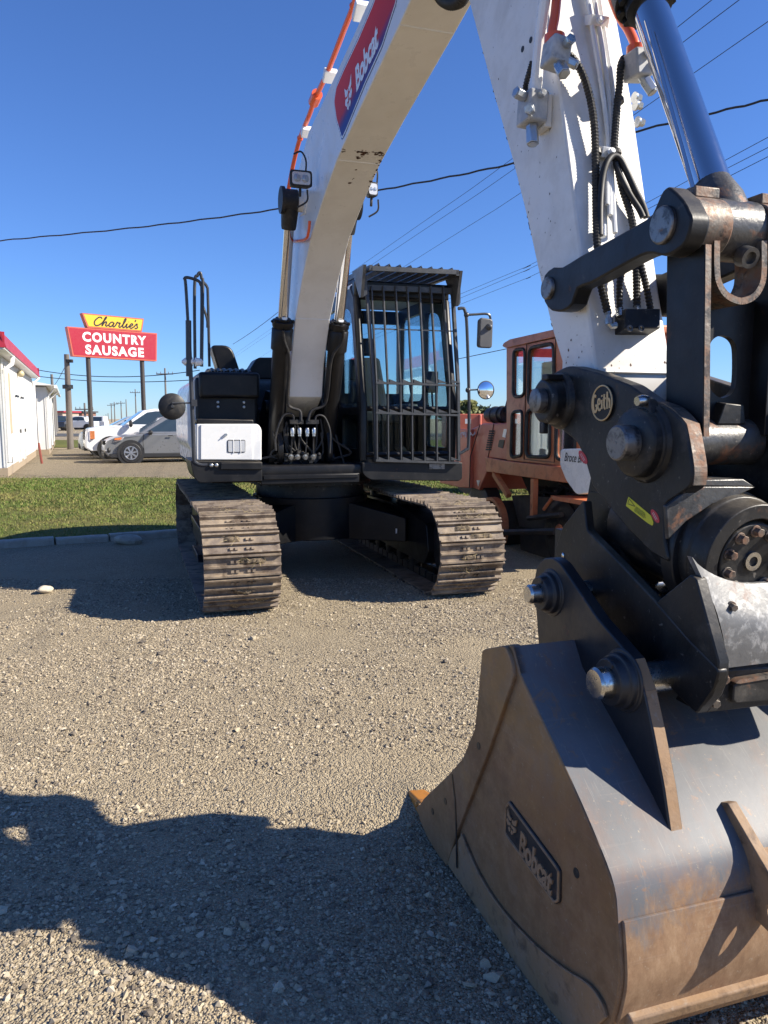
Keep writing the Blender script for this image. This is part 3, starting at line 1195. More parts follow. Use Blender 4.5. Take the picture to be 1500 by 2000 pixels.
# white side door with folded shapes, seen edge-on at the left
mb = MB()
prof = [(-1.345, 1.16), (-1.345, 1.3), (-1.38, 1.36), (-1.38, 1.78), (-1.34, 1.96), (-1.24, 2.02), (-1.2, 2.02), (-1.2, 1.16)]
mb.fro(round_poly(prof, [0, 0.02, 0.04, 0.08, 0.08, 0.03, 0, 0], 4), 0.45, -1.6)
mb.build('side_door', M['white_clean'], exc, bevel=0.008)
mb = MB()      # lower skirt running back
mb.fro([(-1.35, 1.15), (-1.2, 1.15), (-1.2, 1.04), (-1.24, 1.02)], 0.5, -1.6)
mb.build('side_skirt', M['satin_black'], exc)

# tank block (black) with hinged lid
TB = fr(0.55, [(362, 712), (492, 722), (492, 842), (362, 836)])
mb = MB()
mb.mbox(-0.35, 0.5, -1.30, -0.70, 1.16, 2.00)
mb.build('fuel_tank', M['black'], exc, bevel=0.035, seg=3)
mb = MB()
mb.mbox(-0.3, 0.58, -1.27, -0.69, 1.80, 2.045)
mb.build('tank_cover', M['black'], exc, bevel=0.03, seg=3)
mb = MB()
for v in (-1.09, -0.84):
    for w in (1.76, 1.715):
        mb.mark()
        mb.ball(V(0.505, v, w), 0.014, 8, 5, (1, 0.5, 1))
mb.build('cover_bolt', M['zinc'], exc)
mb = MB()      # corrugated vent on top
for k in range(7):
    mb.mark()
    v = -1.12 + k * 0.06
    mb.tube([V(0.42, v, 2.05), V(0.3, v, 2.085), V(0.05, v, 2.085), V(-0.05, v, 2.05)], 0.018, 6)
mb.build('step_tread', M['satin_black'], exc)

# tool box: white front door with frame, lamp, latch
FU = 1.0
mb = MB()
q = fr(FU, [(383, 828), (504, 828), (511, 838), (511, 899), (383, 899)])
mb.fro(round_poly([q[0], q[1], q[2], q[3], q[4]], [0.02, 0.05, 0.05, 0.012, 0.02], 4), FU, 0.35)
mb.build('tool_box', M['white_clean'], exc, bevel=0.012, seg=3)
mb = MB()
q = fr(FU + 0.008, [(392, 829.5), (493, 829.5), (493, 897.5), (392, 897.5)])
mb.fro(q, FU - 0.01, FU + 0.012)
mb.build('tool_box_door', M['white_clean'], exc, bevel=0.004)
mb = MB()
q = fr(FU, [(384, 818), (496, 820), (496, 829), (384, 827)])
mb.fro(q, FU - 0.02, 0.4)
mb.build('tool_box_lid', M['satin_black'], exc, bevel=0.01)
lampc = fr(FU + 0.013, [(444, 859), (479, 859), (479, 884), (444, 884)])
mb = MB()
mb.fro(round_poly(lampc, 0.015, 3), FU + 0.004, FU + 0.016)
lamp = mb.build('work_lamp', M['rubber'], exc)
(vl, wt), (vr, _), (_, wb), _ = lampc
mb = MB()
dv = (vr - vl)
for a, b_ in ((0.04, 0.3), (0.36, 0.7), (0.76, 0.97)):
    mb.mark()
    mb.fro(round_poly([(vl + dv * a, wb + 0.008), (vl + dv * b_, wb + 0.008), (vl + dv * b_, wt - 0.008), (vl + dv * a, wt - 0.008)], 0.008, 2), FU + 0.014, FU + 0.0185)
mb.build('lens', M['lens'], lamp)
mb = MB()
for a in (0.33, 0.73):
    mb.mark()
    mb.fro([(vl + dv * (a - 0.025), wb), (vl + dv * (a + 0.025), wb), (vl + dv * (a + 0.025), wt), (vl + dv * (a - 0.025), wt)], FU + 0.01, FU + 0.022)
mb.build('lamp_bar', M['white_clean'], lamp)
c = fr(FU + 0.01, [(441, 849)])[0]
mb = MB()
mb.cyl(V(FU + 0.01, c[0], c[1]), V(FU + 0.03, c[0], c[1]), 0.013, n=14)
mb.box(V(FU + 0.03, c[0] - 0.012, c[1] - 0.008), (0.03, 0.008, 0.01), Matrix.Rotation(-0.7, 3, 'Y'))
mb.build('latch', M['zinc'], exc)
# dark bumper skirt with rounded lower corner
mb = MB()
q = fr(FU + 0.03, [(372, 900), (512, 902), (512, 940), (388, 943), (378, 930)])
mb.fro(round_poly(q, [0.01, 0.01, 0.01, 0.06, 0.05], 4), FU + 0.03, 0.3)
mb.build('bumper_skirt', M['satin_black'], exc, bevel=0.012)
mb = MB()
q = fr(FU + 0.05, [(432, 904), (512, 903), (512, 917), (430, 917)])
mb.fro(q, FU + 0.02, FU + 0.06)
mb.build('bumper_step', M['satin_black'], exc, bevel=0.006)
mb = MB()
for x in (413, 423):
    mb.mark()
    c = fr(FU + 0.05, [(x, 909)])[0]
    mb.ball(V(FU + 0.045, c[0], c[1]), 0.018, 10, 6, (1, 0.6, 1))
mb.build('rail_bolt', M['zinc'], exc)

# handrails and mirror post on the tool box side
def px3(u, pts):
    return [V(u, a, b_) for a, b_ in fr(u, pts)]


M['rail'] = paint('handrail_paint', (0.035, 0.037, 0.042), 0.35, layers=[((0.12, 0.12, 0.12), 12, 0.55, 0.8, 0.3)])
mb = MB()
post = px3(1.02, [(405, 908), (393, 908), (383, 904), (379, 895), (377, 840), (372, 720), (368, 640)])
mb.tube(catmull(post, 4), 0.019, 10)
mb.tube(px3(1.02, [(369, 735), (368, 626)]), 0.026, 10)
mb.build('mirror_post', M['rail'], exc)
mb = MB()
mb.tube(catmull(px3(0.95, [(371, 700), (363, 560), (360, 546), (366, 542), (386, 548), (392, 556), (394, 575), (393, 715)]), 5), 0.014, 8)
mb.mark()
mb.tube(catmull(px3(0.6, [(381, 720), (380, 560), (386, 538), (391, 533), (394, 545), (396, 560), (394, 716)]), 5), 0.015, 8)
mb.mark()
mb.tube(catmull(px3(0.2, [(396, 550), (404, 560), (406, 580), (409, 716)]), 5), 0.014, 8)
mb.tube(catmull(px3(0.2, [(394, 590), (404, 622), (405, 640)]), 5), 0.012, 8)
mb.build('handrail', M['rail'], exc)
mb = MB()
c = px3(1.0, [(384, 707)])[0]
mb.lathe(c + Vector((-0.13, 0, 0)), c + Vector((0.06, 0, 0.0)), [(0, 0.01), (0.15, 0.035), (0.5, 0.04), (0.52, 0.02), (0.6, 0.02), (0.62, 0.04), (0.9, 0.03), (1, 0.005)], 14)
mb.build('marker_lamp', M['white_clean'], exc)
mir = bpy.data.objects.new('mirror', None)
col.objects.link(mir)
mir.parent = exc
mir['label'] = 'round black-backed mirror beside the tool box'
c = px3(1.05, [(336, 794)])[0]
mb = MB()
mb.lathe(c + Vector((0, 0.03, 0)), c + Vector((0, -0.02, 0)), [(0, 0.112), (0.5, 0.118), (0.8, 0.1), (1, 0.03)], 36)
mb.build('mirror_back', M['rubber'], mir)
mb = MB()
mb.cyl(c + Vector((0, 0.031, 0)), c + Vector((0, 0.034, 0)), 0.106, n=36)
mb.build('mirror_glass', M['mirror'], mir)
mb = MB()
e = px3(1.03, [(379, 787)])[0]
mb.tube([c + Vector((0, -0.035, 0.0)), c + Vector((0, -0.03, 0.03)), e], 0.008, 8)
mb.lathe(c + Vector((0, -0.015, 0)), c + Vector((0, -0.045, 0)), [(0, 0.02), (1, 0.012)], 10)
mb.box(e, (0.05, 0.06, 0.06))
mb.build('mirror_arm', M['rail'], mir)

# ------------------------------------------------------------------ cab
cab = bpy.data.objects.new('cab', None)
col.objects.link(cab)
cab.parent = exc
CV0, CV1 = 0.235, 1.24
CU0, CU1 = -0.82, 0.90
W0, W1 = 1.16, 2.90
side = [(CU0, W0), (CU1 - 0.02, W0), (CU1, 1.7), (0.66, W1 - 0.1), (0.52, W1), (CU0 + 0.1, W1), (CU0, W1 - 0.12)]
mb = MB()
ring_o = round_poly(side, [0.02, 0.02, 0.1, 0.12, 0.1, 0.12, 0.1], 4)
hole_a = round_poly([(0.13, 1.72), (0.78, 1.72), (0.78, 1.82), (0.56, 2.68), (0.13, 2.76)], 0.12, 5)
hole_b = round_poly([(-0.7, 1.80), (0.06, 1.80), (0.06, 2.76), (-0.66, 2.76)], 0.09, 5)
hole_c = round_poly([(0.2, 1.30), (0.78, 1.30), (0.79, 1.64), (0.2, 1.64)], 0.06, 4)
for v0, v1 in ((CV0, CV0 + 0.05), (CV1 - 0.05, CV1)):
    mb.lath(ring_o, [hole_a, hole_b, hole_c], v0, v1)
mb.mbox(CU0, CU0 + 0.06, CV0 + 0.05, CV1 - 0.05, W0, 1.9)
mb.mbox(CU0 + 0.02, CU0 + 0.07, CV0 + 0.05, CV1 - 0.05, 2.72, W1 - 0.03)
mb.mbox(0.80, CU1 - 0.01, CV0 + 0.05, CV1 - 0.05, W0 + 0.005, 1.25)
mb.build('cab_frame', M['black'], cab, bevel=0.01)
mb = MB()
mb.mbox(CU0 + 0.05, 0.66, CV0 + 0.01, CV1 - 0.01, W1 - 0.02, W1 + 0.05)
mb.build('cab_roof', M['white'], cab, bevel=0.03, seg=3)
mb = MB()
mb.mbox(CU0 + 0.02, 0.8, CV0 + 0.02, CV1 - 0.02, W0 - 0.01, W0 + 0.06)
mb.build('cab_floor', M['rubber'], cab)
mb = MB()
mb.mbox(0.60, 0.70, CV0 + 0.0, CV1 - 0.0, 2.80, W1 + 0.055)
mb.build('cab_header', M['black'], cab, bevel=0.015)
# panes
mb = MB()
ua, ub = 0.885, 0.655
mb.prism([V(ua - 0.002, CV0 + 0.06, 1.26), V(ua, CV0 + 0.06, 1.72), V(ub, CV0 + 0.06, 2.78), V(ub - 0.006, CV0 + 0.06, 2.78), V(ua - 0.006, CV0 + 0.06, 1.72), V(ua - 0.008, CV0 + 0.06, 1.26)],
         [V(ua - 0.002, CV1 - 0.06, 1.26), V(ua, CV1 - 0.06, 1.72), V(ub, CV1 - 0.06, 2.78), V(ub - 0.006, CV1 - 0.06, 2.78), V(ua - 0.006, CV1 - 0.06, 1.72), V(ua - 0.008, CV1 - 0.06, 1.26)])
mb.build('windscreen', M['screen_glass'], cab, smooth=0)
for v in (CV0 + 0.02, CV1 - 0.026):
    for h_ in (hole_a, hole_b, hole_c):
        mb = MB()
        mb.lat(h_, v, v + 0.006)
        mb.build('side_window', M['dark_glass'], cab, smooth=0)
mb = MB()
mb.mbox(CU0 + 0.03, CU0 + 0.036, CV0 + 0.06, CV1 - 0.06, 1.9, 2.72)
mb.build('rear_window', M['dark_glass'], cab, smooth=0)
# pillars at the front corners
for v in (CV0 + 0.03, CV1 - 0.03):
    mb = MB()
    mb.tube([V(CU1 - 0.02, v, 1.2), V(CU1 - 0.005, v, 1.72), V(0.67, v, 2.78), V(0.55, v, 2.9)], 0.04, 10)
    mb.build('cab_pillar', M['black'], cab)
for w, u in ((1.70, CU1 - 0.02), (2.80, 0.64), (1.25, CU1 - 0.01)):
    mb = MB()
    mb.tube([V(u, CV0 + 0.03, w), V(u, CV1 - 0.03, w)], 0.025, 8)
    mb.build('cab_crossbar', M['black'], cab)
# seat, levers, console
M['seat'] = paint('seat_fabric', (0.035, 0.036, 0.04), 0.8)
M['plastic'] = paint('grey_plastic', (0.07, 0.07, 0.072), 0.5)
seat = bpy.data.objects.new('seat', None)
col.objects.link(seat)
seat.parent = cab
mb = MB()
mb.box(V(-0.02, 0.68, 1.62), (0.5, 0.5, 0.14))
mb.build('seat_cushion', M['seat'], seat, bevel=0.04, seg=3)
mb = MB()
mb.prism([V(-0.25, a, 1.66) for a in (0.44, 0.92)] + [V(-0.36, a, 1.66) for a in (0.92, 0.44)], [V(-0.42, a, 2.3) for a in (0.5, 0.86)] + [V(-0.52, a, 2.3) for a in (0.86, 0.5)])
mb.build('seat_back', M['seat'], seat, bevel=0.04, seg=3)
mb = MB()
mb.box(V(-0.49, 0.68, 2.42), (0.27, 0.09, 0.2))
mb.build('headrest', M['seat'], seat, bevel=0.04, seg=3)
for v in (0.37, 0.99):
    mb = MB()
    mb.box(V(0.02, v, 1.7), (0.13, 0.6, 0.12))
    mb.build('side_console', M['plastic'], cab, bevel=0.02)
    mb = MB()
    mb.tube([V(0.24, v, 1.76), V(0.27, v, 1.86), V(0.25, v, 1.98)], [0.03, 0.012, 0.026], 8)
    mb.build('joystick', M['rubber'], cab)
for v in (0.58, 0.78):
    mb = MB()
    mb.tube([V(0.55, v, 1.22), V(0.52, v, 1.6), V(0.42, v, 1.75)], 0.011, 8)
    mb.box(V(0.58, v, 1.26), (0.11, 0.2, 0.02), Matrix.Rotation(0.4, 3, 'X'))
    mb.build('travel_pedal', M['rubber'], cab)
mb = MB()
mb.box(V(0.6, 1.09, 1.98), (0.16, 0.04, 0.22), Matrix.Rotation(0.3, 3, 'Z'))
mb.tube([V(0.55, 1.13, 1.7), V(0.58, 1.1, 1.98)], 0.012, 6)
mb.build('monitor', M['rubber'], cab, bevel=0.01)
mb = MB()      # lower front apron of the cab
q = fr(CU1 + 0.02, [(705, 903), (900, 903), (900, 934), (893, 939), (720, 937), (706, 925)])
mb.fro(round_poly(q, [0.01, 0.01, 0.02, 0.03, 0.04, 0.03], 3), CU1 + 0.06, -0.8)
mb.build('cab_apron', M['satin_black'], cab, bevel=0.012)
mb = MB()
q = fr(CU1 + 0.063, [(838, 906), (868, 906), (868, 916), (838, 916)])
mb.fro(q, CU1 + 0.055, CU1 + 0.07)
mb.build('step_plate', M['pin'], cab)

# guard in front of the windscreen: every bar its own piece
M['guard'] = paint('guard_steel', (0.045, 0.047, 0.05), 0.42, layers=[((0.16, 0.16, 0.16), 14, 0.5, 0.8, 0.35)])
guard = bpy.data.objects.new('front_guard', None)
col.objects.link(guard)
guard.parent = exc
GB, GM, GT = CU1 + 0.09, CU1 + 0.09, CU1 - 0.10


def gp(x_bot, x_mid, x_top):
    return [px3(GB, [(x_bot, 901)])[0], px3(GM, [(x_mid, 748)])[0], px3(GT, [(x_top, 559)])[0]]


XB = [736, 758, 783, 805, 829, 853, 877]
XM = [735, 757, 782, 804, 828, 852, 877]
XT = [725, 748, 772, 795, 819, 841, 865]
for a, b_, c_ in zip(XB, XM, XT):
    P_ = gp(a, b_, c_)
    mb = MB()
    for p0, p1 in ((P_[0], P_[1]), (P_[1], P_[2])):
        d = Vector((0.006, 0, 0))
        e = Vector((0, 0.02, 0))
        mb.prism([p0 - d - e, p0 + d - e, p0 + d + e, p0 - d + e], [p1 - d - e, p1 + d - e, p1 + d + e, p1 - d + e])
    mb.build('guard_bar', M['guard'], guard)
for yy, u_, h_, dpt in ((748, GM, 0.02, 0.05), (806, GM, 0.02, 0.05), (899, GB, 0.022, 0.05), (642, None, 0.012, 0.008)):
    if u_ is None:
        t_ = (748 - yy) / (748 - 559)
        u_ = GM + (GT - GM) * t_
    A, B = px3(u_, [(733 if yy > 700 else 727, yy)])[0], px3(u_, [(895 if yy > 700 else 888, yy + 5)])[0]
    mb = MB()
    d, e = Vector((0, dpt / 2, 0)), Vector((0, 0, h_ / 2))
    mb.prism([A - d - e, A + d - e, A + d + e, A - d + e], [B - d - e, B + d - e, B + d + e, B - d + e])
    if yy in (748, 806, 899):      # little gusset tabs between the bars
        for k in range(len(XB)):
            q = px3(u_, [(XM[k] + 3, yy)])[0]
            mb.prism([q + Vector((0, -0.02, 0)), q + Vector((0.10, -0.02, 0)), q + Vector((0, -0.02, 0.035))], [q + Vector((0, 0.012, 0)), q + Vector((0.10, 0.012, 0)), q + Vector((0, 0.012, 0.035))])
    mb.build('guard_crossbar', M['guard'], guard)
for xs in ((736, 731, 717), (897, 896, 885)):
    P_ = gp(*xs)
    mb = MB()
    for p0, p1 in ((P_[0], P_[1]), (P_[1], P_[2])):
        d, e = Vector((0.014, 0, 0)), Vector((0, 0.045, 0))
        mb.prism([p0 - d, p0 + d, p0 + d + e, p0 - d + e], [p1 - d, p1 + d, p1 + d + e, p1 - d + e])
    mb.build('guard_frame', M['guard'], guard)

# roof guard: frame, louvre slats, sloped visor
rg = bpy.data.objects.new('roof_guard', None)
col.objects.link(rg)
rg.parent = exc
q = fr(1.0, [(728, 519), (897, 527), (897, 536), (722, 528)])
mb = MB()
mb.fro(q, 1.0, 0.975)
zf = (q[0][1] + q[1][1]) / 2
v0, v1 = q[0][0] - 0.03, q[1][0]
for v in (v0 + 0.0, v1 - 0.03):
    mb.prism([V(1.0, v, zf - 0.05), V(1.0, v + 0.03, zf - 0.05), V(1.0, v + 0.03, zf), V(1.0, v, zf)], [V(-0.75, v, zf + 0.02), V(-0.75, v + 0.03, zf + 0.02), V(-0.75, v + 0.03, zf + 0.07), V(-0.75, v, zf + 0.07)])
mb.fro([(v0, zf + 0.02), (v1, zf + 0.02), (v1, zf + 0.07), (v0, zf + 0.07)], -0.75, -0.78)
mb.build('guard_frame', M['guard'], rg)
for k in range(8):
    v = v0 + 0.1 + k * (v1 - v0 - 0.16) / 7
    mb = MB()
    mb.prism([V(0.97, v - 0.045, zf - 0.05), V(0.97, v, zf + 0.03), V(0.97, v + 0.045, zf - 0.05), V(0.97, v, zf + 0.018)],
             [V(-0.72, v - 0.045, zf - 0.01), V(-0.72, v, zf + 0.075), V(-0.72, v + 0.045, zf - 0.01), V(-0.72, v, zf + 0.063)])
    mb.build('roof_slat', M['guard'], rg)
for xs, ys in (((703, 716), (545, 575)), ((889, 898), (537, 592))):
    q = fr(0.88, [(xs[0], ys[0]), (xs[1], ys[0] - 6), (xs[1], ys[1]), (xs[0] + 5, ys[1] + 6)])
    mb = MB()
    mb.fro(q, 0.9, 0.86)
    mb.lat([(0.86, q[3][1]), (0.9, q[3][1]), (1.0, zf), (0.6, zf)], q[0][0], q[0][0] + 0.03)
    mb.build('guard_bracket', M['guard'], rg)
mb = MB()
mb.fro(fr(0.8, [(718, 556), (892, 563), (892, 574), (718, 566)]), 0.8, 0.74)
mb.build('guard_rail', M['guard'], rg)

# mirror mast right of the cab
mast = bpy.data.objects.new('mirror_mast', None)
col.objects.link(mast)
mast.parent = exc
mb = MB()
mb.tube(catmull(px3(0.98, [(895, 603), (903, 602), (908, 607), (912, 640), (916, 780), (915, 868), (910, 878), (898, 886)]), 4), 0.016, 10)
mb.tube(catmull(px3(0.98, [(911, 615), (930, 614), (950, 613), (957, 618), (958, 632)]), 4), 0.012, 8)
mb.tube(px3(0.98, [(914, 762), (932, 761)]), 0.008, 8)
for x, y in ((911, 615), (914, 762)):
    mb.ball(px3(0.98, [(x, y)])[0], 0.028, 8, 6)
mb.build('mast_pipe', M['rail'], mast)
c = px3(0.98, [(947, 651)])[0]
mb = MB()
pl = round_poly([(-0.078, -0.15), (0.072, -0.15), (0.078, 0.14), (-0.07, 0.155)], 0.035, 5)
mb.prism([c + Vector((a, -0.03, b_)) for a, b_ in pl], [c + Vector((a * 0.92, 0.05, b_ * 0.92)) for a, b_ in pl])
mb.lathe(c + Vector((0.03, -0.02, 0.06)), c + Vector((0.03, -0.075, 0.06)), [(0, 0.04), (0.4, 0.03), (1, 0.018)], 12)
mb.build('mirror_housing', M['plastic'], mast, bevel=0.015, seg=3)
c = px3(0.98, [(948, 762)])[0]
mb = MB()
mb.lathe(c + Vector((0, 0.03, 0)), c + Vector((0, -0.012, 0)), [(0, 0.05), (0.6, 0.088), (1, 0.094), (1.05, 0.086)], 36, caps=False)
mb.build('mirror_rim', M['rubber'], mast)
mb = MB()
ringv, f_ = [], []
for i in range(6):
    rr_ = 0.087 * i / 5
    for k in range(32):
        a = 2 * math.pi * k / 32
        ringv.append(c + Vector((rr_ * math.cos(a), -0.012 - 0.02 * (1 - (i / 5) ** 2), rr_ * math.sin(a))))
for i in range(5):
    for k in range(32):
        f_.append((i * 32 + k, i * 32 + (k + 1) % 32, (i + 1) * 32 + (k + 1) % 32, (i + 1) * 32 + k))
mb.add(ringv, f_)
mb.build('mirror_glass', M['mirror'], mast, smooth=60)
# ------------------------------------------------------------------ boom
BH = 0.16
BL, BR = VC - BH, VC + BH
boom = bpy.data.objects.new('boom', None)
col.objects.link(boom)
boom.parent = exc
b_low = tr(BL, [(565, 775), (568, 710), (577, 622), (590, 545), (608, 460), (632, 385), (658, 312), (700, 218), (740, 133), (780, 48)])
b_top = tr(BL, [(721, 0), (687, 77), (650, 157), (627, 207), (603, 257), (590, 304), (583, 335), (572, 400), (556, 500), (545, 620), (540, 720)])
prof = [(0.42, 1.62)] + b_low + [(4.5, 3.80), (4.98, 3.90), (5.12, 4.02), (5.05, 4.2), (4.6, 4.42), (4.0, 4.46)] + b_top + [(0.18, 1.62)]
mb = MB()
mb.lat(prof, BL, BR)
mb.build('boom_body', M['white'], boom, bevel=0.006)
# flanges: side plates stand a little proud of the underside
mb = MB()
for a in ((577, 622), (658, 312), (780, 48)):
    mb.mark()
    (u, w) = tr1(BL, *a)
    i = min(range(len(b_low)), key=lambda k: abs(b_low[k][0] - u))
    p, q_ = b_low[max(i - 1, 0)], b_low[min(i + 1, len(b_low) - 1)]
    t = Vector((q_[0] - p[0], q_[1] - p[1])).normalized()
    n_ = Vector((t.y, -t.x))
    c0 = Vector((u, w))
    pl = [c0 - t * 0.008 - n_ * 0.003, c0 + n_ * 0.0045, c0 + t * 0.008 - n_ * 0.003]
    mb.lat([tuple(x) for x in pl], BL + 0.004, BR - 0.004)
mb.build('weld_seam', M['white'], boom)


def chips(name, mat, parent, polyline, v0, v1, spots, n_out):
    """paint chipped off: thin flakes of rust lying on a sheet that runs along polyline (u, w)"""
    mb = MB()
    rr_ = random.Random(9)
    segs = []
    tot = 0
    for i in range(len(polyline) - 1):
        a, b_ = Vector(polyline[i]), Vector(polyline[i + 1])
        segs.append((tot, a, b_, (b_ - a).length))
        tot += (b_ - a).length
    for (s0, sv, ss, sw, n) in spots:
        for k in range(n):
            s_ = s0 + rr_.gauss(0, ss)
            v_ = sv + rr_.gauss(0, sw)
            if not (v0 + 0.004 < v_ < v1 - 0.004):
                continue
            for (t0, a, b_, ln) in segs:
                if t0 <= s_ < t0 + ln:
                    t = (b_ - a).normalized()
                    p = a + t * (s_ - t0)
                    nn = Vector((t.y, -t.x)) * 0.0012
                    r_ = abs(rr_.gauss(0, 0.0055)) + 0.0012
                    pts = []
                    for q in range(7):
                        an = 2 * math.pi * q / 7
                        rq = r_ * rr_.uniform(0.5, 1.3)
                        e = p + t * rq * math.cos(an) + nn
                        vv = min(max(v_ + rq * 1.4 * math.sin(an), v0 + 0.002), v1 - 0.002)
                        pts.append(V(e.x, vv, e.y))
                    mb.add(pts, [tuple(range(7))])
                    break
    o = mb.build(name, mat, parent, smooth=0)
    o['kind'] = 'stuff'
    return o


M['rust_chip'] = paint('bare_rust', (0.075, 0.03, 0.015), 0.85, layers=[((0.02, 0.012, 0.01), 40, 0.5, 0.6, 0.8)])
ss = [0]
for i in range(len(b_low) - 1):
    ss.append(ss[-1] + (Vector(b_low[i + 1]) - Vector(b_low[i])).length)
s12 = ss[6]
chips('paint_chip', M['rust_chip'], boom, b_low, BL, BR, [(s12 + 0.12, BL + 0.02, 0.01, 0.01, 5), (s12 + 0.13, VC, 0.012, 0.03, 20), (s12 + 0.06, VC - 0.01, 0.02, 0.012, 8),
      (s12 + 0.13, BR - 0.03, 0.015, 0.03, 26), (s12 + 0.05, BR - 0.015, 0.03, 0.012, 14), (s12 - 0.12, BR - 0.008, 0.1, 0.006, 14), (s12 - 0.2, VC + 0.0, 0.06, 0.006, 5)], 5)

# badge on the left cheek of the boom
DB = (Vector(tr1(BL, 740, 105)) - Vector(tr1(BL, 680, 230))).normalized()
DX = Vector((0, -DB.x, DB.y))
DY = Vector((0, DB.y, DB.x))


def badge_mat():
    m, nt, b = new_mat('badge_print')
    g = nd(nt, 'ShaderNodeTexCoord')
    dt = nd(nt, 'ShaderNodeVectorMath', operation='DOT_PRODUCT')
    nt.links.new(g.outputs['Object'], dt.inputs[0])
    dt.inputs[1].default_value = DY
    p0 = V(tr1(BL, 707, 170)[0], 0, tr1(BL, 707, 170)[1]).dot(DY)
    p1 = V(tr1(BL, 668, 140)[0], 0, tr1(BL, 668, 140)[1]).dot(DY)
    mr = nd(nt, 'ShaderNodeMapRange')
    nt.links.new(dt.outputs['Value'], mr.inputs['Value'])
    mr.inputs['From Min'].default_value = min(p0, p1)
    mr.inputs['From Max'].default_value = max(p0, p1)
    rp = ramp(nt, [(0.0, (0.03, 0.045, 0.24)), (0.10, (0.12, 0.03, 0.15)), (0.25, (0.5, 0.02, 0.02)), (1.0, (0.66, 0.03, 0.015))])
    nt.links.new(mr.outputs[0], rp.inputs[0])
    nt.links.new(rp.outputs[0], b.inputs['Base Color'])
    b.inputs['Roughness'].default_value = 0.5
    b.inputs['Specular IOR Level'].default_value = 0.2
    return m


M['badge'] = badge_mat()
M['badge_rim'] = paint('badge_rim', (0.02, 0.03, 0.12), 0.25)
bd = [(668, 275), (657, 237), (652, 200), (657, 167), (673, 130), (700, 73), (728, 7), (745, -40), (765, -75), (778, -60), (779, -20), (774, 8), (747, 92), (713, 167), (676, 258)]
bp = round_poly(tr(BL - 0.001, bd), 0.03, 4)
bc = Vector((sum(p[0] for p in bp) / len(bp), sum(p[1] for p in bp) / len(bp)))


def inset(poly, d):
    out = []
    n = len(poly)
    for i in range(n):
        a, b_, c = Vector(poly[i - 1]), Vector(poly[i]), Vector(poly[(i + 1) % n])
        t = (c - a).normalized()
        n_ = Vector((-t.y, t.x))
        if n_.dot(bc - b_) < 0:
            n_ = -n_
        out.append(tuple(b_ + n_ * d))
    return out


mb = MB()
mb.lat(bp, BL - 0.0015, BL + 0.001)
badge = mb.build('badge', M['badge_rim'], boom, smooth=0)
mb = MB()
mb.lat(inset(bp, 0.008), BL - 0.0025, BL - 0.001)
mb.build('badge_border', M['white_clean'], badge, smooth=0)
mb = MB()
mb.lat(inset(bp, 0.02), BL - 0.0035, BL - 0.002)
mb.build('badge_field', M['badge'], badge, smooth=0)
mb = MB()
A_ = tr1(BL, 697, 165)
B_ = tr1(BL, 739, 55)
c = (Vector(A_) + Vector(B_)) / 2
text_on(mb, 'Bobcat', V(c.x, BL - 0.005, c.y), DX, DY, width=(Vector(B_) - Vector(A_)).length, height=0.16, bold=0.035, spacing=0.92)
mb.build('lettering', M['white_clean'], badge, smooth=0)
mb = MB()
CAT = [(-0.5, 0.5), (-0.42, 0.1), (-0.5, -0.1), (-0.3, -0.32), (-0.16, -0.5), (0.16, -0.5), (0.3, -0.32), (0.5, -0.1), (0.42, 0.1), (0.5, 0.5), (0.2, 0.3), (-0.2, 0.3)]


def emblem(mb, c, xd, yd, s, thick):
    """angular cat face: head outline in two cheeks with gaps for the eyes and a muzzle"""
    xd, yd = Vector(xd), Vector(yd)
    zd = xd.cross(yd)
    for sgn in (-1, 1):
        for pl in ([(0.05, 0.28), (0.22, 0.30), (0.5, 0.55), (0.44, 0.16), (0.18, 0.06), (0.05, 0.14)], [(0.05, 0.02), (0.16, -0.02), (0.42, 0.06), (0.5, -0.12), (0.3, -0.3), (0.2, -0.16), (0.06, -0.2)], [(0.04, -0.28), (0.18, -0.26), (0.26, -0.4), (0.12, -0.52), (0.04, -0.46)]):
            A = [Vector(c) + xd * (sgn * a * s) + yd * (b_ * s) for a, b_ in pl]
            mb.prism(A, [p + zd * thick for p in A])


e_ = tr1(BL, 682, 186)
emblem(mb, V(e_[0], BL - 0.0045, e_[1]), DX, DY, 0.17, 0.001)
mb.build('emblem', M['white_clean'], badge, smooth=0)

# pipe brackets on top of the boom, orange pipe lines
mb = MB()
for x, y, s_ in ((703, 22, 0.11), (642, 148, 0.09), (598, 258, 0.08)):
    mb.mark()
    u, w = tr1(BL + 0.03, x, y)
    mb.box(V(u, BL + 0.04, w), (0.10, s_, 0.055), Matrix.Rotation(-0.6, 3, 'X'))
mb.build('pipe_bracket', M['white_clean'], boom, bevel=0.006)
opl = VC - 0.14
pts = tr(opl, [(712, -60), (690, 12), (676, 48), (640, 140), (616, 192), (604, 225), (586, 270), (573, 320), (563, 372)])
mb = MB()
mb.tube(catmull([V(u, opl, w) for u, w in pts], 4), 0.019, 10)
u, w = pts[4]
d = Vector(pts[5]) - Vector(pts[3])
mb.tube([V(u - d.x * 0.10, opl, w - d.y * 0.10), V(u + d.x * 0.1, opl, w + d.y * 0.1)], 0.043, 12)
for k in (1, 3, 6):
    u, w = pts[k]
    mb.ball(V(u, opl, w), 0.027, 8, 6)
mb.build('hydraulic_pipe', M['orange_pipe'], boom, label='orange hydraulic pipe along the boom edge')
pts = tr(opl - 0.12, [(551, 404), (549, 430), (543, 457), (546, 467), (557, 470), (580, 466), (586, 450), (588, 430)])
mb = MB()
mb.tube(catmull([V(u, opl - 0.05, w) for u, w in pts], 4), 0.012, 8)
mb.build('pipe_loop', M['orange_pipe'], boom)

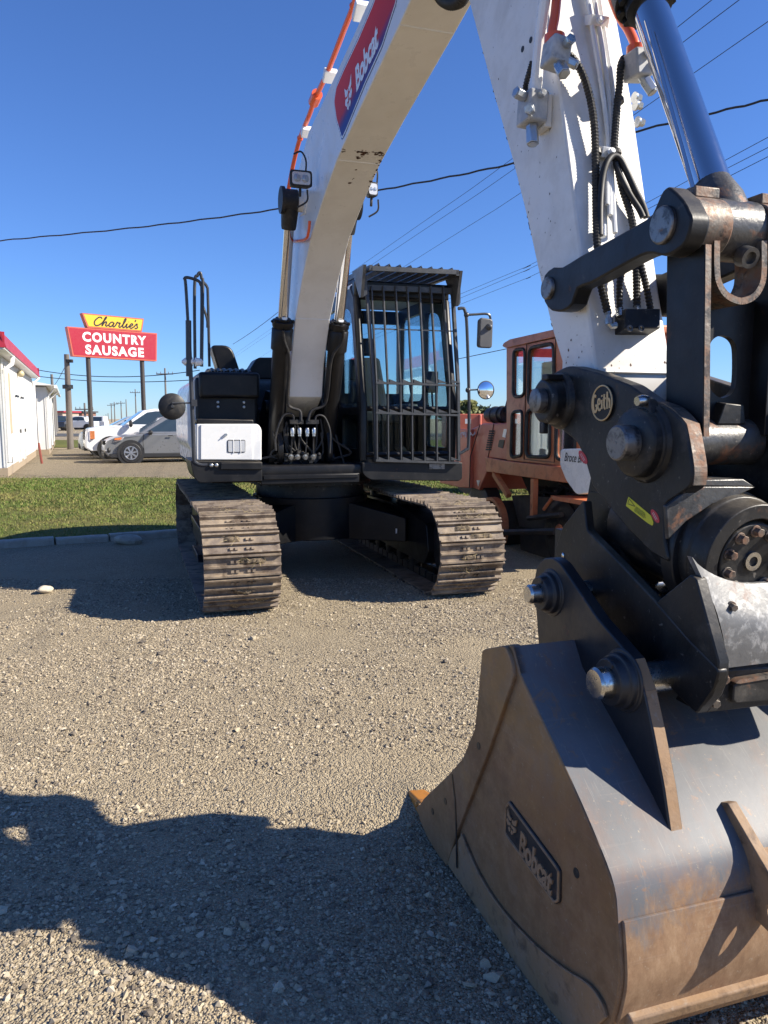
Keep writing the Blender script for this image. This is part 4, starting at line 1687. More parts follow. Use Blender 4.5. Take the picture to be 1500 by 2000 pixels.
# work lamps on both sides of the boom
def boom_lamp(x, y, v, sx, sz, flip):
    u, w = tr1(v, x, y)
    c = V(u, v, w)
    o = bpy.data.objects.new('work_lamp', None)
    col.objects.link(o)
    o.parent = boom
    mb = MB()
    q = round_poly([(-sx, -sz), (sx, -sz), (sx, sz), (-sx, sz)], 0.025, 4)
    mb.prism([c + Vector((a, -0.025, b_)) for a, b_ in q], [c + Vector((a * 0.85, 0.06, b_ * 0.85)) for a, b_ in q])
    mb.tube([c + Vector((0, 0.02, -sz)), c + Vector((0.0, 0.03, -sz - 0.06))], 0.012, 6)
    mb.build('lamp_housing', M['rubber'], o, bevel=0.008)
    mb = MB()
    q = round_poly([(-sx * 0.8, -sz * 0.74), (sx * 0.8, -sz * 0.74), (sx * 0.8, sz * 0.74), (-sx * 0.8, sz * 0.74)], 0.02, 4)
    mb.prism([c + Vector((a, -0.024, b_)) for a, b_ in q], [c + Vector((a, -0.028, b_)) for a, b_ in q])
    mb.build('reflector', M['lens'], o)
    mb = MB()
    for s_ in (-0.36, 0.36):
        mb.lathe(c + Vector((s_ * sx, -0.027, 0)), c + Vector((s_ * sx, -0.032, 0)), [(0, sx * 0.36), (1, sx * 0.26)], 20)
    mb.build('lens', M['clear_glass'], o)
    mb = MB()
    mb.tube(catmull([c + Vector((0.05, 0.04, sz)), c + Vector((0.05, 0.03, sz + 0.09)), c + Vector((0.02, 0.06, sz + 0.16)), c + Vector((-0.03, 0.1, sz + 0.15))], 5), 0.007, 6)
    mb.mark()
    mb.tube(catmull([c + Vector((0.06, 0.04, -sz)), c + Vector((0.06, 0.05, -sz - 0.08)), c + Vector((-0.01, 0.06, -sz - 0.13))], 5), 0.007, 6)
    mb.build('cable', M['rubber'], o)
    return o


boom_lamp(587, 350, VC - 0.30, 0.088, 0.062, 1)
boom_lamp(727, 371, VC + 0.22, 0.04, 0.055, -1)

# boom cylinders
for sgn, ex, ey, bx, by, sx_, sy_ in ((-1, 567, 392, 551, 690, 545, 880), (1, 690, 420, 663, 690, 650, 880)):
    v = VC + sgn * 0.262
    top = tr1(VC - 0.262, 567, 392)
    knee = tr1(VC - 0.262, 553, 622)
    d = (Vector(top) - Vector(knee)).normalized()
    base = Vector(knee) - d * 1.42
    cyl_o = bpy.data.objects.new('boom_cylinder', None)
    col.objects.link(cyl_o)
    cyl_o.parent = exc
    T_, K_, B0 = V(top[0], v, top[1]), V(knee[0], v, knee[1]), V(base.x, v, base.y)
    mb = MB()
    mb.cyl(K_, T_, 0.047, n=24)
    mb.build('rod', M['chrome'], cyl_o)
    mb = MB()
    ax = (K_ - B0)
    mb.lathe(B0, K_, [(0, 0.05), (0.02, 0.082), (0.80, 0.082), (0.80, 0.098), (0.93, 0.098), (0.94, 0.088), (0.955, 0.098), (0.985, 0.098), (0.99, 0.07), (1, 0.07)], 28)
    for k in range(10):
        a = 2 * math.pi * k / 10
        mb.ball(K_ - ax.normalized() * 0.03 + Vector((0.098 * math.cos(a), 0.098 * math.sin(a), 0)), 0.014, 6, 4)
    mb.cyl(V(base.x, v - 0.07, base.y), V(base.x, v + 0.07, base.y), 0.09, n=20)
    mb.build('barrel', M['black'], cyl_o)
    mb = MB()
    mb.box(K_ - ax.normalized() * 0.0 + Vector((0, -0.071, -0.01)), (0.05, 0.004, 0.022))
    mb.build('tag', M['white_clean'], cyl_o)
    mb = MB()      # rod eye
    mb.cyl(V(top[0], v - 0.055, top[1]), V(top[0], v + 0.055, top[1]), 0.092, n=24)
    mb.lathe(T_ - (T_ - K_).normalized() * 0.23, T_, [(0, 0.06), (0.1, 0.065), (1, 0.08)], 20)
    mb.cyl(V(top[0], v + sgn * 0.055, top[1]), V(top[0], v + sgn * 0.085, top[1]), 0.11, n=24)
    mb.build('rod_eye', M['rubber'], cyl_o)
    # pipe down the barrel to the valve hoses
    mb = MB()
    xx = [(553, 645), (556, 668), (565, 700), (562, 770), (563, 790), (571, 797), (586, 803), (588, 822)] if sgn < 0 else [(671, 645), (668, 668), (648, 700), (640, 770), (632, 792), (612, 800), (605, 808), (602, 822)]
    off = knee[0] + 0.10
    P_ = []
    for i, (a, b_) in enumerate(xx):
        uu = base.x + (knee[0] - base.x) * max(0, (b_ - 900) / (622 - 900)) + 0.11 if i < 5 else 0.86
        P_ += px3(uu, [(a, b_)])
    mb.tube(catmull(P_, 4), 0.014, 8)
    mb.build('hydraulic_pipe', M['rubber'], cyl_o)
# boom foot pin on the boom between rod eyes
mb = MB()
u, w = tr1(VC - 0.262, 567, 392)
mb.cyl(V(u, VC - 0.21, w), V(u, VC + 0.21, w), 0.085, n=24)
mb.lat([(u - 0.12, w + 0.13), (u + 0.14, w + 0.14), (u + 0.25, w - 0.02), (u + 0.12, w - 0.13), (u - 0.1, w - 0.1)], BL - 0.006, BR + 0.006)
mb.build('cylinder_lug', M['white'], boom, bevel=0.008)

# hoses at the boom foot: connector bank
mb = MB()
mb2 = MB()
mb3 = MB()
for x in (571, 585, 600, 613):
    mb.mark(); mb2.mark(); mb3.mark()
    a, b_ = px3(0.84, [(x, 836), (x, 852)])
    mb.lathe(a, b_, [(0, 0.016), (0.2, 0.021), (0.7, 0.021), (0.75, 0.017), (1, 0.017)], 12)
    c, d = px3(0.82, [(x - 1, 852), (x - 4 + (x % 5), 892)])
    mb2.tube(catmull([b_, (b_ + c) / 2 + Vector((0, 0.01, -0.04)), d], 4), 0.008, 6)
    mb3.hexbolt(d, (0, -1, -0.4), 0.02, 0.025)
mb.build('hose_coupling', M['zinc'], exc)
mb2.build('hose', M['rubber'], exc)
mb3.build('hose_fitting', M['zinc'], exc)
mb = MB()
for a, b_ in (((566, 824), (592, 824)), ((597, 824), (622, 824))):
    mb.mark()
    p, q = px3(0.84, [a, b_])
    mb.prism([p + Vector((0, -0.02, -0.02)), p + Vector((0, 0.02, -0.02)), p + Vector((0, 0.02, 0.02)), p + Vector((0, -0.02, 0.02))], [q + Vector((0, -0.02, -0.02)), q + Vector((0, 0.02, -0.02)), q + Vector((0, 0.02, 0.02)), q + Vector((0, -0.02, 0.02))])
mb.build('hose_clamp', M['coupler'], exc)
mb = MB()
for P_ in ([(573, 826), (573, 812), (564, 808), (552, 814), (542, 838), (538, 860), (539, 880)], [(615, 826), (617, 814), (626, 811), (636, 818), (645, 845), (644, 885)]):
    mb.mark()
    mb.tube(catmull(px3(0.84, P_), 5), 0.010, 8)
rr_ = random.Random(31)
for k in range(14):
    x = rr_.uniform(535, 660)
    y0_ = rr_.uniform(850, 890)
    mb.mark()
    mb.tube(catmull(px3(0.72, [(x, y0_ - 40), (x + rr_.uniform(-12, 12), y0_), (x + rr_.uniform(-30, 30), y0_ + 30), (x + rr_.uniform(-40, 40), y0_ + 42)]), 4), 0.012, 6)
mb.build('hose', M['rubber'], exc)
mb = MB()
for k in range(9):
    c = px3(0.76, [(558 + k * 8, 893 + rr_.uniform(-6, 8))])[0]
    mb.box(c, (0.04, 0.05, rr_.uniform(0.03, 0.09)))
    mb.hexbolt(c + Vector((0, -0.03, 0.02)), (0, -1, 0.2), 0.014, 0.016)
mb.build('control_valve', M['coupler'], exc, bevel=0.004)

# ------------------------------------------------------------------ arm
AH = 0.147
AL, AR = VC - AH, VC + AH
arm = bpy.data.objects.new('arm', None)
col.objects.link(arm)
arm.parent = exc
a_l = tr(AL, [(915, 0), (960, 170), (1000, 310), (1030, 430), (1058, 560), (1080, 650), (1097, 706)])
a_r = tr(AL, [(1064, 0), (1092, 172), (1116, 360), (1140, 548), (1156, 660), (1164, 724)])
PIN1 = (5.838, 1.66)
PIN2 = (6.306, 1.533)
PIN3 = (6.346, 2.118)
tip = [(PIN1[0] + 0.11 * math.cos(a), PIN1[1] + 0.11 * math.sin(a)) for a in np.linspace(R(200), R(350), 8)]
dl = (Vector(a_l[0]) - Vector(a_l[2])).normalized()
dr = (Vector(a_r[0]) - Vector(a_r[3])).normalized()
u0 = Vector(a_l[0]) + dl * 0.7
u1 = Vector(a_r[0]) + dr * 1.0
prof = [tuple(u1 + Vector((-0.3, 0.5))), tuple(u0 + Vector((-0.05, 0.2))), tuple(u0)] + a_l + tip + a_r[::-1] + [tuple(u1)]
mb = MB()
mb.lat(prof, AL, AR)
mb.build('arm_body', M['white_worn'], arm, bevel=0.008)
# outer face frame of reference
OA = Vector(a_r[-1])
OB = Vector(a_r[0])
OD = (OB - OA).normalized()
ON = Vector((-OD.y, OD.x)) if Vector((-OD.y, OD.x)).x > 0 else Vector((OD.y, -OD.x))


def of(x, y, off=0.0):
    """point of the arm's outer face seen at (x, y), lifted off the face"""
    # plane through OA with normal ON in (u, w)
    r = ray(x, y)
    du, dv, dw = float(np.dot(r, HV)), float(np.dot(r, LV)), float(r[2])
    c = CAMP - ORG0
    cu, cv, cw = float(np.dot(c, HV)), float(np.dot(c, LV)), float(c[2])
    P0 = OA + ON * off
    t = ((P0.x - cu) * ON.x + (P0.y - cw) * ON.y) / (du * ON.x + dw * ON.y)
    return V(cu + t * du, cv + t * dv, cw + t * dw)


NO = V(ON.x, 0, ON.y)
AD = V(OD.x, 0, OD.y)
# chipped edges, scuffs
chips('paint_chip', M['rust_chip'], arm, [tuple(p) for p in a_l], AL, AR, [(0.4 + 0.13 * k, AL + 0.005, 0.09, 0.004, [3, 9, 2, 6, 1, 8][k % 6]) for k in range(11)], 4)
mb = MB()
rr_ = random.Random(77)
for k in range(110):
    f = rr_.random() ** 1.7
    c = Vector(a_r[-1]).lerp(Vector(a_r[0]), f * 0.9)
    p = c + ON * 0.001
    v_ = rr_.uniform(AL + 0.01, AR - 0.01)
    r_ = abs(rr_.gauss(0, 0.0022)) + 0.0008
    mb.add([V(p.x + OD.x * r_ * math.cos(q) * 1.4, v_ + r_ * math.sin(q) * rr_.uniform(0.5, 1.5), p.y + OD.y * r_ * math.cos(q) * 1.4) for q in np.linspace(0, 5.3, 6)], [tuple(range(6))])
for k in range(36):
    f = rr_.random() ** 1.5 * 0.9
    c = Vector(a_l[-1]).lerp(Vector(a_r[-1]), rr_.random()).lerp(Vector(a_l[0]).lerp(Vector(a_r[0]), rr_.random()), f)
    r_ = abs(rr_.gauss(0, 0.0018)) + 0.0008
    mb.add([V(c.x + r_ * math.cos(q), AL - 0.001, c.y + r_ * math.sin(q) * rr_.uniform(0.7, 2)) for q in np.linspace(0, 5.3, 6)], [tuple(range(6))])
mb.build('scuff', M['rust_chip'], arm, smooth=0)['kind'] = 'stuff'
# tip seam plate at the lower end
mb = MB()
p = of(1165, 760, 0.0)
s_ = 0.02
mb.prism([V(OA.x - ON.x * 0.01, AL + 0.004, OA.y - ON.y * 0.01) + AD * -0.012, V(OA.x + ON.x * 0.008, AL + 0.004, OA.y + ON.y * 0.008) + AD * -0.006, V(OA.x + ON.x * 0.008, AL + 0.004, OA.y + ON.y * 0.008) + AD * 0.006, V(OA.x - ON.x * 0.01, AL + 0.004, OA.y - ON.y * 0.01) + AD * 0.012],
         [V(OA.x - ON.x * 0.01, AR - 0.004, OA.y - ON.y * 0.01) + AD * -0.012, V(OA.x + ON.x * 0.008, AR - 0.004, OA.y + ON.y * 0.008) + AD * -0.006, V(OA.x + ON.x * 0.008, AR - 0.004, OA.y + ON.y * 0.008) + AD * 0.006, V(OA.x - ON.x * 0.01, AR - 0.004, OA.y - ON.y * 0.01) + AD * 0.012])
mb.build('weld_seam', M['white_worn'], arm)

# white steel pipes down the middle of the outer face
for xs in ([(1143, -30), (1172, 150), (1187, 262), (1186, 300), (1186, 400)], [(1156, -30), (1182, 130), (1192, 230), (1190, 300), (1191, 420)], [(1166, -30), (1192, 140), (1197, 200), (1193, 292), (1201, 455)]):
    mb = MB()
    mb.tube(catmull([of(x, y, 0.024) for x, y in xs], 5), 0.0085, 8)
    mb.build('steel_pipe', M['white_clean'], arm)
for x, y in ((1165, 42), (1187, 298)):
    mb = MB()
    c = of(x, y, 0.02)
    rot = Matrix.Rotation(math.atan2(ON.y, ON.x) * 0 + 0.35, 3, 'X')
    mb.box(c, (0.075, 0.05, 0.034), rot)
    mb.hexbolt(of(x + 6, y, 0.045), NO, 0.011, 0.012)
    mb.build('pipe_clamp', M['white_clean'], arm, bevel=0.004)


def hose(name, pts, r, rib=True, m='rubber', step=0.006):
    P_ = catmull([of(*p) for p in pts], 10)
    # resample evenly so that the ribs are regular
    out = [P_[0]]
    acc = 0
    for i in range(1, len(P_)):
        seg = (P_[i] - P_[i - 1]).length
        while acc + seg >= step:
            t = (step - acc) / seg
            q = P_[i - 1].lerp(P_[i], t)
            out.append(q)
            P_[i - 1] = q
            seg = (P_[i] - q).length
            acc = 0
        acc += seg
    mb = MB()
    mb.tube(out, r, 10, rib=0.13 if rib else 0)
    return mb.build(name, M[m], arm, smooth=20 if rib else 50)


# ribbed and smooth hoses
hose('ribbed_hose', [(1112, 108, 0.05), (1122, 118, 0.055), (1138, 145, 0.055), (1152, 190, 0.05), (1160, 240, 0.045), (1163, 300, 0.035), (1164, 400, 0.03), (1166, 470, 0.03), (1172, 545, 0.03), (1182, 590, 0.03), (1187, 612, 0.03)], 0.0125)
hose('ribbed_hose', [(1219, 112, 0.07), (1212, 130, 0.07), (1210, 165, 0.06), (1206, 200, 0.05), (1203, 240, 0.045), (1200, 292, 0.04), (1207, 330, 0.035), (1216, 370, 0.03), (1232, 420, 0.03), (1240, 470, 0.03), (1243, 540, 0.035), (1244, 600, 0.03)], 0.012)
hose('smooth_hose', [(1172, 460, 0.035), (1172, 400, 0.04), (1176, 350, 0.05), (1184, 320, 0.058), (1196, 305, 0.06), (1210, 310, 0.06), (1224, 335, 0.055), (1240, 370, 0.05), (1255, 400, 0.045), (1264, 428, 0.04)], 0.0115, rib=False)
hose('smooth_hose', [(1202, 318, 0.05), (1212, 345, 0.045), (1230, 380, 0.045), (1248, 408, 0.045), (1256, 425, 0.045)], 0.0105, rib=False)
hose('ribbed_hose', [(1242, 505, 0.04), (1225, 518, 0.045), (1212, 540, 0.045), (1210, 570, 0.04), (1210, 605, 0.03)], 0.0105)
hose('ribbed_hose', [(1250, 510, 0.045), (1262, 560, 0.04), (1268, 590, 0.035), (1272, 612, 0.03)], 0.011)
mb = MB()
for a, b_ in (((1187, 606), (1190, 634)), ((1210, 600), (1212, 618)), ((1244, 595), (1246, 615)), ((1271, 606), (1274, 634))):
    mb.mark()
    p, q = of(a[0], a[1], 0.03), of(b_[0], b_[1], 0.03)
    mb.lathe(p, q, [(0, 0.010), (0.25, 0.0125), (0.3, 0.009), (0.55, 0.009), (0.6, 0.014), (1, 0.014)], 8)
mb.tube([of(1190, 630, 0.03), of(1194, 637, 0.03), of(1203, 635, 0.03)], 0.011, 8)
mb.mark()
mb.tube([of(1177, 440, 0.03), of(1177, 462, 0.03)], 0.012, 8)
mb.build('hose_fitting', M['zinc'], arm)
# manifold block
mb = MB()
bq = [of(1200, 617, 0.0), of(1268, 617, 0.0), of(1268, 655, 0.0), of(1200, 655, 0.0)]
mb.prism(bq, [p + NO * 0.06 for p in bq])
mb.build('manifold', M['coupler'], arm, bevel=0.004)
mb = MB()
for x in (1229, 1251):
    mb.mark()
    c = of(x, 642, 0.06)
    mb.lathe(c, c + NO * 0.006, [(0, 0.011), (1, 0.011), (1, 0.006), (0.2, 0.005)], 12, caps=False)
mb.build('manifold_bolt', M['pin'], arm)


# hydraulic stop valves: grey blocks with plugs
def valve(c, s, m, name, plugs, tilt=0.0, lab=None):
    o = bpy.data.objects.new(name, None)
    col.objects.link(o)
    o.parent = arm
    if lab:
        o['label'] = lab
    rot = Matrix.Rotation(tilt, 3, 'Y')
    mb = MB()
    mb.box(c, s, rot)
    mb.build('valve_block', m, o, bevel=0.008, seg=2)
    mb = MB()
    for d, r_, l_, off in plugs:
        mb.mark()
        d = rot @ Vector(d).normalized()
        p = c + rot @ Vector(off)
        mb.cyl(p, p + d * l_ * 0.35, r_ * 0.75, n=12)
        mb.cyl(p + d * l_ * 0.3, p + d * l_, r_, n=6)
        mb.cyl(p + d * l_, p + d * l_ * 1.05, r_ * 0.72, n=12)
    mb.build('plug', M['zinc'], o, bevel=0.002)
    return o


c = V(*[(lambda p: (p[0], AL - 0.06, p[1]))(tr1(AL - 0.06, 1040, 214))][0])
valve(c, (0.075, 0.10, 0.105), M['grey_valve'], 'stop_valve', [((0, -0.2, -1), 0.023, 0.095, (0, 0.0, -0.03)), ((-1, -0.3, 0.1), 0.02, 0.055, (-0.03, -0.01, 0.03)), ((0, -1, 0), 0.013, 0.03, (0, -0.045, 0.03)), ((-0.6, -0.8, -0.2), 0.018, 0.05, (-0.02, -0.03, -0.02))], 0.05)
mb = MB()
mb.box(c + Vector((0.045, 0.01, -0.01)), (0.03, 0.09, 0.11))
mb.build('valve_mount', M['white_worn'], arm, bevel=0.004)
mb = MB()
top_ = [tr1(AL - 0.06, *p) for p in ((1046, 180), (1050, 130), (1056, 60), (1066, -20))]
mb.tube([V(u, AL - 0.06, w) for u, w in top_], [0.022, 0.02, 0.02, 0.02], 10)
mb.build('steel_pipe', M['white_clean'], arm)
mb = MB()
P_ = catmull([V(u, AL - 0.04, w) for u, w in tr(AL - 0.04, [(1026, 180), (1027, 165), (1034, 140), (1040, 120)])], 8)
mb.tube(P_, 0.01, 8, rib=0.13)
mb.build('ribbed_hose', M['rubber'], arm)
mb = MB()
for x, y in ((1037, 78), (1021, 96)):
    mb.mark()
    u, w = tr1(AL, x, y)
    mb.cyl(V(u, AL - 0.002, w), V(u, AL + 0.004, w), 0.011, n=14)
mb.build('bolt_hole', M['rubber'], arm)
c2 = of(1086, 105, 0.10)
valve(c2, (0.07, 0.085, 0.085), M['grey_valve'], 'stop_valve', [((0.2, -0.6, -0.8), 0.022, 0.065, (0.0, -0.02, -0.035)), ((0, -1, 0.1), 0.018, 0.035, (0.01, -0.04, 0.015)), ((0.8, -0.5, -0.4), 0.016, 0.05, (0.02, -0.02, -0.02))], 0.15)
c3 = of(1246, 128, 0.10)
valve(c3, (0.07, 0.085, 0.09), M['grey_valve'], 'stop_valve', [((0.3, -0.4, -0.9), 0.021, 0.075, (0.005, -0.01, -0.035)), ((0, -1, 0.1), 0.017, 0.03, (0.01, -0.04, 0.02)), ((0.6, -0.8, -0.1), 0.016, 0.04, (0.02, -0.03, -0.01))], -0.1)
for c_, pts in ((c2, [(1083, 76, 0.10), (1079, 60, 0.10), (1084, 30, 0.10), (1090, -30, 0.09)]), (c3, [(1243, 98, 0.10), (1238, 80, 0.10), (1226, 55, 0.09), (1210, 30, 0.08), (1190, -20, 0.07)])):
    mb = MB()
    mb.tube(catmull([of(*p) for p in pts], 6), 0.0165, 12)
    p = of(*pts[0])
    mb.cyl(p + Vector((0, 0, 0.012)), p - Vector((0, 0, 0.014)), 0.034, n=14)
    mb.build('orange_pipe', M['orange_pipe'], arm)
mb = MB()
for x, y, o_ in ((1209, 197, 0.045), (1165, 298, 0.03), (1204, 298, 0.035)):
    mb.mark()
    c = of(x, y, o_)
    mb.lathe(c - AD * 0.008, c + AD * 0.008, [(0, 0.017), (1, 0.017)], 12)
mb.build('cable_tie', M['rubber'], arm)
mb = MB()
for y in (190, 205, 238):
    mb.mark()
    c = of(1238 + (y - 190) * 0.12, y, -0.03)
    mb.hexbolt(c, (1, 0, 0), 0.014, 0.022)
mb.build('bolt', M['zinc'], arm)
for k, (v_, uo) in enumerate(((-0.01, -0.03), (-0.03, 0.0))):
    mb = MB()
    P_ = catmull([V(5.98 + uo, AR - 0.0 + v_ * 0.3, 2.25), V(6.06 + uo, AR + 0.02 + v_ * 0.5, 2.1), V(6.14 + uo, AR + 0.0 + v_, 1.9), V(6.14 + uo, AR - 0.02 + v_, 1.74), V(6.10 + uo, AR - 0.03 + v_, 1.6), V(6.06 + uo, AR - 0.05 + v_, 1.4)], 16)
    mb.tube(P_, 0.012, 10, rib=0.1)
    mb.build('ribbed_hose', M['rubber'], arm)
# ribbed hose seen above the boom tip
mb = MB()
P_ = catmull([V(*(lambda q: (q[0], VC - 0.02, q[1]))(tr1(VC - 0.02, x, y))) for x, y in ((850, -30), (862, -4), (880, 6), (900, 0), (915, -25))], 12)
mb.tube(P_, 0.03, 10, rib=0.1)
mb.build('ribbed_hose', M['rubber'], arm)

# ------------------------------------------------------------------ bucket cylinder
bcy = bpy.data.objects.new('bucket_cylinder', None)
col.objects.link(bcy)
bcy.parent = exc
pt = tr1(VC, 1270, 18)
pb = PIN3
E0 = V(pb[0], VC, pb[1])
E1 = V(pt[0], VC, pt[1])
dd = (E1 - E0).normalized()
mb = MB()
mb.cyl(E0 + dd * 0.09, E1 + dd * 0.1, 0.053, n=36)
mb.build('rod', M['chrome'], bcy)
mb = MB()
mb.lathe(E1 - dd * 0.0, E1 + dd * 0.9, [(0, 0.06), (0.005, 0.072), (0.05, 0.072), (0.052, 0.098), (0.13, 0.098), (0.132, 0.085), (1, 0.085)], 32)
for k in range(12):
    a = 2 * math.pi * k / 12
    x_ = dd.orthogonal().normalized()
    y_ = dd.cross(x_)
    mb.cyl(E1 + dd * 0.03 + (x_ * math.cos(a) + y_ * math.sin(a)) * 0.083, E1 + dd * 0.06 + (x_ * math.cos(a) + y_ * math.sin(a)) * 0.083, 0.012, n=6)
mb.build('barrel', M['satin_black'], bcy)
mb = MB()
mb.cyl(V(pb[0], VC - 0.062, pb[1]), V(pb[0], VC + 0.062, pb[1]), 0.082, n=32)
mb.lathe(E0, E0 + dd * 0.16, [(0, 0.075), (0.6, 0.07), (1, 0.053)], 28)
c = E0 + Vector((0.012, -0.05, -0.075))
mb.lathe(c, c + Vector((0, -0.03, -0.012)), [(0, 0.03), (1, 0.028), (1, 0.017), (0.6, 0.015)], 16)
mb.build('rod_eye', M['worn_tube'], bcy)
mb = MB()
mb.tube([V(u, VC - 0.075, w) for u, w in tr(VC - 0.075, [(1262, 40), (1355, 372)])], 0.006, 8)
mb.build('sensor_rod', M['chrome'], bcy)

# ------------------------------------------------------------------ links
lk_px = [(1058, 563), (1063, 537), (1080, 522), (1097, 522), (1133, 500), (1200, 463), (1263, 427), (1277, 410), (1290, 380), (1300, 367), (1310, 367), (1333, 390), (1345, 413), (1350, 430), (1340, 470), (1320, 490), (1297, 500), (1273, 495), (1250, 500), (1200, 527), (1153, 553), (1127, 563), (1117, 593), (1100, 607), (1077, 607), (1063, 590)]
LKV = VC - 0.225
lk = tr(LKV, lk_px)
for v0, v1, lab in ((LKV, LKV + 0.06, None), (VC + 0.165, VC + 0.225, None)):
    mb = MB()
    mb.lat(smooth2(lk + [lk[0]], 2)[:-1], v0, v1)
    mb.build('side_link', M['satin_black'], exc, bevel=0.006)
AP = tr1(LKV, 1072, 563)
PV3 = tr1(LKV, 1297, 440)
for (u, w), r_ in ((AP, 0.047), (PV3, 0.062)):
    mb = MB()
    mb.lathe(V(u, LKV - 0.012, w), V(u, VC + 0.24, w), [(0, r_ * 0.75), (0.008, r_ * 0.8), (1, r_ * 0.8)], 28)
    o = mb.build('link_pin', M['pin'], exc, bevel=0.002)
mb = MB()
mb.lathe(V(AP[0], LKV + 0.06, AP[1]), V(AP[0], AL + 0.002, AP[1]), [(0, 0.06), (1, 0.068)], 24)
mb.build('spacer_ring', M['rubber'], exc)
# H-shaped link: tubes, side plates, web with oval opening, U strap
hl = bpy.data.objects.new('tipping_link', None)
col.objects.link(hl)
hl.parent = exc
mb = MB()
mb.cyl(V(PV3[0], LKV + 0.062, PV3[1]), V(PV3[0], VC - 0.066, PV3[1]), 0.078, n=32)
mb.mark()
mb.cyl(V(PV3[0], VC + 0.066, PV3[1]), V(PV3[0], VC + 0.163, PV3[1]), 0.078, n=32)
mb.build('upper_boss', M['worn_edge'], hl, bevel=0.004)
mb = MB()
for v in (VC - 0.11, VC + 0.11):
    mb.mark()
    mb.box(V(PV3[0] - 0.01, v, PV3[1] + 0.088), (0.08, 0.07, 0.03))
mb.build('boss_stop', M['worn_edge'], hl, bevel=0.004)
mb = MB()
mb.cyl(V(PIN2[0], VC - 0.155, PIN2[1]), V(PIN2[0], VC + 0.155, PIN2[1]), 0.068, n=36)
mb.build('lower_boss', M['worn_tube'], hl, bevel=0.004)
HPV = VC - 0.155
hpx = tr(HPV, [(1303, 470), (1377, 470), (1373, 850), (1300, 850)])
hp = [(hpx[0][0], PV3[1] - 0.04), (hpx[1][0], PV3[1] - 0.06), (hpx[2][0], PIN2[1] + 0.02), (hpx[3][0], PIN2[1] + 0.02)]
hp_l = [(6.315, 2.10), (6.425, 2.06), (6.43, 1.56), (6.34, 1.545)]
for v0, v1 in ((HPV, HPV + 0.022), (VC + 0.133, VC + 0.155)):
    mb = MB()
    mb.lat(hp if v0 == HPV else [(6.265, hp[0][1]), (6.385, hp[1][1]), (6.385, hp[2][1]), (6.255, hp[3][1])], v0, v1)
    mb.build('side_plate', M['satin_black'], hl, bevel=0.002)
mb = MB()
ue = (hp[1][0] + hp[2][0]) / 2
d0 = Vector((hp[2][0] - hp[1][0], hp[2][1] - hp[1][1]))
for v0, v1 in ((HPV + 0.002, HPV + 0.020),):
    mb.prism([V(hp[1][0] + 0.0012, v0, hp[1][1]), V(hp[1][0] + 0.0012, v1, hp[1][1]), V(hp[1][0] - 0.004, v1, hp[1][1]), V(hp[1][0] - 0.004, v0, hp[1][1])], [V(hp[2][0] + 0.0012, v0, hp[2][1]), V(hp[2][0] + 0.0012, v1, hp[2][1]), V(hp[2][0] - 0.004, v1, hp[2][1]), V(hp[2][0] - 0.004, v0, hp[2][1])])
mb.build('worn_edge', M['worn_edge'], hl)
# web
uw = hp[0][0] + 0.03
wv0, wv1 = HPV + 0.022, VC + 0.133


def web_pt(x, y):
    (a, b_) = fr(uw, [(x, y)])[0]
    return a, b_


ov = [web_pt(x, y) for x, y in ((1383, 700), (1388, 670), (1402, 657), (1420, 657), (1434, 668), (1439, 690), (1438, 745), (1430, 768), (1412, 777), (1396, 770), (1385, 750))]
ov = smooth2(ov + [ov[0]], 4)[:-1]
mbw = MB()
tmp = MB()
tmp.lath([(wv0, PIN2[1] + 0.05), (wv1, PIN2[1] + 0.05), (wv1, PV3[1] - 0.175), (wv0, PV3[1] - 0.175)], [ov], 0, 1)
mbw.v = [V(uw - 0.02 * p.x, -p.y, p.z) for p in tmp.v]
mbw.f = tmp.f
mbw.build('web', M['satin_black'], hl)
mb = MB()
Upts = [web_pt(x, y) for x, y in ((1402, 470), (1402, 525), (1406, 552), (1420, 578), (1448, 590), (1474, 580), (1488, 556), (1492, 525), (1492, 470))]
us = hp[1][0] - 0.012
Ufr = fr(us, [(1401, 470), (1401, 525), (1405, 552), (1420, 576), (1448, 588), (1474, 578), (1489, 554), (1493, 525), (1493, 470)])
P_ = smooth2(Ufr, 4)
for i in range(len(P_) - 1):
    (a, b_), (c, d) = P_[i], P_[i + 1]
    t = Vector((c - a, d - b_)).normalized()
    n_ = Vector((-t.y, t.x)) * 0.009
    mb.prism([V(us, a + n_.x, b_ + n_.y), V(us, a - n_.x, b_ - n_.y), V(us, c - n_.x, d - n_.y), V(us, c + n_.x, d + n_.y)], [V(us - 0.1, a + n_.x, b_ + n_.y), V(us - 0.1, a - n_.x, b_ - n_.y), V(us - 0.1, c - n_.x, d - n_.y), V(us - 0.1, c + n_.x, d + n_.y)])
mb.build('strap', M['worn_edge'], hl, smooth=50)
mb = MB()
c = fr(PIN2[0] + 0.05, [(1430, 815)])[0]
mb.prism([V(PIN2[0] + 0.05, c[0] - 0.05, c[1] - 0.02), V(PIN2[0] + 0.05, c[0] + 0.05, c[1] - 0.02), V(PIN2[0] + 0.05, c[0] + 0.04, c[1] + 0.035), V(PIN2[0] + 0.05, c[0] - 0.025, c[1] + 0.04)], [V(PIN2[0] - 0.03, c[0] - 0.05, c[1] - 0.02), V(PIN2[0] - 0.03, c[0] + 0.05, c[1] - 0.02), V(PIN2[0] - 0.03, c[0] + 0.04, c[1] + 0.045), V(PIN2[0] - 0.03, c[0] - 0.025, c[1] + 0.05)])
mb.build('hose_bracket', M['coupler'], hl, bevel=0.003)
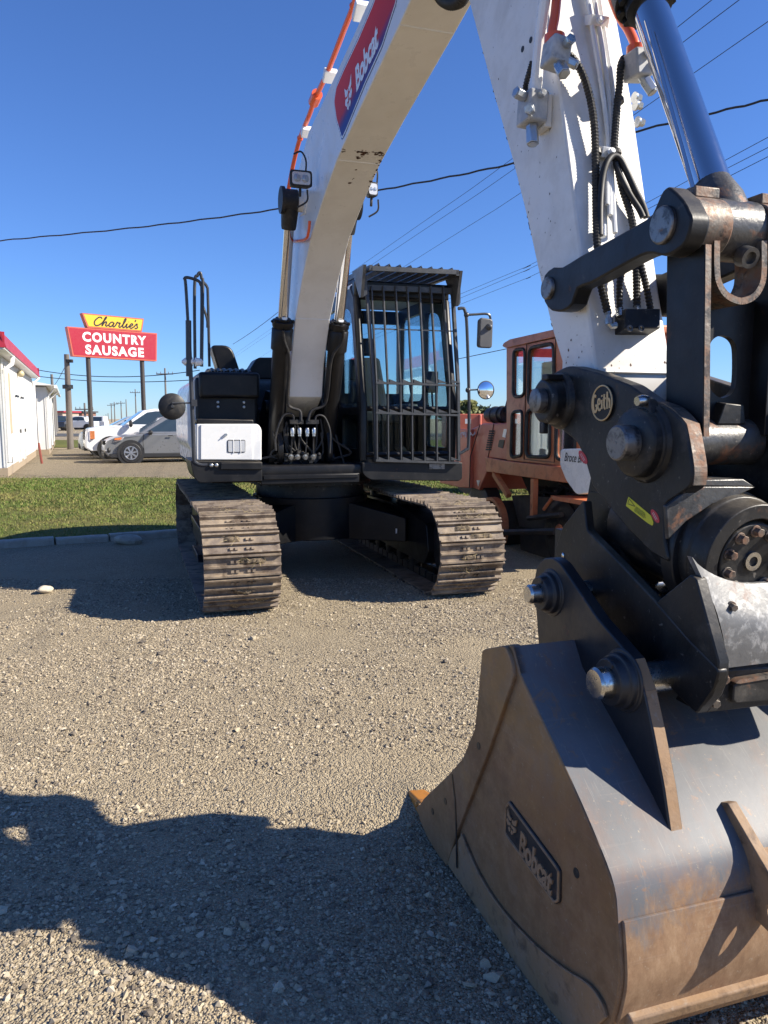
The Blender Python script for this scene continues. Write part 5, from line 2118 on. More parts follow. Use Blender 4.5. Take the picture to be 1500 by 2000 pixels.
# ------------------------------------------------------------------ quick coupler with tilt actuator
cp = bpy.data.objects.new('quick_coupler', None)
col.objects.link(cp)
cp.parent = exc
CPV = VC - 0.21
pl_px = [(1083, 727), (1110, 713), (1167, 728), (1230, 752), (1277, 785), (1307, 797), (1333, 823), (1340, 840), (1352, 913), (1350, 950), (1297, 985), (1297, 1053), (1307, 1100), (1270, 1078), (1230, 1037), (1190, 990), (1157, 950), (1143, 900), (1127, 863), (1077, 823), (1062, 790), (1066, 750)]
plate = round_poly(tr(CPV, pl_px), [0.02, 0.04, 0.0, 0.01, 0.02, 0.03, 0.04, 0.02, 0.02, 0.02, 0.02, 0.0, 0.02, 0, 0, 0, 0.02, 0.02, 0.03, 0.03, 0.03, 0.03], 4)
for v0, v1 in ((CPV, CPV + 0.052), (VC + 0.158, VC + 0.21)):
    mb = MB()
    mb.lat(plate, v0, v1)
    mb.build('coupler_plate', M['coupler'], cp, bevel=0.006, seg=2)
mb = MB()      # worn, rusty rim strip of the near plate
rim = tr(CPV, [(1277, 785), (1307, 797), (1333, 823), (1340, 840), (1352, 913), (1350, 948)])
rim = smooth2(rim, 5)
for i in range(len(rim) - 1):
    (a, b_), (c, d) = rim[i], rim[i + 1]
    t = Vector((c - a, d - b_)).normalized()
    n_ = Vector((-t.y, t.x))
    if n_.x < 0:
        n_ = -n_
    e = n_ * 0.0015
    mb.prism([V(a + e.x, CPV + 0.006, b_ + e.y), V(c + e.x, CPV + 0.006, d + e.y), V(c - n_.x * 0.004, CPV + 0.006, d - n_.y * 0.004), V(a - n_.x * 0.004, CPV + 0.006, b_ - n_.y * 0.004)],
             [V(a + e.x, CPV + 0.046, b_ + e.y), V(c + e.x, CPV + 0.046, d + e.y), V(c - n_.x * 0.004, CPV + 0.046, d - n_.y * 0.004), V(a - n_.x * 0.004, CPV + 0.046, b_ - n_.y * 0.004)])
mb.build('worn_rim', M['worn_edge'], cp, smooth=50)
# pin bosses on the near plate
for (u, w), rb, rp_, lb, lp in ((PIN1, 0.078, 0.041, 0.07, 0.10), (PIN2, 0.098, 0.05, 0.05, 0.10)):
    mb = MB()
    mb.lathe(V(u, CPV + 0.002, w), V(u, CPV - lb, w), [(0, rb + 0.02), (0.25, rb + 0.01), (0.3, rb), (0.85, rb), (1, rb - 0.012)], 32)
    if rb > 0.08:
        mb.lat(round_poly([(u - 0.05, w + 0.05), (u + 0.06, w + 0.05), (u + 0.045, w + 0.125), (u - 0.02, w + 0.125)], 0.02, 3), CPV - 0.03, CPV)
    else:
        mb.box(V(u + 0.03, CPV - 0.05, w + 0.077), (0.06, 0.04, 0.02))
        mb.box(V(u - 0.01, CPV - 0.055, w - 0.09), (0.02, 0.03, 0.04))
    mb.build('pin_boss', M['coupler'], cp, bevel=0.004)
    mb = MB()
    mb.lathe(V(u, CPV - lb + 0.01, w), V(u, CPV - lp, w), [(0, rp_), (0.92, rp_), (1, rp_ - 0.005)], 32)
    mb.lathe(V(u, CPV - lp - 0.0005, w), V(u, CPV - lp - 0.0012, w), [(0, 0.005), (1, 0.0045)], 10)
    mb.cyl(V(u, VC - 0.2, w), V(u, VC + 0.28, w), rp_, n=24)
    mb.build('coupler_pin', M['pin'], cp, bevel=0.002)
mb = MB()
u, w = PIN2
c = V(u + 0.03, CPV - 0.045, w + 0.115)
mb.lathe(c + Vector((-0.012, 0.0, 0)), c + Vector((0.022, 0, 0.004)), [(0, 0.013), (0.5, 0.017), (1, 0.012)], 14)
mb.build('keeper_bolt', M['pin_bright'], cp)
# round badge with raised lettering
M['gold'] = paint('gold_enamel', (0.62, 0.44, 0.22), 0.45, metal=0.1)
bu, bw = tr1(CPV, 1180, 787)
rad = Vector(tr1(CPV, 1180, 755)) - Vector((bu, bw))
RB = 0.053
bx, by = Vector((0, -1, 0.0)), Vector((0, 0, 1))
tl = Vector(tr1(CPV, 1210, 783)) - Vector(tr1(CPV, 1150, 792))
tl.normalize()
bx = Vector((0, -tl.x, tl.y))
by = Vector((0, tl.y, tl.x))
mb = MB()
mb.lathe(V(bu, CPV + 0.002, bw), V(bu, CPV - 0.008, bw), [(0, RB + 0.004), (1, RB + 0.001)], 40)
bdg = mb.build('round_badge', M['black'], cp)
mb = MB()
cb = V(bu, CPV - 0.008, bw)
mb.tube([cb + bx * RB * math.cos(a) + by * RB * math.sin(a) for a in np.linspace(0, 2 * math.pi, 41)[:-1]], 0.0026, 6, closed=True)
GE = [  # G e i t h drawn as broad strokes, x in -1..1
    ([(-0.52, 0.38), (-0.66, 0.46), (-0.78, 0.3), (-0.8, -0.1), (-0.7, -0.42), (-0.52, -0.40), (-0.44, -0.14), (-0.58, -0.10)], 0.12),
    ([(-0.36, -0.06), (-0.14, 0.0), (-0.16, 0.2), (-0.3, 0.2), (-0.36, -0.12), (-0.24, -0.38), (-0.08, -0.3)], 0.10),
    ([(0.04, 0.16), (0.03, -0.34)], 0.11),
    ([(0.04, 0.42), (0.05, 0.34)], 0.11),
    ([(0.27, 0.46), (0.25, -0.2), (0.36, -0.36)], 0.11),
    ([(0.14, 0.18), (0.42, 0.22)], 0.09),
    ([(0.55, 0.56), (0.52, -0.36)], 0.11),
    ([(0.54, 0.0), (0.66, 0.16), (0.76, 0.06), (0.74, -0.34)], 0.11)]
for st, wd in GE:
    P2 = [cb + bx * a * 0.056 + by * b_ * 0.056 for a, b_ in smooth2(st, 4)] if len(st) > 2 else [cb + bx * a * 0.056 + by * b_ * 0.056 for a, b_ in st]
    mb.ribbon(P2, wd * 0.062, bx.cross(by), 0.0022)
mb.build('lettering', M['gold'], bdg, smooth=0)
# warning stickers
M['yellow'] = paint('sticker_yellow', (0.62, 0.58, 0.03), 0.4)
M['sticker_red'] = paint('sticker_red', (0.5, 0.03, 0.05), 0.35)
M['ink'] = paint('black_ink', (0.012, 0.012, 0.012), 0.5, rvar=0)
mb = MB()
ypx = [(1228, 970), (1223, 988), (1266, 1022), (1275, 1027), (1277, 1020), (1272, 1007)]
mb.lat(round_poly(tr(CPV, ypx), [0.002, 0.002, 0.004, 0.006, 0.006, 0.004], 3), CPV - 0.0012, CPV + 0.001)
st_ = mb.build('warning_sticker', M['yellow'], cp, smooth=0)
mb = MB()
tri = tr(CPV, [(1227, 984), (1241, 989), (1230, 974)])
for i in range(3):
    a, b_ = tri[i], tri[(i + 1) % 3]
    mb.ribbon([V(a[0], CPV - 0.002, a[1]), V(b_[0], CPV - 0.002, b_[1])], 0.0018, (-1, 0, 0))
p, q = Vector(tr1(CPV, 1243, 988)), Vector(tr1(CPV, 1270, 1008))
dn = Vector(tr1(CPV, 1239, 998)) - p
rr_ = random.Random(5)
for k in range(5):
    f = 0.12 + 0.19 * k
    a = p + dn * f
    b_ = p + (q - p) * rr_.uniform(0.45, 0.85) + dn * f
    mb.ribbon([V(a.x, CPV - 0.002, a.y), V(b_.x, CPV - 0.002, b_.y)], 0.0011, (-1, 0, 0))
mb.build('print', M['ink'], st_, smooth=0)
for x, y in ((1280, 1008), (1139, 893)):
    mb = MB()
    u, w = tr1(CPV, x, y)
    d1 = Vector(tr1(CPV, x + 7, y + 13)) - Vector((u, w))
    d2 = Vector(tr1(CPV, x + 5, y - 3)) - Vector((u, w))
    pts = [(u + d1.x * math.cos(a) + d2.x * math.sin(a), w + d1.y * math.cos(a) + d2.y * math.sin(a)) for a in np.linspace(0, 2 * math.pi, 20)[:-1]]
    mb.lat(pts, CPV - 0.0012, CPV + 0.001)
    o = mb.build('red_sticker', M['sticker_red'], cp, smooth=0)
    mb = MB()
    for f in (-0.25, 0.2):
        a = Vector((u, w)) - d1 * 0.55 + d2 * f
        b_ = Vector((u, w)) + d1 * 0.55 + d2 * f
        mb.ribbon([V(a.x, CPV - 0.002, a.y), V(b_.x, CPV - 0.002, b_.y)], 0.0012, (-1, 0, 0))
    mb.build('print', M['white_clean'], o, smooth=0)
# front gusset joining the plates (sunlit)
ug = plate_u = tr1(CPV, 1300, 1000)[0]
mb = MB()
gpx = fr(6.46, [(1300, 988), (1352, 950), (1475, 951), (1440, 968), (1390, 985), (1340, 1018), (1304, 1054)])
mb.fro(gpx, 6.462, 6.448)
mb.fro(fr(6.46, [(1352, 938), (1455, 936), (1476, 950), (1352, 950)]), 6.455, 6.30)
mb.build('gusset_plate', M['worn_tube'], cp, bevel=0.003)
mb = MB()
mb.mbox(5.95, 6.33, VC - 0.16, VC + 0.16, 1.30, 1.36)
mb.build('cross_plate', M['coupler'], cp)
mb = MB()
mb.lat([(5.96, 1.44), (6.0, 1.46), (6.14, 1.16), (6.06, 0.97), (5.9, 0.97), (5.88, 1.12)], VC - 0.155, VC + 0.155)  # filler added between the plates, closing sunlit gaps in the coupler's ground shadow
mb.build('shadow_filler', M['coupler'], cp)

# tilt actuator: drum, end flange with bolts
TV = (VC - 0.018, 1.222)
ax = Vector((0, -1, -0.12)).normalized()     # axis runs fore and aft
tc = V(6.5, *TV)
mb = MB()
mb.lathe(tc - ax * 0.46, tc + ax * 0.03, [(0, 0.13), (0.06, 0.15), (0.70, 0.15), (0.74, 0.166), (0.86, 0.166), (0.87, 0.16), (1, 0.158), (1, 0.118), (0.9, 0.114)], 48)
mb.build('actuator_body', M['coupler'], cp, bevel=0.003)
x_ = ax.orthogonal().normalized()
y_ = ax.cross(x_)
fc = tc + ax * 0.0
mb = MB()
mb.lathe(fc - ax * 0.04, fc + ax * 0.022, [(0, 0.106), (0.9, 0.106), (1, 0.102)], 44)
flange = mb.build('end_flange', M['coupler'], cp, bevel=0.002)
for k in range(10):
    a = 2 * math.pi * (k + 0.3) / 10
    c = fc + ax * 0.02 + (x_ * math.cos(a) + y_ * math.sin(a)) * 0.083
    mb = MB()
    mb.lathe(c, c + ax * 0.006, [(0, 0.0165), (1, 0.0165)], 16)
    mb.cyl(c + ax * 0.005, c + ax * 0.024, 0.0125, n=6)
    mb.build('flange_bolt', M['worn_edge'], flange, bevel=0.0012)
mb = MB()
c = fc + ax * 0.021
mb.lathe(c, c + ax * 0.008, [(0, 0.026), (1, 0.026), (1, 0.014), (0, 0.014)], 24, caps=False)
mb.build('centre_ring', M['pin_bright'], flange)
mb = MB()
mb.cyl(fc + ax * 0.022, fc + ax * 0.0235, 0.0135, n=16)
mb.build('centre_bore', M['rubber'], flange)
# curved hanger plate round the drum on the machine side
mb = MB()
mb.fro(circle2(TV[0], TV[1], 0.185, 48), 6.43, 6.38)
mb.build('hanger_plate', M['coupler'], cp, bevel=0.004)

# lower frame of the tilt hitch: beam cheeks, cradle plate, hook
LV0 = VC - 0.235
lp = tr(LV0, [(1083, 1075), (1098, 1030), (1140, 975), (1146, 1035), (1215, 1105), (1276, 1170), (1345, 1250), (1405, 1310), (1395, 1345), (1360, 1395), (1300, 1335), (1200, 1222), (1092, 1098)])
for v0, v1 in ((LV0, LV0 + 0.03), (VC + 0.205, VC + 0.235)):
    mb = MB()
    mb.lat(round_poly(lp, 0.012, 2), v0, v1)
    mb.build('hitch_cheek', M['coupler'], cp, bevel=0.004)
mb = MB()
q = tr(VC, [(1190, 1070), (1330, 1210)])
mb.prism([V(5.98, LV0 + 0.03, 1.02), V(5.98, VC + 0.2, 1.02), V(5.98, VC + 0.2, 1.05), V(5.98, LV0 + 0.03, 1.05)], [V(6.45, LV0 + 0.03, 0.86), V(6.45, VC + 0.2, 0.86), V(6.45, VC + 0.2, 0.89), V(6.45, LV0 + 0.03, 0.89)])
mb.mbox(5.82, 5.90, LV0 + 0.03, VC + 0.2, 1.04, 1.22)
mb.build('hitch_deck', M['coupler'], cp)
mb = MB()      # small locking cylinder seen between the cheeks
mb.cyl(V(5.95, VC - 0.12, 1.17), V(6.3, VC - 0.1, 1.03), 0.028, n=16)
mb.cyl(V(6.02, VC + 0.02, 1.17), V(6.34, VC + 0.02, 1.02), 0.035, n=16)
mb.build('lock_cylinder', M['coupler'], cp)
mb = MB()
mb.tube(catmull([V(6.0, VC - 0.16, 1.2), V(6.1, VC - 0.19, 1.2), V(6.2, VC - 0.17, 1.13), V(6.3, VC - 0.14, 1.08)], 6), 0.012, 8)
mb.build('hose', M['rubber'], cp)
# cradle: bright curved cover plate with concave top, on the front
M['cradle'] = paint('worn_bright_steel', (0.17, 0.17, 0.168), 0.58, metal=0.15, layers=[((0.10, 0.10, 0.10), 6, 0.42, 0.62, 0.6, 0.4), ((0.6, 0.59, 0.57), 30, 0.5, 0.7, 0.5), (RUST, 9, 0.58, 0.7, 0.5, 0.8)], bump=0.25, bscale=70)
UC = 6.56
cr = fr(UC, [(1345, 1124), (1362, 1128), (1378, 1146), (1405, 1165), (1440, 1176), (1475, 1177), (1510, 1170), (1540, 1150), (1560, 1130), (1565, 1150), (1565, 1300), (1404, 1312), (1400, 1290)])
cvv = [(a, b_) for a, b_ in cr]
# curve the plate: a lower half that rolls under, built from rows
NR = 12
xs_v = np.linspace(cvv[0][0], cvv[8][0], 26)


def top_w(v):
    t = (v - cvv[0][0]) / (cvv[8][0] - cvv[0][0])
    return 1.245 - 0.085 * (1 - (2 * t - 1) ** 2) ** 0.8


rows = []
for j in range(NR + 1):
    f = j / NR
    row = []
    for v in xs_v:
        tw = top_w(v)
        bw_ = 0.955
        w = tw + (bw_ - tw) * f
        uoff = 0.0 if f < 0.45 else 0.07 * ((f - 0.45) / 0.55) ** 2
        edge = 0.0
        row.append((UC - 0.02 + 0.025 * min(f / 0.45, 1) - uoff * 0.0 + 0.03 * math.sin(f * 2.2), v - 0.035 * (1 - f) * 0 , w))
    rows.append(row)
mb = MB()
nn_ = len(xs_v)
# narrow the plate towards its top at the near side (slanted edge)
lt = fr(UC, [(1360, 1136), (1406, 1308)])
for j in range(NR + 1):
    f = j / NR
    vl_ = lt[0][0] + (lt[1][0] - lt[0][0]) * f
    vr_ = 2 * (VC) - vl_
    for i in range(nn_):
        u, v, w = rows[j][i]
        rows[j][i] = (u, vl_ + (vr_ - vl_) * i / (nn_ - 1), w)
fr_v = [V(*p) for r_ in rows for p in r_]
bk_v = [V(p[0] - 0.02, p[1], p[2]) for r_ in rows for p in r_]
fs = []
N0 = len(fr_v)
for j in range(NR):
    for i in range(nn_ - 1):
        a = j * nn_ + i
        fs.append((a, a + 1, a + nn_ + 1, a + nn_))
        fs.append((N0 + a, N0 + a + nn_, N0 + a + nn_ + 1, N0 + a + 1))
for i in range(nn_ - 1):
    fs.append((i, N0 + i, N0 + i + 1, i + 1))
    a = NR * nn_ + i
    fs.append((a, a + 1, N0 + a + 1, N0 + a))
for j in range(NR):
    a = j * nn_
    fs.append((a, a + nn_, N0 + a + nn_, N0 + a))
    a = j * nn_ + nn_ - 1
    fs.append((a, N0 + a, N0 + a + nn_, a + nn_))
mb.add(fr_v + bk_v, fs)
mb.build('cradle_plate', M['cradle'], cp, smooth=40)
# black side cheek of the cradle and the lower lip with bolts
mb = MB()
ck = fr(UC - 0.01, [(1276, 1182), (1350, 1122), (1362, 1130), (1406, 1292), (1404, 1330), (1392, 1360), (1362, 1394)])
VCK = lt[0][0]
ckp = tr(VCK, [(1276, 1182), (1350, 1122), (1362, 1130), (1406, 1292), (1404, 1330), (1392, 1360), (1362, 1394), (1318, 1350), (1285, 1262)])
mb.lat(ckp, VCK - 0.004, VCK + 0.03)
mb.build('cradle_cheek', M['coupler'], cp, bevel=0.004)
mb = MB()
lpx = fr(UC + 0.015, [(1428, 1338), (1436, 1330), (1560, 1312), (1560, 1360), (1432, 1372), (1426, 1365)])
mb.fro(round_poly(lpx, [0.004, 0.004, 0, 0, 0.006, 0.004], 3), UC + 0.025, UC - 0.05)
mb.fro(fr(UC + 0.01, [(1398, 1310), (1560, 1300), (1560, 1372), (1372, 1394), (1392, 1360)]), UC + 0.008, UC - 0.10)
mb.build('cradle_lip', M['coupler'], cp, bevel=0.004)
mb = MB()
lpx = fr(UC + 0.02, [(1432, 1332), (1440, 1325), (1560, 1306), (1560, 1313), (1440, 1333)])
mb.fro(lpx, UC + 0.03, UC - 0.0)
mb.build('worn_rim', M['worn_edge'], cp)
mb = MB()
for x, y, r_ in ((1420, 1327, 0.012), (1402, 1374, 0.012), (1437, 1186, 0.010)):
    mb.mark()
    v, w = fr(UC + 0.03, [(x, y)])[0]
    mb.hexbolt(V(UC + 0.012, v, w), (-0.2, -1, -0.1), r_, 0.016)
mb.build('cradle_bolt', M['worn_edge'], cp, bevel=0.001)
mb = MB()
u, w = tr1(LV0, 1100, 1086)
mb.ball(V(u, LV0 - 0.001, w), 0.009, 10, 6, (0.5, 1, 1.4))
mb.build('grease_nipple', M['pin_bright'], cp)

# ------------------------------------------------------------------ bucket
bk = bpy.data.objects.new('bucket', None)
col.objects.link(bk)
bk.parent = exc
SV = -0.86
S2 = 2 * VC - SV


def bucket_mat(name, paintc, rust_amt, z0, z1, rk_=1.0, dark_=0.6):
    """painted steel whose paint is scraped off towards the ground"""
    m, nt, b = new_mat(name)
    vec = coords(nt)
    sx = nd(nt, 'ShaderNodeSeparateXYZ')
    nt.links.new(vec, sx.inputs[0])
    mr = nd(nt, 'ShaderNodeMapRange')
    nt.links.new(sx.outputs['Z'], mr.inputs['Value'])
    mr.inputs['From Min'].default_value = z0
    mr.inputs['From Max'].default_value = z1
    smp = nd(nt, 'ShaderNodeMapping')
    smp.inputs['Scale'].default_value = (1.0, 0.55, 0.55)
    nt.links.new(vec, smp.inputs['Vector'])
    n1 = noi(nt, smp.outputs[0], 6.5, 12, 0.78, 0.3, 0.7, 0.2)
    n2 = noi(nt, smp.outputs[0], 30, 10, 0.78, 0.25, 0.75)
    n3 = noi(nt, vec, 2.2, 5, 0.6, 0.3, 0.7)
    su = nd(nt, 'ShaderNodeMath', operation='MULTIPLY_ADD')
    nt.links.new(n1, su.inputs[0])
    su.inputs[1].default_value = 0.8
    nt.links.new(mr.outputs[0], su.inputs[2])
    ma = nd(nt, 'ShaderNodeMapRange')
    nt.links.new(su.outputs[0], ma.inputs['Value'])
    ma.inputs['From Min'].default_value = 0.74
    ma.inputs['From Max'].default_value = 1.06
    ma.inputs['To Max'].default_value = rust_amt
    k_ = rk_
    rust = ramp(nt, [(0, (0.16 * k_, 0.085 * k_, 0.042 * k_)), (0.4, (0.25 * k_, 0.145 * k_, 0.075 * k_)), (0.7, (0.32 * k_, 0.20 * k_, 0.11 * k_)), (1, (0.40 * k_, 0.28 * k_, 0.18 * k_))])
    nt.links.new(n2, rust.inputs[0])
    pc = mixc(nt, n3, paintc, tuple(x * 1.7 for x in paintc))
    scr = nd(nt, 'ShaderNodeTexNoise')
    mpp = nd(nt, 'ShaderNodeMapping')
    mpp.inputs['Scale'].default_value = (70, 3, 3)
    mpp.inputs['Rotation'].default_value = (0.6, 0.2, 0.5)
    nt.links.new(vec, mpp.inputs['Vector'])
    nt.links.new(mpp.outputs[0], scr.inputs['Vector'])
    scr.inputs['Scale'].default_value = 3
    scr.inputs['Detail'].default_value = 3
    sr = nd(nt, 'ShaderNodeMapRange')
    nt.links.new(scr.outputs['Fac'], sr.inputs['Value'])
    sr.inputs['From Min'].default_value = 0.64
    sr.inputs['From Max'].default_value = 0.70
    sr.inputs['To Max'].default_value = 0.22
    pc = mixc(nt, sr.outputs[0], pc, (0.34, 0.31, 0.27))
    spots = noi(nt, vec, 13, 6, 0.7, 0.60, 0.66, 0.6)
    sm_ = nd(nt, 'ShaderNodeMath', operation='MULTIPLY')
    nt.links.new(spots, sm_.inputs[0])
    sm_.inputs[1].default_value = 0.75
    pc = mixc(nt, sm_.outputs[0], pc, (0.26, 0.15, 0.09))
    wearw = noi(nt, vec, 3.1, 7, 0.75, 0.5, 0.7, 0.3)
    sm2 = nd(nt, 'ShaderNodeMath', operation='MULTIPLY')
    nt.links.new(wearw, sm2.inputs[0])
    sm2.inputs[1].default_value = 0.5
    pc = mixc(nt, sm2.outputs[0], pc, (0.17, 0.165, 0.16))
    c = mixc(nt, ma.outputs[0], pc, rust.outputs[0])
    blot = noi(nt, smp.outputs[0], 2.6, 8, 0.7, 0.45, 0.72, 0.4)
    bm1 = nd(nt, 'ShaderNodeMath', operation='MULTIPLY')
    nt.links.new(blot, bm1.inputs[0])
    bm1.inputs[1].default_value = 0.55 * dark_
    c = mixc(nt, bm1.outputs[0], c, (0.05, 0.036, 0.026))
    blo2 = noi(nt, smp.outputs[0], 4.1, 9, 0.75, 0.48, 0.68, 0.2)
    bm2 = nd(nt, 'ShaderNodeMath', operation='MULTIPLY')
    nt.links.new(blo2, bm2.inputs[0])
    bm2.inputs[1].default_value = 0.45
    c = mixc(nt, bm2.outputs[0], c, (0.21, 0.10, 0.055))
    fine = noi(nt, vec, 70, 5, 0.7, 0.62, 0.72)
    c = mixc(nt, fine, c, (0.30, 0.24, 0.17))
    sc2 = nd(nt, 'ShaderNodeTexNoise')
    mp2 = nd(nt, 'ShaderNodeMapping')
    mp2.inputs['Scale'].default_value = (3, 4, 90)
    mp2.inputs['Rotation'].default_value = (0.35, 0.1, 0.0)
    nt.links.new(vec, mp2.inputs['Vector'])
    nt.links.new(mp2.outputs[0], sc2.inputs['Vector'])
    sc2.inputs['Scale'].default_value = 1.6
    sc2.inputs['Detail'].default_value = 4
    s2r = nd(nt, 'ShaderNodeMapRange')
    nt.links.new(sc2.outputs['Fac'], s2r.inputs['Value'])
    s2r.inputs['From Min'].default_value = 0.62
    s2r.inputs['From Max'].default_value = 0.72
    s2r.inputs['To Max'].default_value = 0.12
    c = mixc(nt, s2r.outputs[0], c, (0.36, 0.31, 0.25))
    nt.links.new(c, b.inputs['Base Color'])
    rg_ = nd(nt, 'ShaderNodeMapRange')
    nt.links.new(ma.outputs[0], rg_.inputs['Value'])
    rg_.inputs['To Min'].default_value = 0.46
    rg_.inputs['To Max'].default_value = 0.72
    nt.links.new(rg_.outputs[0], b.inputs['Roughness'])
    b.inputs['Specular IOR Level'].default_value = 0.3
    bump_node(nt, b, n2, 0.07, 0.003)
    return m


M['bucket_back'] = bucket_mat('bucket_back_steel', (0.09, 0.093, 0.099), 0.9, 0.62, 0.30, 1.0, 0.25)
M['bucket_side'] = bucket_mat('bucket_side_steel', (0.20, 0.115, 0.05), 0.75, 1.1, 0.1, 0.82, 1.25)
M['bucket_dark'] = paint('bucket_black_paint', (0.014, 0.015, 0.019), 0.42, layers=[((0.06, 0.055, 0.05), 6, 0.45, 0.75, 0.5), (RUST, 10, 0.62, 0.72, 0.4, 0.8)], bump=0.15)
M['bucket_wear'] = paint('bucket_worn_rust', (0.27, 0.165, 0.085), 0.7, layers=[((0.27, 0.185, 0.12), 7, 0.42, 0.65, 0.7), ((0.07, 0.04, 0.025), 15, 0.52, 0.68, 0.7), ((0.36, 0.32, 0.27), 40, 0.6, 0.72, 0.4)], bump=0.3, bscale=80)
M['tooth'] = paint('tooth_orange', (0.42, 0.17, 0.03), 0.5, layers=[((0.18, 0.1, 0.05), 20, 0.5, 0.65, 0.7)])

edge = tr(SV, [(948, 1268), (996, 1259), (1001, 1262), (1015, 1316), (1111, 1518), (1169, 1652), (1198, 1734), (1205, 1806), (1210, 1902), (1205, 1950), (1193, 1998)])
low = [(6.70, 0.09), (6.62, 0.025), (6.5, 0.004), (6.3, -0.004), (6.0, 0.0), (5.75, 0.008), (5.55, 0.03)]
front = tr(SV, [(833, 1559), (883, 1511), (910, 1480), (934, 1422), (941, 1350)])
lip = tr1(SV, 812, 1572)
outline = edge + low + [(lip[0], 0.05)] + front
for v0, v1 in ((SV, SV + 0.03), (S2 - 0.03, S2)):
    mb = MB()
    mb.lat(outline, v0, v1)
    mb.build('side_plate', M['bucket_side'], bk, bevel=0.004)
# wrapper: back and bottom sheet
wr = [edge[2]] + smooth2(edge[3:], 3) + low + [(lip[0] + 0.02, 0.055)]
cen = Vector((6.15, 0.5))
inn = []
for i, p in enumerate(wr):
    a, b_ = Vector(wr[max(i - 1, 0)]), Vector(wr[min(i + 1, len(wr) - 1)])
    t = (b_ - a).normalized()
    n_ = Vector((-t.y, t.x))
    if n_.dot(cen - Vector(p)) < 0:
        n_ = -n_
    inn.append(tuple(Vector(p) + n_ * 0.024))
mb = MB()
o3, i3 = [], []
NV = 8
vsx = np.linspace(SV + 0.004, S2 - 0.004, NV)
n = len(wr)
P_ = [V(p[0], v, p[1]) for v in vsx for p in wr] + [V(p[0], v, p[1]) for v in vsx for p in inn]
fs = []
K = NV * n
for j in range(NV - 1):
    for i in range(n - 1):
        a = j * n + i
        fs.append((a, a + 1, a + n + 1, a + n))
        fs.append((K + a, K + a + n, K + a + n + 1, K + a + 1))
for j in range(NV - 1):
    for i in (0, n - 1):
        a = j * n + i
        fs.append((a, a + n, K + a + n, K + a))
for j in (0, NV - 1):
    for i in range(n - 1):
        a = j * n + i
        fs.append((a, K + a, K + a + 1, a + 1))
mb.add(P_, fs)
mb.build('wrapper', M['bucket_back'], bk, smooth=30)


def on_back(s_list, off):
    return s_list


def back_strip(name, pa, pb, thick, v0, v1, mat, bevel=0.003):
    """plate lying on the outside of the wrapper between two heights of the back profile"""
    zz = [p for p in wr[:-8]]
    sel = [p for p in zz if pa >= p[1] >= pb]

    def interp(w):
        for i in range(len(zz) - 1):
            if zz[i][1] >= w >= zz[i + 1][1]:
                f = (zz[i][1] - w) / max(1e-6, zz[i][1] - zz[i + 1][1])
                return (zz[i][0] + (zz[i + 1][0] - zz[i][0]) * f, w)
        return zz[-1]
    sel = [interp(pa)] + [p for p in sel if pa - 0.01 > p[1] > pb + 0.01] + [interp(pb)]
    out = []
    for i, p in enumerate(sel):
        a, b_ = Vector(sel[max(i - 1, 0)]), Vector(sel[min(i + 1, len(sel) - 1)])
        t = (b_ - a).normalized()
        n_ = Vector((-t.y, t.x))
        if n_.dot(cen - Vector(p)) > 0:
            n_ = -n_
        out.append(tuple(Vector(p) + n_ * thick))
    poly = out + [tuple(Vector(p)) for p in sel[::-1]]
    mb = MB()
    mb.lat(poly, v0, v1)
    return mb.build(name, mat, bk, bevel=bevel)


back_strip('wear_plate', 0.445, 0.13, 0.010, SV + 0.012, S2 - 0.012, M['bucket_back'])
back_strip('heel_strip', 0.215, 0.10, 0.030, SV + 0.03, S2 - 0.03, M['bucket_wear'], 0.006)
# side cutter with its groove, and the lower side wear plate
mb = MB()
sc_px = [(948, 1268), (996, 1259), (1008, 1300), (1010, 1322), (960, 1468), (900, 1622), (878, 1690), (858, 1664), (842, 1638), (826, 1602), (820, 1580), (833, 1559), (883, 1511), (910, 1480), (934, 1422), (941, 1350)]
mb.lat(round_poly(tr(SV, sc_px), [0.02, 0.03] + [0.01] * 14, 3), SV - 0.012, SV + 0.002)
scut = mb.build('side_cutter', M['bucket_side'], bk, bevel=0.003)
mb = MB()
for x, y in ((935, 1457), (870, 1565), (845, 1585)):
    mb.mark()
    u, w = tr1(SV - 0.012, x, y)
    mb.cyl(V(u, SV - 0.0135, w), V(u, SV - 0.008, w), 0.012, n=16)
mb.mark()
u, w = tr1(SV, 1126, 1705)
mb.cyl(V(u, SV - 0.0015, w), V(u, SV + 0.004, w), 0.013, n=16)
mb.build('bolt_hole', M['rubber'], bk)
mb = MB()
grv = tr(SV - 0.012, [(883, 1512), (889, 1560), (892, 1625), (893, 1695)])
mb.ribbon([V(u, SV - 0.0132, w) for u, w in grv], 0.010, (-1, 0, 0), 0.0012)
mb.build('weld_seam', M['coupler'], scut)
seam = tr(SV, [(906, 1628), (940, 1705), (985, 1775), (1049, 1844), (1105, 1890), (1154, 1921), (1180, 1955), (1190, 1985)])
seam_s = smooth2(seam, 4)
mb = MB()
lowp = [p for p in low if p[0] > 5.5]
mb.lat(seam_s + [(6.66, 0.075), (6.6, 0.03), (6.5, 0.012), (6.3, 0.004), (6.0, 0.008), (5.75, 0.015)], SV - 0.010, SV + 0.002)
mb.build('side_wear_plate', M['bucket_wear'], bk, bevel=0.004)
mb = MB()
mb.tube([V(u, SV - 0.009, w) for u, w in seam_s], 0.0035, 6)
mb.build('weld_seam', M['bucket_wear'], bk)
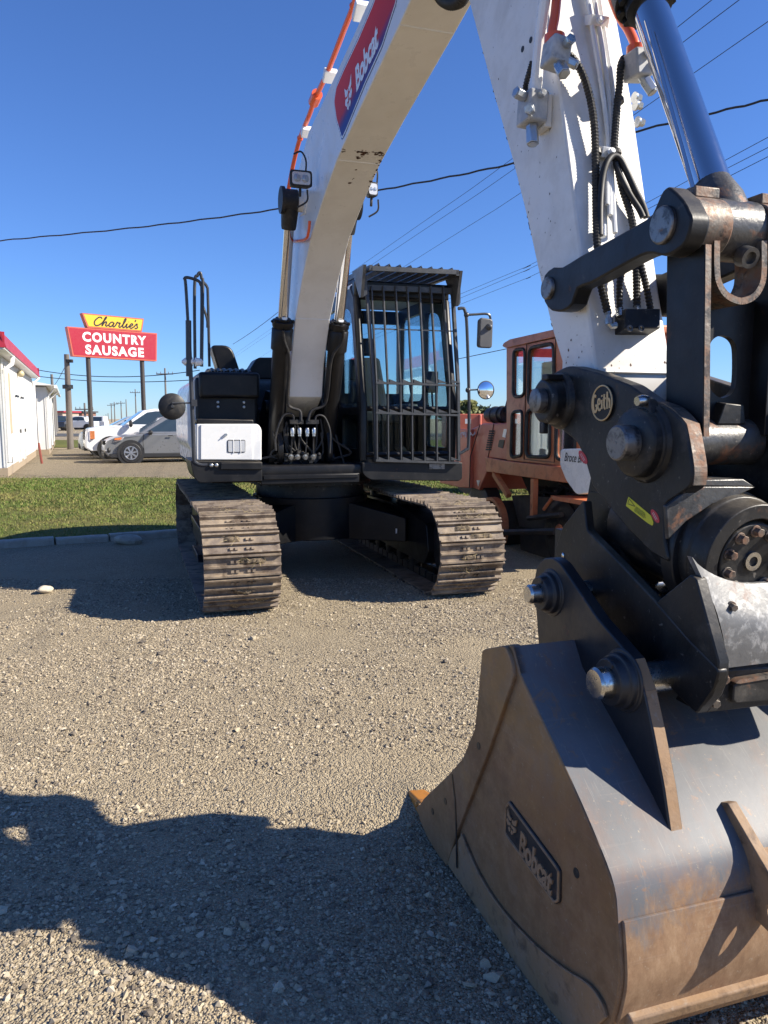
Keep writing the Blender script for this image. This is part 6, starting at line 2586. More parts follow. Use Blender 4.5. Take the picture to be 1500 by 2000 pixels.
# cast plaque with raised word and cat face
pq = tr(SV, [(998, 1563), (1090, 1687), (1098, 1700), (1097, 1762), (1088, 1766), (992, 1632), (989, 1622), (991, 1572)])
mb = MB()
mb.lat(round_poly(pq, 0.008, 2), SV - 0.007, SV + 0.002)
plq = mb.build('plaque', M['bucket_dark'], bk, bevel=0.002)
bc = Vector((sum(p[0] for p in pq) / 8, sum(p[1] for p in pq) / 8))
rim_o = round_poly(pq, 0.008, 2)
mb = MB()
mb.tube([V(u, SV - 0.007, w) for u, w in inset(rim_o, 0.006)], 0.004, 6, closed=True)
a, b_ = Vector(tr1(SV, 1022, 1643)), Vector(tr1(SV, 1085, 1727))
tx = (b_ - a).normalized()
X_, Y_ = Vector((0, -tx.x, tx.y)), Vector((0, tx.y, tx.x))
c = (a + b_) / 2
text_on(mb, 'Bobcat', V(c.x, SV - 0.0075, c.y), X_, Y_, width=(b_ - a).length, height=0.075, bold=0.03, spacing=0.95, extrude=0.008)
e_ = tr1(SV, 1005, 1608)
emblem(mb, V(e_[0], SV - 0.0075, e_[1]), X_, Y_, 0.06, 0.004)
mb.build('raised_lettering', M['bucket_wear'], plq, smooth=0)
# teeth
for k in range(5):
    v = SV + 0.06 + k * (S2 - SV - 0.12) / 4
    mb = MB()
    tz = 0.035
    mb.prism([V(lip[0] + 0.10, v - 0.05, tz - 0.03), V(lip[0] + 0.10, v + 0.05, tz - 0.03), V(lip[0] + 0.10, v + 0.05, tz + 0.055), V(lip[0] + 0.10, v - 0.05, tz + 0.055)],
             [V(lip[0] - 0.17, v - 0.038, tz - 0.022), V(lip[0] - 0.17, v + 0.038, tz - 0.022), V(lip[0] - 0.17, v + 0.038, tz + 0.004), V(lip[0] - 0.17, v - 0.038, tz + 0.004)])
    mb.lathe(V(lip[0] - 0.03, v - 0.052, tz + 0.012), V(lip[0] - 0.03, v + 0.052, tz + 0.012), [(0, 0.014), (1, 0.014)], 12)
    mb.build('tooth', M['tooth'], bk, bevel=0.012, seg=3)
mb = MB()
mb.lat([(lip[0] + 0.2, 0.03), (lip[0] - 0.02, 0.04), (lip[0] + 0.02, 0.075), (lip[0] + 0.22, 0.07)], SV + 0.03, S2 - 0.03)
mb.build('cutting_edge', M['bucket_wear'], bk)

# ears with pins
EV = -0.655
ear = tr(EV, [(1052, 1268), (1105, 1262), (1150, 1366), (1200, 1476), (1250, 1580), (1296, 1672), (1316, 1688), (1313, 1660), (1296, 1540), (1275, 1430), (1258, 1350), (1236, 1288), (1167, 1208), (1094, 1100), (1080, 1089), (1062, 1090), (1048, 1106), (1042, 1140), (1046, 1180)])
for v0, v1, sgn in ((EV, EV + 0.04, -1), (2 * VC - EV - 0.04, 2 * VC - EV, 1)):
    mb = MB()
    mb.lat(round_poly(ear, 0.012, 2), v0, v1)
    e_o = mb.build('ear', M['bucket_dark'], bk, bevel=0.004)
    if sgn < 0:
        mb = MB()
        rim = tr(EV, [(1236, 1288), (1258, 1350), (1275, 1430), (1296, 1540), (1313, 1660), (1316, 1686)])
        for i in range(len(rim) - 1):
            (a, b_), (c, d) = rim[i], rim[i + 1]
            t = Vector((c - a, d - b_)).normalized()
            n_ = Vector((t.y, -t.x))
            if n_.x < 0:
                n_ = -n_
            e1 = n_ * 0.0018
            mb.prism([V(a + e1.x, EV + 0.004, b_ + e1.y), V(c + e1.x, EV + 0.004, d + e1.y), V(c - e1.x * 2, EV + 0.004, d - e1.y * 2), V(a - e1.x * 2, EV + 0.004, b_ - e1.y * 2)],
                     [V(a + e1.x, EV + 0.036, b_ + e1.y), V(c + e1.x, EV + 0.036, d + e1.y), V(c - e1.x * 2, EV + 0.036, d - e1.y * 2), V(a - e1.x * 2, EV + 0.036, b_ - e1.y * 2)])
        mb.build('worn_edge', M['bucket_wear'], e_o, smooth=50)
for (x, y), rb, rp_, lb, lp in (((1066, 1158), 0.064, 0.030, 0.045, 0.085), ((1205, 1330), 0.075, 0.043, 0.05, 0.092)):
    u, w = tr1(EV - 0.02, x, y)
    mb = MB()
    mb.lathe(V(u, EV + 0.002, w), V(u, EV - lb, w), [(0, rb + 0.012), (0.12, rb + 0.01), (0.15, rb), (0.5, rb), (0.55, rb - 0.008), (1, rb - 0.012)], 32)
    mb.cyl(V(u + 0.012, EV - lb - 0.004, w + rb * 0.68), V(u + 0.012, EV - lb + 0.02, w + rb * 0.68), 0.013, n=6)
    mb.build('pin_boss', M['bucket_dark'], bk, bevel=0.003)
    mb = MB()
    mb.lathe(V(u, EV - lb + 0.01, w), V(u, EV - lp, w), [(0, rp_), (0.86, rp_), (1, rp_ - 0.006)], 28)
    mb.cyl(V(u, EV, w), V(u, 2 * VC - EV, w), rp_, n=24)
    mb.build('bucket_pin', M['pin_bright'], bk)
# rear lifting lug on the back
mb = MB()
LVv = None
lu = tr1(-0.40, 1440, 1600)
lug_v = fr(6.70, [(1440, 1640)])[0][0]
lug = [(6.60, 0.60), (6.66, 0.625), (6.80, 0.52), (6.86, 0.46), (6.87, 0.40), (6.83, 0.37), (6.76, 0.38), (6.72, 0.44), (6.64, 0.56)]
hole = circle2(6.825, 0.425, 0.022, 14)
mb.lath(lug, [hole], lug_v, lug_v + 0.03)
mb.lat([(6.69, 0.545), (6.80, 0.50), (6.82, 0.47), (6.74, 0.40), (6.70, 0.46)], lug_v + 0.03, lug_v + 0.09)
mb.build('lifting_lug', M['bucket_wear'], bk, bevel=0.003)
# ================================================================== ROAD SWEEPER right of the cab
SWV = 2.5
SO = (3.25, 0.6, 0.0)       # base of the sweeper in machine axes (x=v, y=-u)
rotM = Matrix.Rotation(TH, 3, 'Z')
sw = thing('road_sweeper', 'weathered orange road sweeper with glazed cab parked behind the excavator', 'road sweeper', tuple(Vector(ORG0) + rotM @ Vector(SO)), TH)
M['sw_orange'] = paint('faded_orange_paint', (0.60, 0.18, 0.075), 0.42, layers=[((0.64, 0.26, 0.13), 3, 0.4, 0.65, 0.6), ((0.20, 0.05, 0.03), 9, 0.5, 0.7, 0.5), (RUST, 22, 0.62, 0.72, 0.5, 0.8)])
M['sw_red'] = paint('faded_red_paint', (0.54, 0.125, 0.075), 0.42, layers=[((0.6, 0.2, 0.12), 4, 0.4, 0.65, 0.6)])
M['sw_dark'] = paint('grimy_dark_steel', (0.02, 0.018, 0.017), 0.7, layers=[((0.07, 0.05, 0.035), 6, 0.45, 0.7, 0.5)])
M['curtain'] = paint('pale_curtain', (0.75, 0.77, 0.7), 0.9)
M['pane_glass'] = glass_mat('pane_glass', (0.92, 0.96, 0.95), 0.0, refl=0.45)


def swb(mb, name, m, parent=None, **k):
    return mb.build(name, m, parent or sw, org=SO, **k)


def S(pts, v=SWV):
    return tr(v, pts)


cab_px = [(989, 679), (994, 673), (1080, 655), (1150, 640), (1150, 920), (1125, 912), (989, 899)]
w1 = round_poly(S([(1004, 684), (1026, 681), (1025, 768), (1019, 774), (1006, 775), (1003, 768)]), 0.07, 5)
w2 = round_poly(S([(1034, 680), (1082, 670), (1083, 780), (1032, 790)]), 0.09, 5)
w3 = round_poly(S([(1001, 805), (1021, 802), (1020, 890), (998, 893)]), 0.07, 5)
w4 = round_poly(S([(1030, 801), (1076, 796), (1075, 893), (1028, 892)]), 0.09, 5)
w5 = round_poly(S([(1088, 800), (1125, 796), (1124, 900), (1086, 897)]), 0.09, 5)
mb = MB()
mb.lath(S(cab_px), [w1, w2, w3, w4, w5], SWV, SWV + 0.04)
mb.lath(S(cab_px), [w1, w2, w3, w4, w5], SWV + 1.4, SWV + 1.44)
p = S(cab_px)
ul, ur = p[0][0], p[3][0]
wt_, wb_ = 2.5, 1.05
mb.mbox(ul, ul + 0.04, SWV + 0.04, SWV + 1.4, 1.05, 1.5)
mb.mbox(ul, ul + 0.04, SWV + 0.04, SWV + 0.12, 1.5, 2.4)
mb.mbox(ul, ul + 0.04, SWV + 1.32, SWV + 1.4, 1.5, 2.4)
mb.mbox(ul, ul + 0.04, SWV + 0.04, SWV + 1.4, 2.36, 2.46)
for za, zb, va, vb in ((1.07, 1.5, 0.04, 1.4), (1.5, 2.36, 0.04, 0.12), (1.5, 2.36, 1.32, 1.4), (2.36, 2.46, 0.04, 1.4)):
    mb.mbox(ur - 0.04, ur, SWV + va, SWV + vb, za, zb)
mb.mbox(ul, ur, SWV + 0.04, SWV + 1.4, 1.03, 1.07)
swb(mb, 'cab_shell', M['sw_orange'], bevel=0.006)
mb = MB()
mb.lat(round_poly(S([(985, 676), (988, 670), (1000, 663), (1080, 645), (1155, 628), (1155, 645), (1080, 660), (992, 680)]), 0.02, 3), SWV - 0.03, SWV + 1.47)
swb(mb, 'cab_roof', M['sw_orange'], bevel=0.02)
for i, wv in enumerate((w1, w2, w3, w4, w5)):
    mb = MB()
    mb.tube([V(a, SWV - 0.004, b_) for a, b_ in wv], 0.02, 6, closed=True)
    o = swb(mb, 'window', M['rubber'])
    mb = MB()
    mb.lat(wv, SWV + 0.012, SWV + 0.018)
    swb(mb, 'pane', M['pane_glass'], o, smooth=0)
mb = MB()
dpx = S([(1029, 672), (1086, 660), (1083, 903), (1024, 897)])
dp = [V(a, SWV - 0.003, b_) for a, b_ in dpx]
mb.tube(dp, 0.006, 5, closed=True)
swb(mb, 'door_seam', M['sw_dark'])
# pleated curtains and dark things inside
mb = MB()
for (ua_, ub_, za, zb) in ((S([(1002, 760)])[0][0], S([(1028, 760)])[0][0], 1.12, 1.95), (S([(1030, 760)])[0][0], S([(1076, 760)])[0][0], 1.1, 2.25)):
    n_ = 26
    P_ = []
    for k in range(n_ + 1):
        u = ua_ + (ub_ - ua_) * k / n_
        v = SWV + 0.16 + 0.03 * math.sin(k * 1.9) + 0.015 * math.sin(k * 0.8)
        P_ += [V(u, v, za), V(u, v + 0.02, zb)]
    mb.add(P_, [(2 * k, 2 * k + 2, 2 * k + 3, 2 * k + 1) for k in range(n_)])
swb(mb, 'curtain', M['curtain'], smooth=60)
mb = MB()
mb.mbox(ul + 0.2, ul + 0.75, SWV + 0.5, SWV + 1.0, 1.1, 1.9)
swb(mb, 'seat', M['seat'], bevel=0.05)
mb = MB()
mb.cyl(V(S([(1067, 655)])[0][0], SWV + 0.35, 2.54), V(S([(1067, 655)])[0][0], SWV + 0.35, 2.67), 0.085, 0.07, n=18)
swb(mb, 'beacon', paint('amber_beacon', (0.75, 0.22, 0.02), 0.3), bevel=0.01)
# skirt under the cab
mb = MB()
mb.lat(S([(950, 893), (989, 900), (1125, 915), (1125, 945), (1030, 932), (952, 921)]), SWV - 0.02, SWV + 1.3)
swb(mb, 'chassis_rail', M['sw_orange'], bevel=0.006)
# hood with chamfered side
mb = MB()
hp_ = S([(988, 827), (940, 827), (918, 838), (900, 892), (900, 950), (921, 953), (933, 958), (949, 921), (951, 894), (988, 899)])
mb.lat(hp_, SWV + 0.02, SWV + 1.2)
swb(mb, 'engine_hood', M['sw_red'], bevel=0.015)
mb = MB()
hp_ = S([(922, 838), (880, 838), (862, 895), (862, 943), (900, 952), (921, 953), (922, 892)])
mb.lat(hp_, SWV - 0.03, SWV + 1.15)
swb(mb, 'nose_panel', M['sw_red'], bevel=0.012)
mb = MB()
seam_ = S([(938, 828), (923, 892), (921, 952)])
mb.tube([V(a, SWV - 0.032 + 0.03 * (b_ > 1.2), b_) for a, b_ in seam_], 0.007, 5)
mb.tube([V(a, SWV + 0.017, b_) for a, b_ in S([(988, 899), (951, 894), (962, 828)])], 0.006, 5)
swb(mb, 'hood_seam', M['sw_dark'])
mb = MB()
for k in range(9):
    f = k / 8
    mb.ribbon([V(a, SWV + 0.016, b_) for a, b_ in S([(954 - 7 * f, 842 + 36 * f), (964 - 7 * f, 842 + 36 * f)])], 0.02, (-1, 0, 0), 0.006)
swb(mb, 'hood_grille', M['sw_dark'])
mb = MB()
mb.lat(S([(982, 838), (988, 838), (985, 855), (979, 853)]), SWV + 0.014, SWV + 0.021)
swb(mb, 'sticker', M['white_clean'], smooth=0)
mb = MB()
mb.lat(round_poly(S([(973, 859), (983, 859), (980, 876), (970, 873)]), 0.02, 3), SWV + 0.014, SWV + 0.021)
swb(mb, 'emblem_plate', M['ink'], smooth=0)
mb = MB()
mb.lat(S([(929, 938), (936, 938), (932, 950)]), SWV + 0.012, SWV + 0.021)
swb(mb, 'sticker', M['white_clean'], smooth=0)
# scrawled letters on the nose panel
M['decal'] = paint('faded_decal', (0.5, 0.42, 0.5), 0.5)
mb = MB()
rr_ = random.Random(8)
for k in range(4):
    pts = []
    for q in range(6):
        x, y = 902 + k * 7 + rr_.uniform(-2, 6), 846 + rr_.uniform(-3, 9) - k * 1.0
        a, b_ = S([(x, y)], SWV - 0.035)[0]
        pts.append(Vector(V(a, SWV - 0.034, b_)))
    mb.ribbon(catmull(pts, 4), 0.02, (-1, 0, 0), 0.002)
swb(mb, 'decal', M['decal'], smooth=0)
# air cleaner on the hood
mb = MB()
a, b_ = S([(957, 811)], SWV + 0.25)[0], S([(990, 808)], SWV + 0.25)[0]
mb.lathe(V(a[0], SWV + 0.25, a[1]), V(b_[0], SWV + 0.25, a[1] + 0.01), [(0, 0.03), (0.01, 0.1), (0.3, 0.105), (0.32, 0.115), (0.4, 0.115), (0.42, 0.105), (0.7, 0.105), (0.72, 0.115), (0.8, 0.115), (0.82, 0.1), (1, 0.1)], 28)
mb.tube([V(b_[0], SWV + 0.25, a[1] + 0.02), V(b_[0], SWV + 0.3, a[1] + 0.2)], 0.05, 12)
swb(mb, 'air_cleaner', M['rubber'])
# wheel arch ring, axle drum, frame, tyres
ac = S([(962, 1025)])[0]
mb = MB()
arc = [(ac[0] + 0.36 * math.cos(a), ac[1] + 0.36 * math.sin(a)) for a in np.linspace(R(-35), R(200), 26)]
for i in range(len(arc) - 1):
    a, b_ = Vector(arc[i]), Vector(arc[i + 1])
    c = Vector(ac)
    mb.lat([tuple(a), tuple(b_), tuple(c + (b_ - c) * 0.88), tuple(c + (a - c) * 0.88)], SWV - 0.04, SWV + 0.05)
swb(mb, 'broom_hood', M['sw_orange'])
mb = MB()
mb.lathe(V(ac[0], SWV + 0.04, ac[1]), V(ac[0], SWV + 1.3, ac[1]), [(0, 0.1), (0.01, 0.31), (1, 0.31)], 32)
swb(mb, 'broom', M['sw_dark'])
for du, dv in ((-1.15, 0.05), (1.0, 0.05), (-1.15, 1.2), (1.0, 1.2)):
    mb = MB()
    c0, c1 = V(ac[0] + 0.55 + du, SWV + dv, 0.36), V(ac[0] + 0.55 + du, SWV + dv + 0.24, 0.36)
    mb.lathe(c0, c1, [(0.02, 0.2), (0, 0.28), (0.1, 0.36), (0.9, 0.36), (1, 0.28), (0.98, 0.2)], 32, caps=True)
    whl = swb(mb, 'wheel', M['rubber'])
    mb = MB()
    mb.lathe(c0 + Vector((-0.004, 0, 0)), c0 + Vector((0.1, 0, 0)), [(0, 0.08), (0.2, 0.1), (0.5, 0.18), (1, 0.2)], 24)
    swb(mb, 'rim', M['sw_orange'], whl)
mb = MB()
for A, B in (((966, 925), (994, 968)), ((1044, 935), (1042, 1010))):
    mb.mark()
    a, b_ = S([A, B])
    mb.tube([V(a[0], SWV, a[1]), V(b_[0], SWV, b_[1])], 0.045, 4)
mb.mark()
a, b_ = S([(1062, 995), (1080, 970)])
mb.tube([V(a[0], SWV, a[1]), V(b_[0], SWV, b_[1])], 0.02, 6)
swb(mb, 'brace', M['sw_orange'])
mb = MB()
mb.lat(S([(1080, 968), (1150, 978), (1150, 988), (1084, 976)]), SWV - 0.03, SWV + 0.4)
swb(mb, 'side_deck', M['sw_orange'])
mb = MB()
mb.lat(S([(985, 968), (1120, 975), (1120, 1040), (1000, 1030)]), SWV + 0.1, SWV + 1.0)
mb.lat(S([(1000, 1040), (1100, 1050), (1100, 1088), (1005, 1092)]), SWV + 0.1, SWV + 0.9)
mb.tube([V(a, SWV - 0.02, b_) for a, b_ in S([(1035, 1012), (1100, 1005)])], 0.03, 8)
mb.tube([V(a, SWV - 0.03, b_) for a, b_ in S([(985, 1040), (1090, 1038)])], 0.04, 6)
mb.lat(S([(960, 905), (1090, 935), (1090, 975), (985, 968)]), SWV + 0.35, SWV + 0.9)
swb(mb, 'axle_frame', M['sw_dark'])
rr_ = random.Random(12)
mb = MB()
for k in range(14):
    mb.mark()
    x, y = rr_.uniform(990, 1080), rr_.uniform(930, 975)
    mb.tube(catmull([V(a, SWV + 0.28 + rr_.uniform(-0.1, 0.1), b_) for a, b_ in S([(x, y), (x + 14, y + rr_.uniform(-10, 14)), (x + 30, y + rr_.uniform(-10, 20))])], 4), 0.018, 6)
swb(mb, 'hose', M['sw_dark'])
# white hood panel with the maker's script lettering
WV = SWV - 0.35
wp = S([(1094, 880), (1098, 877), (1130, 876), (1165, 876), (1165, 960), (1128, 966), (1122, 962), (1105, 938), (1093, 908)], WV)
mb = MB()
mb.lat(round_poly(wp, [0.02, 0.02, 0, 0, 0, 0.03, 0.03, 0.03, 0.03], 3), WV, WV + 0.25)
wpo = swb(mb, 'white_panel', M['white_clean'], bevel=0.01)
mb = MB()
a, b_ = Vector(S([(1103, 892)], WV)[0]), Vector(S([(1158, 898)], WV)[0])
t = (b_ - a).normalized()
c = (a + b_) / 2
text_on(mb, 'Broce Broom', V(c.x, WV - 0.003, c.y), Vector((0, -t.x, t.y)), Vector((0, t.y, t.x)), width=(b_ - a).length, height=0.085, shear=0.35, bold=0.005)
swb(mb, 'lettering', M['ink'], wpo, smooth=0)

# faded red truck bed behind the sweeper
mb = MB()
a0 = at(885, 807, 16.5)
tb = thing('trailer', 'faded red low trailer behind the orange sweeper', 'trailer', (a0.x + 1.1, 16.5, 0))
mb.box((0, 0, 1.35), (2.6, 1.2, 0.7))
for k in range(5):
    mb.box((-1.2 + k * 0.6, -0.61, 1.35), (0.06, 0.04, 0.68))
mb.build('trailer_bed', M['sw_red'], tb, bevel=0.02)
mb = MB()
mb.box((0, 0, 0.85), (2.4, 1.0, 0.2))
for x in (-0.7, 0.7):
    mb.cyl((x, -0.5, 0.4), (x, -0.3, 0.4), 0.4, n=20)
mb.build('running_gear', M['sw_dark'], tb)
mb = MB()
for x in (-0.85, 0.1):
    mb.mark()
    mb.box((x, -0.6345, 1.55), (0.12, 0.006, 0.1))
mb.build('reflector_plate', M['white_clean'], tb)

# ================================================================== WHITE BUILDINGS at the left
M['metal_white'] = paint('white_wall_metal', (0.74, 0.73, 0.70), 0.5, layers=[((0.5, 0.46, 0.4), 1.2, 0.5, 0.8, 0.25), ((0.4, 0.34, 0.28), 12, 0.64, 0.74, 0.3)])
M['roof_red'] = paint('red_roof_metal', (0.33, 0.02, 0.035), 0.42)
M['tan_board'] = paint('tan_board', (0.42, 0.34, 0.22), 0.7)
M['found'] = paint('foundation_concrete', (0.33, 0.26, 0.18), 0.9, bump=0.4)


def building(name, label, A, B, width, z, fascia, roofm, gable=0.0):
    """long wall from A (near) to B (far) facing right; body extends to the left"""
    A, B = Vector(A), Vector(B)
    d = (B - A)
    L_ = d.length
    ang = math.atan2(d.y, d.x)
    o = thing(name, label, 'building', (A.x, A.y, 0), ang)
    # local: x along the wall, +y to the left (away from the lot)
    mb = MB()
    mb.box((L_ / 2, width / 2, z / 2 + 0.1), (L_, width, z - 0.2))
    mb.build('wall', M['metal_white'], o)
    mb = MB()
    mb.box((L_ / 2, width / 2, 0.1), (L_ + 0.06, width + 0.06, 0.3))
    mb.build('foundation', M['found'], o)
    mb = MB()
    n = int(L_ / 0.32)
    for k in range(n + 1):
        mb.box((k * L_ / n, -0.012, z / 2 + 0.12), (0.035, 0.024, z - 0.3))
    for k in range(int(width / 0.32)):
        mb.box((-0.012, k * 0.32 + 0.05, z / 2 + 0.12), (0.024, 0.035, z - 0.3))
    mb.build('wall_rib', M['metal_white'], o)['kind'] = 'stuff'
    return o, L_


bd1, L1 = building('shop_building', 'white metal shop building with red roof edge and boarded window', (-10.42, 21.2), (-14.95, 33.0), 12, 3.3, 0.3, None)
OS, OF, OB = 0.3, 2.0, 0.4
mb = MB()
mb.box(((L1 + OB - OF) / 2, 6, 3.35), (L1 + OF + OB, 12 + 2 * OS, 0.06))
mb.build('soffit', M['metal_white'], bd1)
mb = MB()
for q in (([(-OF, -OS), (L1 + OB, -OS)]), ([(-OF, -OS), (-OF, 12 + OS)]), ([(L1 + OB, -OS), (L1 + OB, 12 + OS)])):
    (x0, y0), (x1, y1) = q
    if y0 == y1:
        o0 = [(0, 3.36), (-0.03, 3.36), (0.06, 3.75), (0.12, 3.75)]
        mb.prism([Vector((x0, y0 + a, z)) for a, z in o0], [Vector((x1, y0 + a, z)) for a, z in o0])
    else:
        s_ = -1 if x0 < 0 else 1
        o0 = [(0, 3.362), (s_ * 0.03, 3.362), (-s_ * 0.06, 3.752), (-s_ * 0.12, 3.752)]
        mb.prism([Vector((x0 + a, y0, z)) for a, z in o0], [Vector((x0 + a, y1, z)) for a, z in o0])
mb.build('roof_fascia', M['roof_red'], bd1)
mb = MB()
mb.prism([Vector((-OF + 0.1, -OS + 0.15, 3.73)), Vector((-OF + 0.1, 6, 3.95)), Vector((-OF + 0.1, 12 + OS, 3.73))], [Vector((L1 + OB - 0.1, -OS + 0.15, 3.73)), Vector((L1 + OB - 0.1, 6, 3.95)), Vector((L1 + OB - 0.1, 12 + OS, 3.73))])
mb.build('roof', M['roof_red'], bd1)
mb = MB()
mb.tube([(0.5, -0.27, 3.32), (0.35, -0.25, 3.1), (0.15, -0.09, 2.95), (0.1, -0.07, 0.4)], 0.06, 8)
mb.mark()
mb.tube([(L1 - 0.1, -OS, 3.32), (L1 - 0.3, -0.1, 3.1), (L1 - 0.3, -0.07, 0.4)], 0.05, 8)
mb.build('downspout', M['white_clean'], bd1)
mb = MB()
mb.box((1.35, -0.03, 2.05), (1.1, 0.05, 1.75))
mb.build('boarded_window', M['tan_board'], bd1, bevel=0.01)
for x in (4.2, 6.3):
    mb = MB()
    mb.box((x, -0.03, 1.25), (1.0, 0.05, 2.1))
    dr_ = mb.build('door', M['white_clean'], bd1, bevel=0.01)
    mb = MB()
    mb.box((x + 0.36, -0.07, 1.2), (0.12, 0.05, 0.12))
    mb.box((x, -0.058, 2.33), (1.1, 0.03, 0.06))
    mb.build('door_handle', M['coupler'], dr_)
mb = MB()
mb.ball((5.2, -0.12, 3.1), 0.12, 10, 6)
mb.build('wall_lamp', paint('lamp_globe', (0.5, 0.42, 0.25), 0.4), bd1)
mb = MB()
mb.box((0.4, -0.06, 0.45), (0.2, 0.12, 0.16))
mb.build('meter_box', M['coupler'], bd1)
bd2, L2 = building('shed_building', 'white ribbed shed beyond the red-roofed shop building', (-14.9, 34.2), (-20.3, 47.5), 10, 3.0, 0.2, None)
mb = MB()
mb.prism([Vector((-0.4, -0.4, 3.05)), Vector((-0.4, 5, 4.1)), Vector((-0.4, 10.4, 3.05))], [Vector((L2 + 0.4, -0.4, 3.05)), Vector((L2 + 0.4, 5, 4.1)), Vector((L2 + 0.4, 10.4, 3.05))])
mb.build('roof', M['metal_white'], bd2)
mb = MB()
mb.box((L2 / 2, -0.42, 3.0), (L2 + 0.8, 0.12, 0.14))
mb.tube([(-0.2, -0.42, 2.95), (0.3, -0.08, 2.6), (0.3, -0.06, 0.3)], 0.05, 8)
mb.tube([(5, -0.42, 2.95), (5, -0.08, 2.6), (5, -0.06, 0.3)], 0.05, 8)
mb.build('gutter', M['white_clean'], bd2)
mb = MB()
for x in (2.6, 4.0, 8, 9.6):
    mb.box((x, -0.03, 1.4), (0.08, 0.05, 2.6))
mb.build('door_track', M['plastic'], bd2)['kind'] = 'stuff'

# red marker post by the wall
g0, g1 = gnd(82, 906), None
mb = MB()
hgt = 41 / 1500 * g0.y
mb.tube([(0, 0, 0), (-0.08, 0, hgt)], [0.045, 0.04], 8)
o = mb.build('marker_post', paint('red_brown_post', (0.2, 0.045, 0.03), 0.6))
o.location = g0
tag(o, 'short red brown post leaning by the white shop wall', 'post')

# ================================================================== SIGN
sA, sB = at(178, 832, 42.6), at(281, 806, 44.6)
sdir = (Vector((sB.x, sB.y, 0)) - Vector((sA.x, sA.y, 0)))
sgn = thing('roadside_sign', 'yellow and red sausage shop sign on two dark posts', 'sign', (sA.x, sA.y, 0), math.atan2(sdir.y, sdir.x))
sL = sdir.length
ppm = 1500 / 43.5


def sz(y, d):
    r = ray(300, y)
    return CAM_H + d * r[2] / r[1]


zt_ = sz(645, 43.5)
zb_ = sz(701, 43.5)
M['post'] = paint('dark_sign_post', (0.05, 0.042, 0.038), 0.6)
for x in (0, sL):
    mb = MB()
    mb.cyl((x, 0, 0), (x, 0, zb_ + 0.4), 0.125, n=16)
    mb.build('sign_post', M['post'], sgn)
xl, xr = -1.1, sL + 0.88
M['sign_red'] = paint('sign_red', (0.36, 0.012, 0.03), 0.4)
M['sign_yellow'] = paint('sign_yellow', (0.80, 0.46, 0.03), 0.4)
M['sign_rim'] = paint('sign_orange_rim', (0.5, 0.10, 0.06), 0.4)


def sign_board(name, poly, mface, mrim, off):
    mb = MB()
    mb.prism([Vector((a, -0.2 + off, b_)) for a, b_ in poly], [Vector((a, 0.2 + off, b_)) for a, b_ in poly])
    o = mb.build(name, mrim, sgn, smooth=0)
    cx = sum(p[0] for p in poly) / len(poly)
    cz = sum(p[1] for p in poly) / len(poly)
    ins = []
    n = len(poly)
    for i in range(n):
        a, b_, c = Vector(poly[i - 1]), Vector(poly[i]), Vector(poly[(i + 1) % n])
        t1, t2 = (b_ - a).normalized(), (c - b_).normalized()
        v_ = (t2 - t1)
        v_.normalize()
        ins.append(tuple(b_ + v_ * 0.1))
    mb = MB()
    mb.prism([Vector((a, -0.206 + off, b_)) for a, b_ in ins], [Vector((a, -0.19 + off, b_)) for a, b_ in ins])
    mb.build('sign_face', mface, o, smooth=0)
    return o


zy_t = sz(617, 43.5)
zy_b = sz(646, 43.5)
rb = sign_board('red_board', [(xl, zt_), (xl + 0.22, zb_ + 0.02), (xr - 0.08, zb_ - 0.02), (xr, zt_ - 0.0)], M['sign_red'], M['sign_rim'], 0)
yb = sign_board('yellow_board', [(-0.28, zy_t), (-0.02, zt_ + 0.02), (sL - 0.02, zt_ + 0.02), (sL + 0.12, zy_t - 0.02)], M['sign_yellow'], M['sign_rim'], 0.01)
mid = (xl + xr) / 2 + 0.05
hh = zt_ - zb_
mb = MB()
text_on(mb, 'COUNTRY', Vector((mid, -0.21, zb_ + hh * 0.70)), (1, 0, 0), (0, 0, 1), width=3.6, height=0.53, bold=0.04, spacing=1.18)
text_on(mb, 'SAUSAGE', Vector((mid - 0.02, -0.21, zb_ + hh * 0.27)), (1, 0, 0), (0, 0, 1), width=3.3, height=0.53, bold=0.04, spacing=1.18)
mb.build('lettering', M['white_clean'], rb, smooth=0)
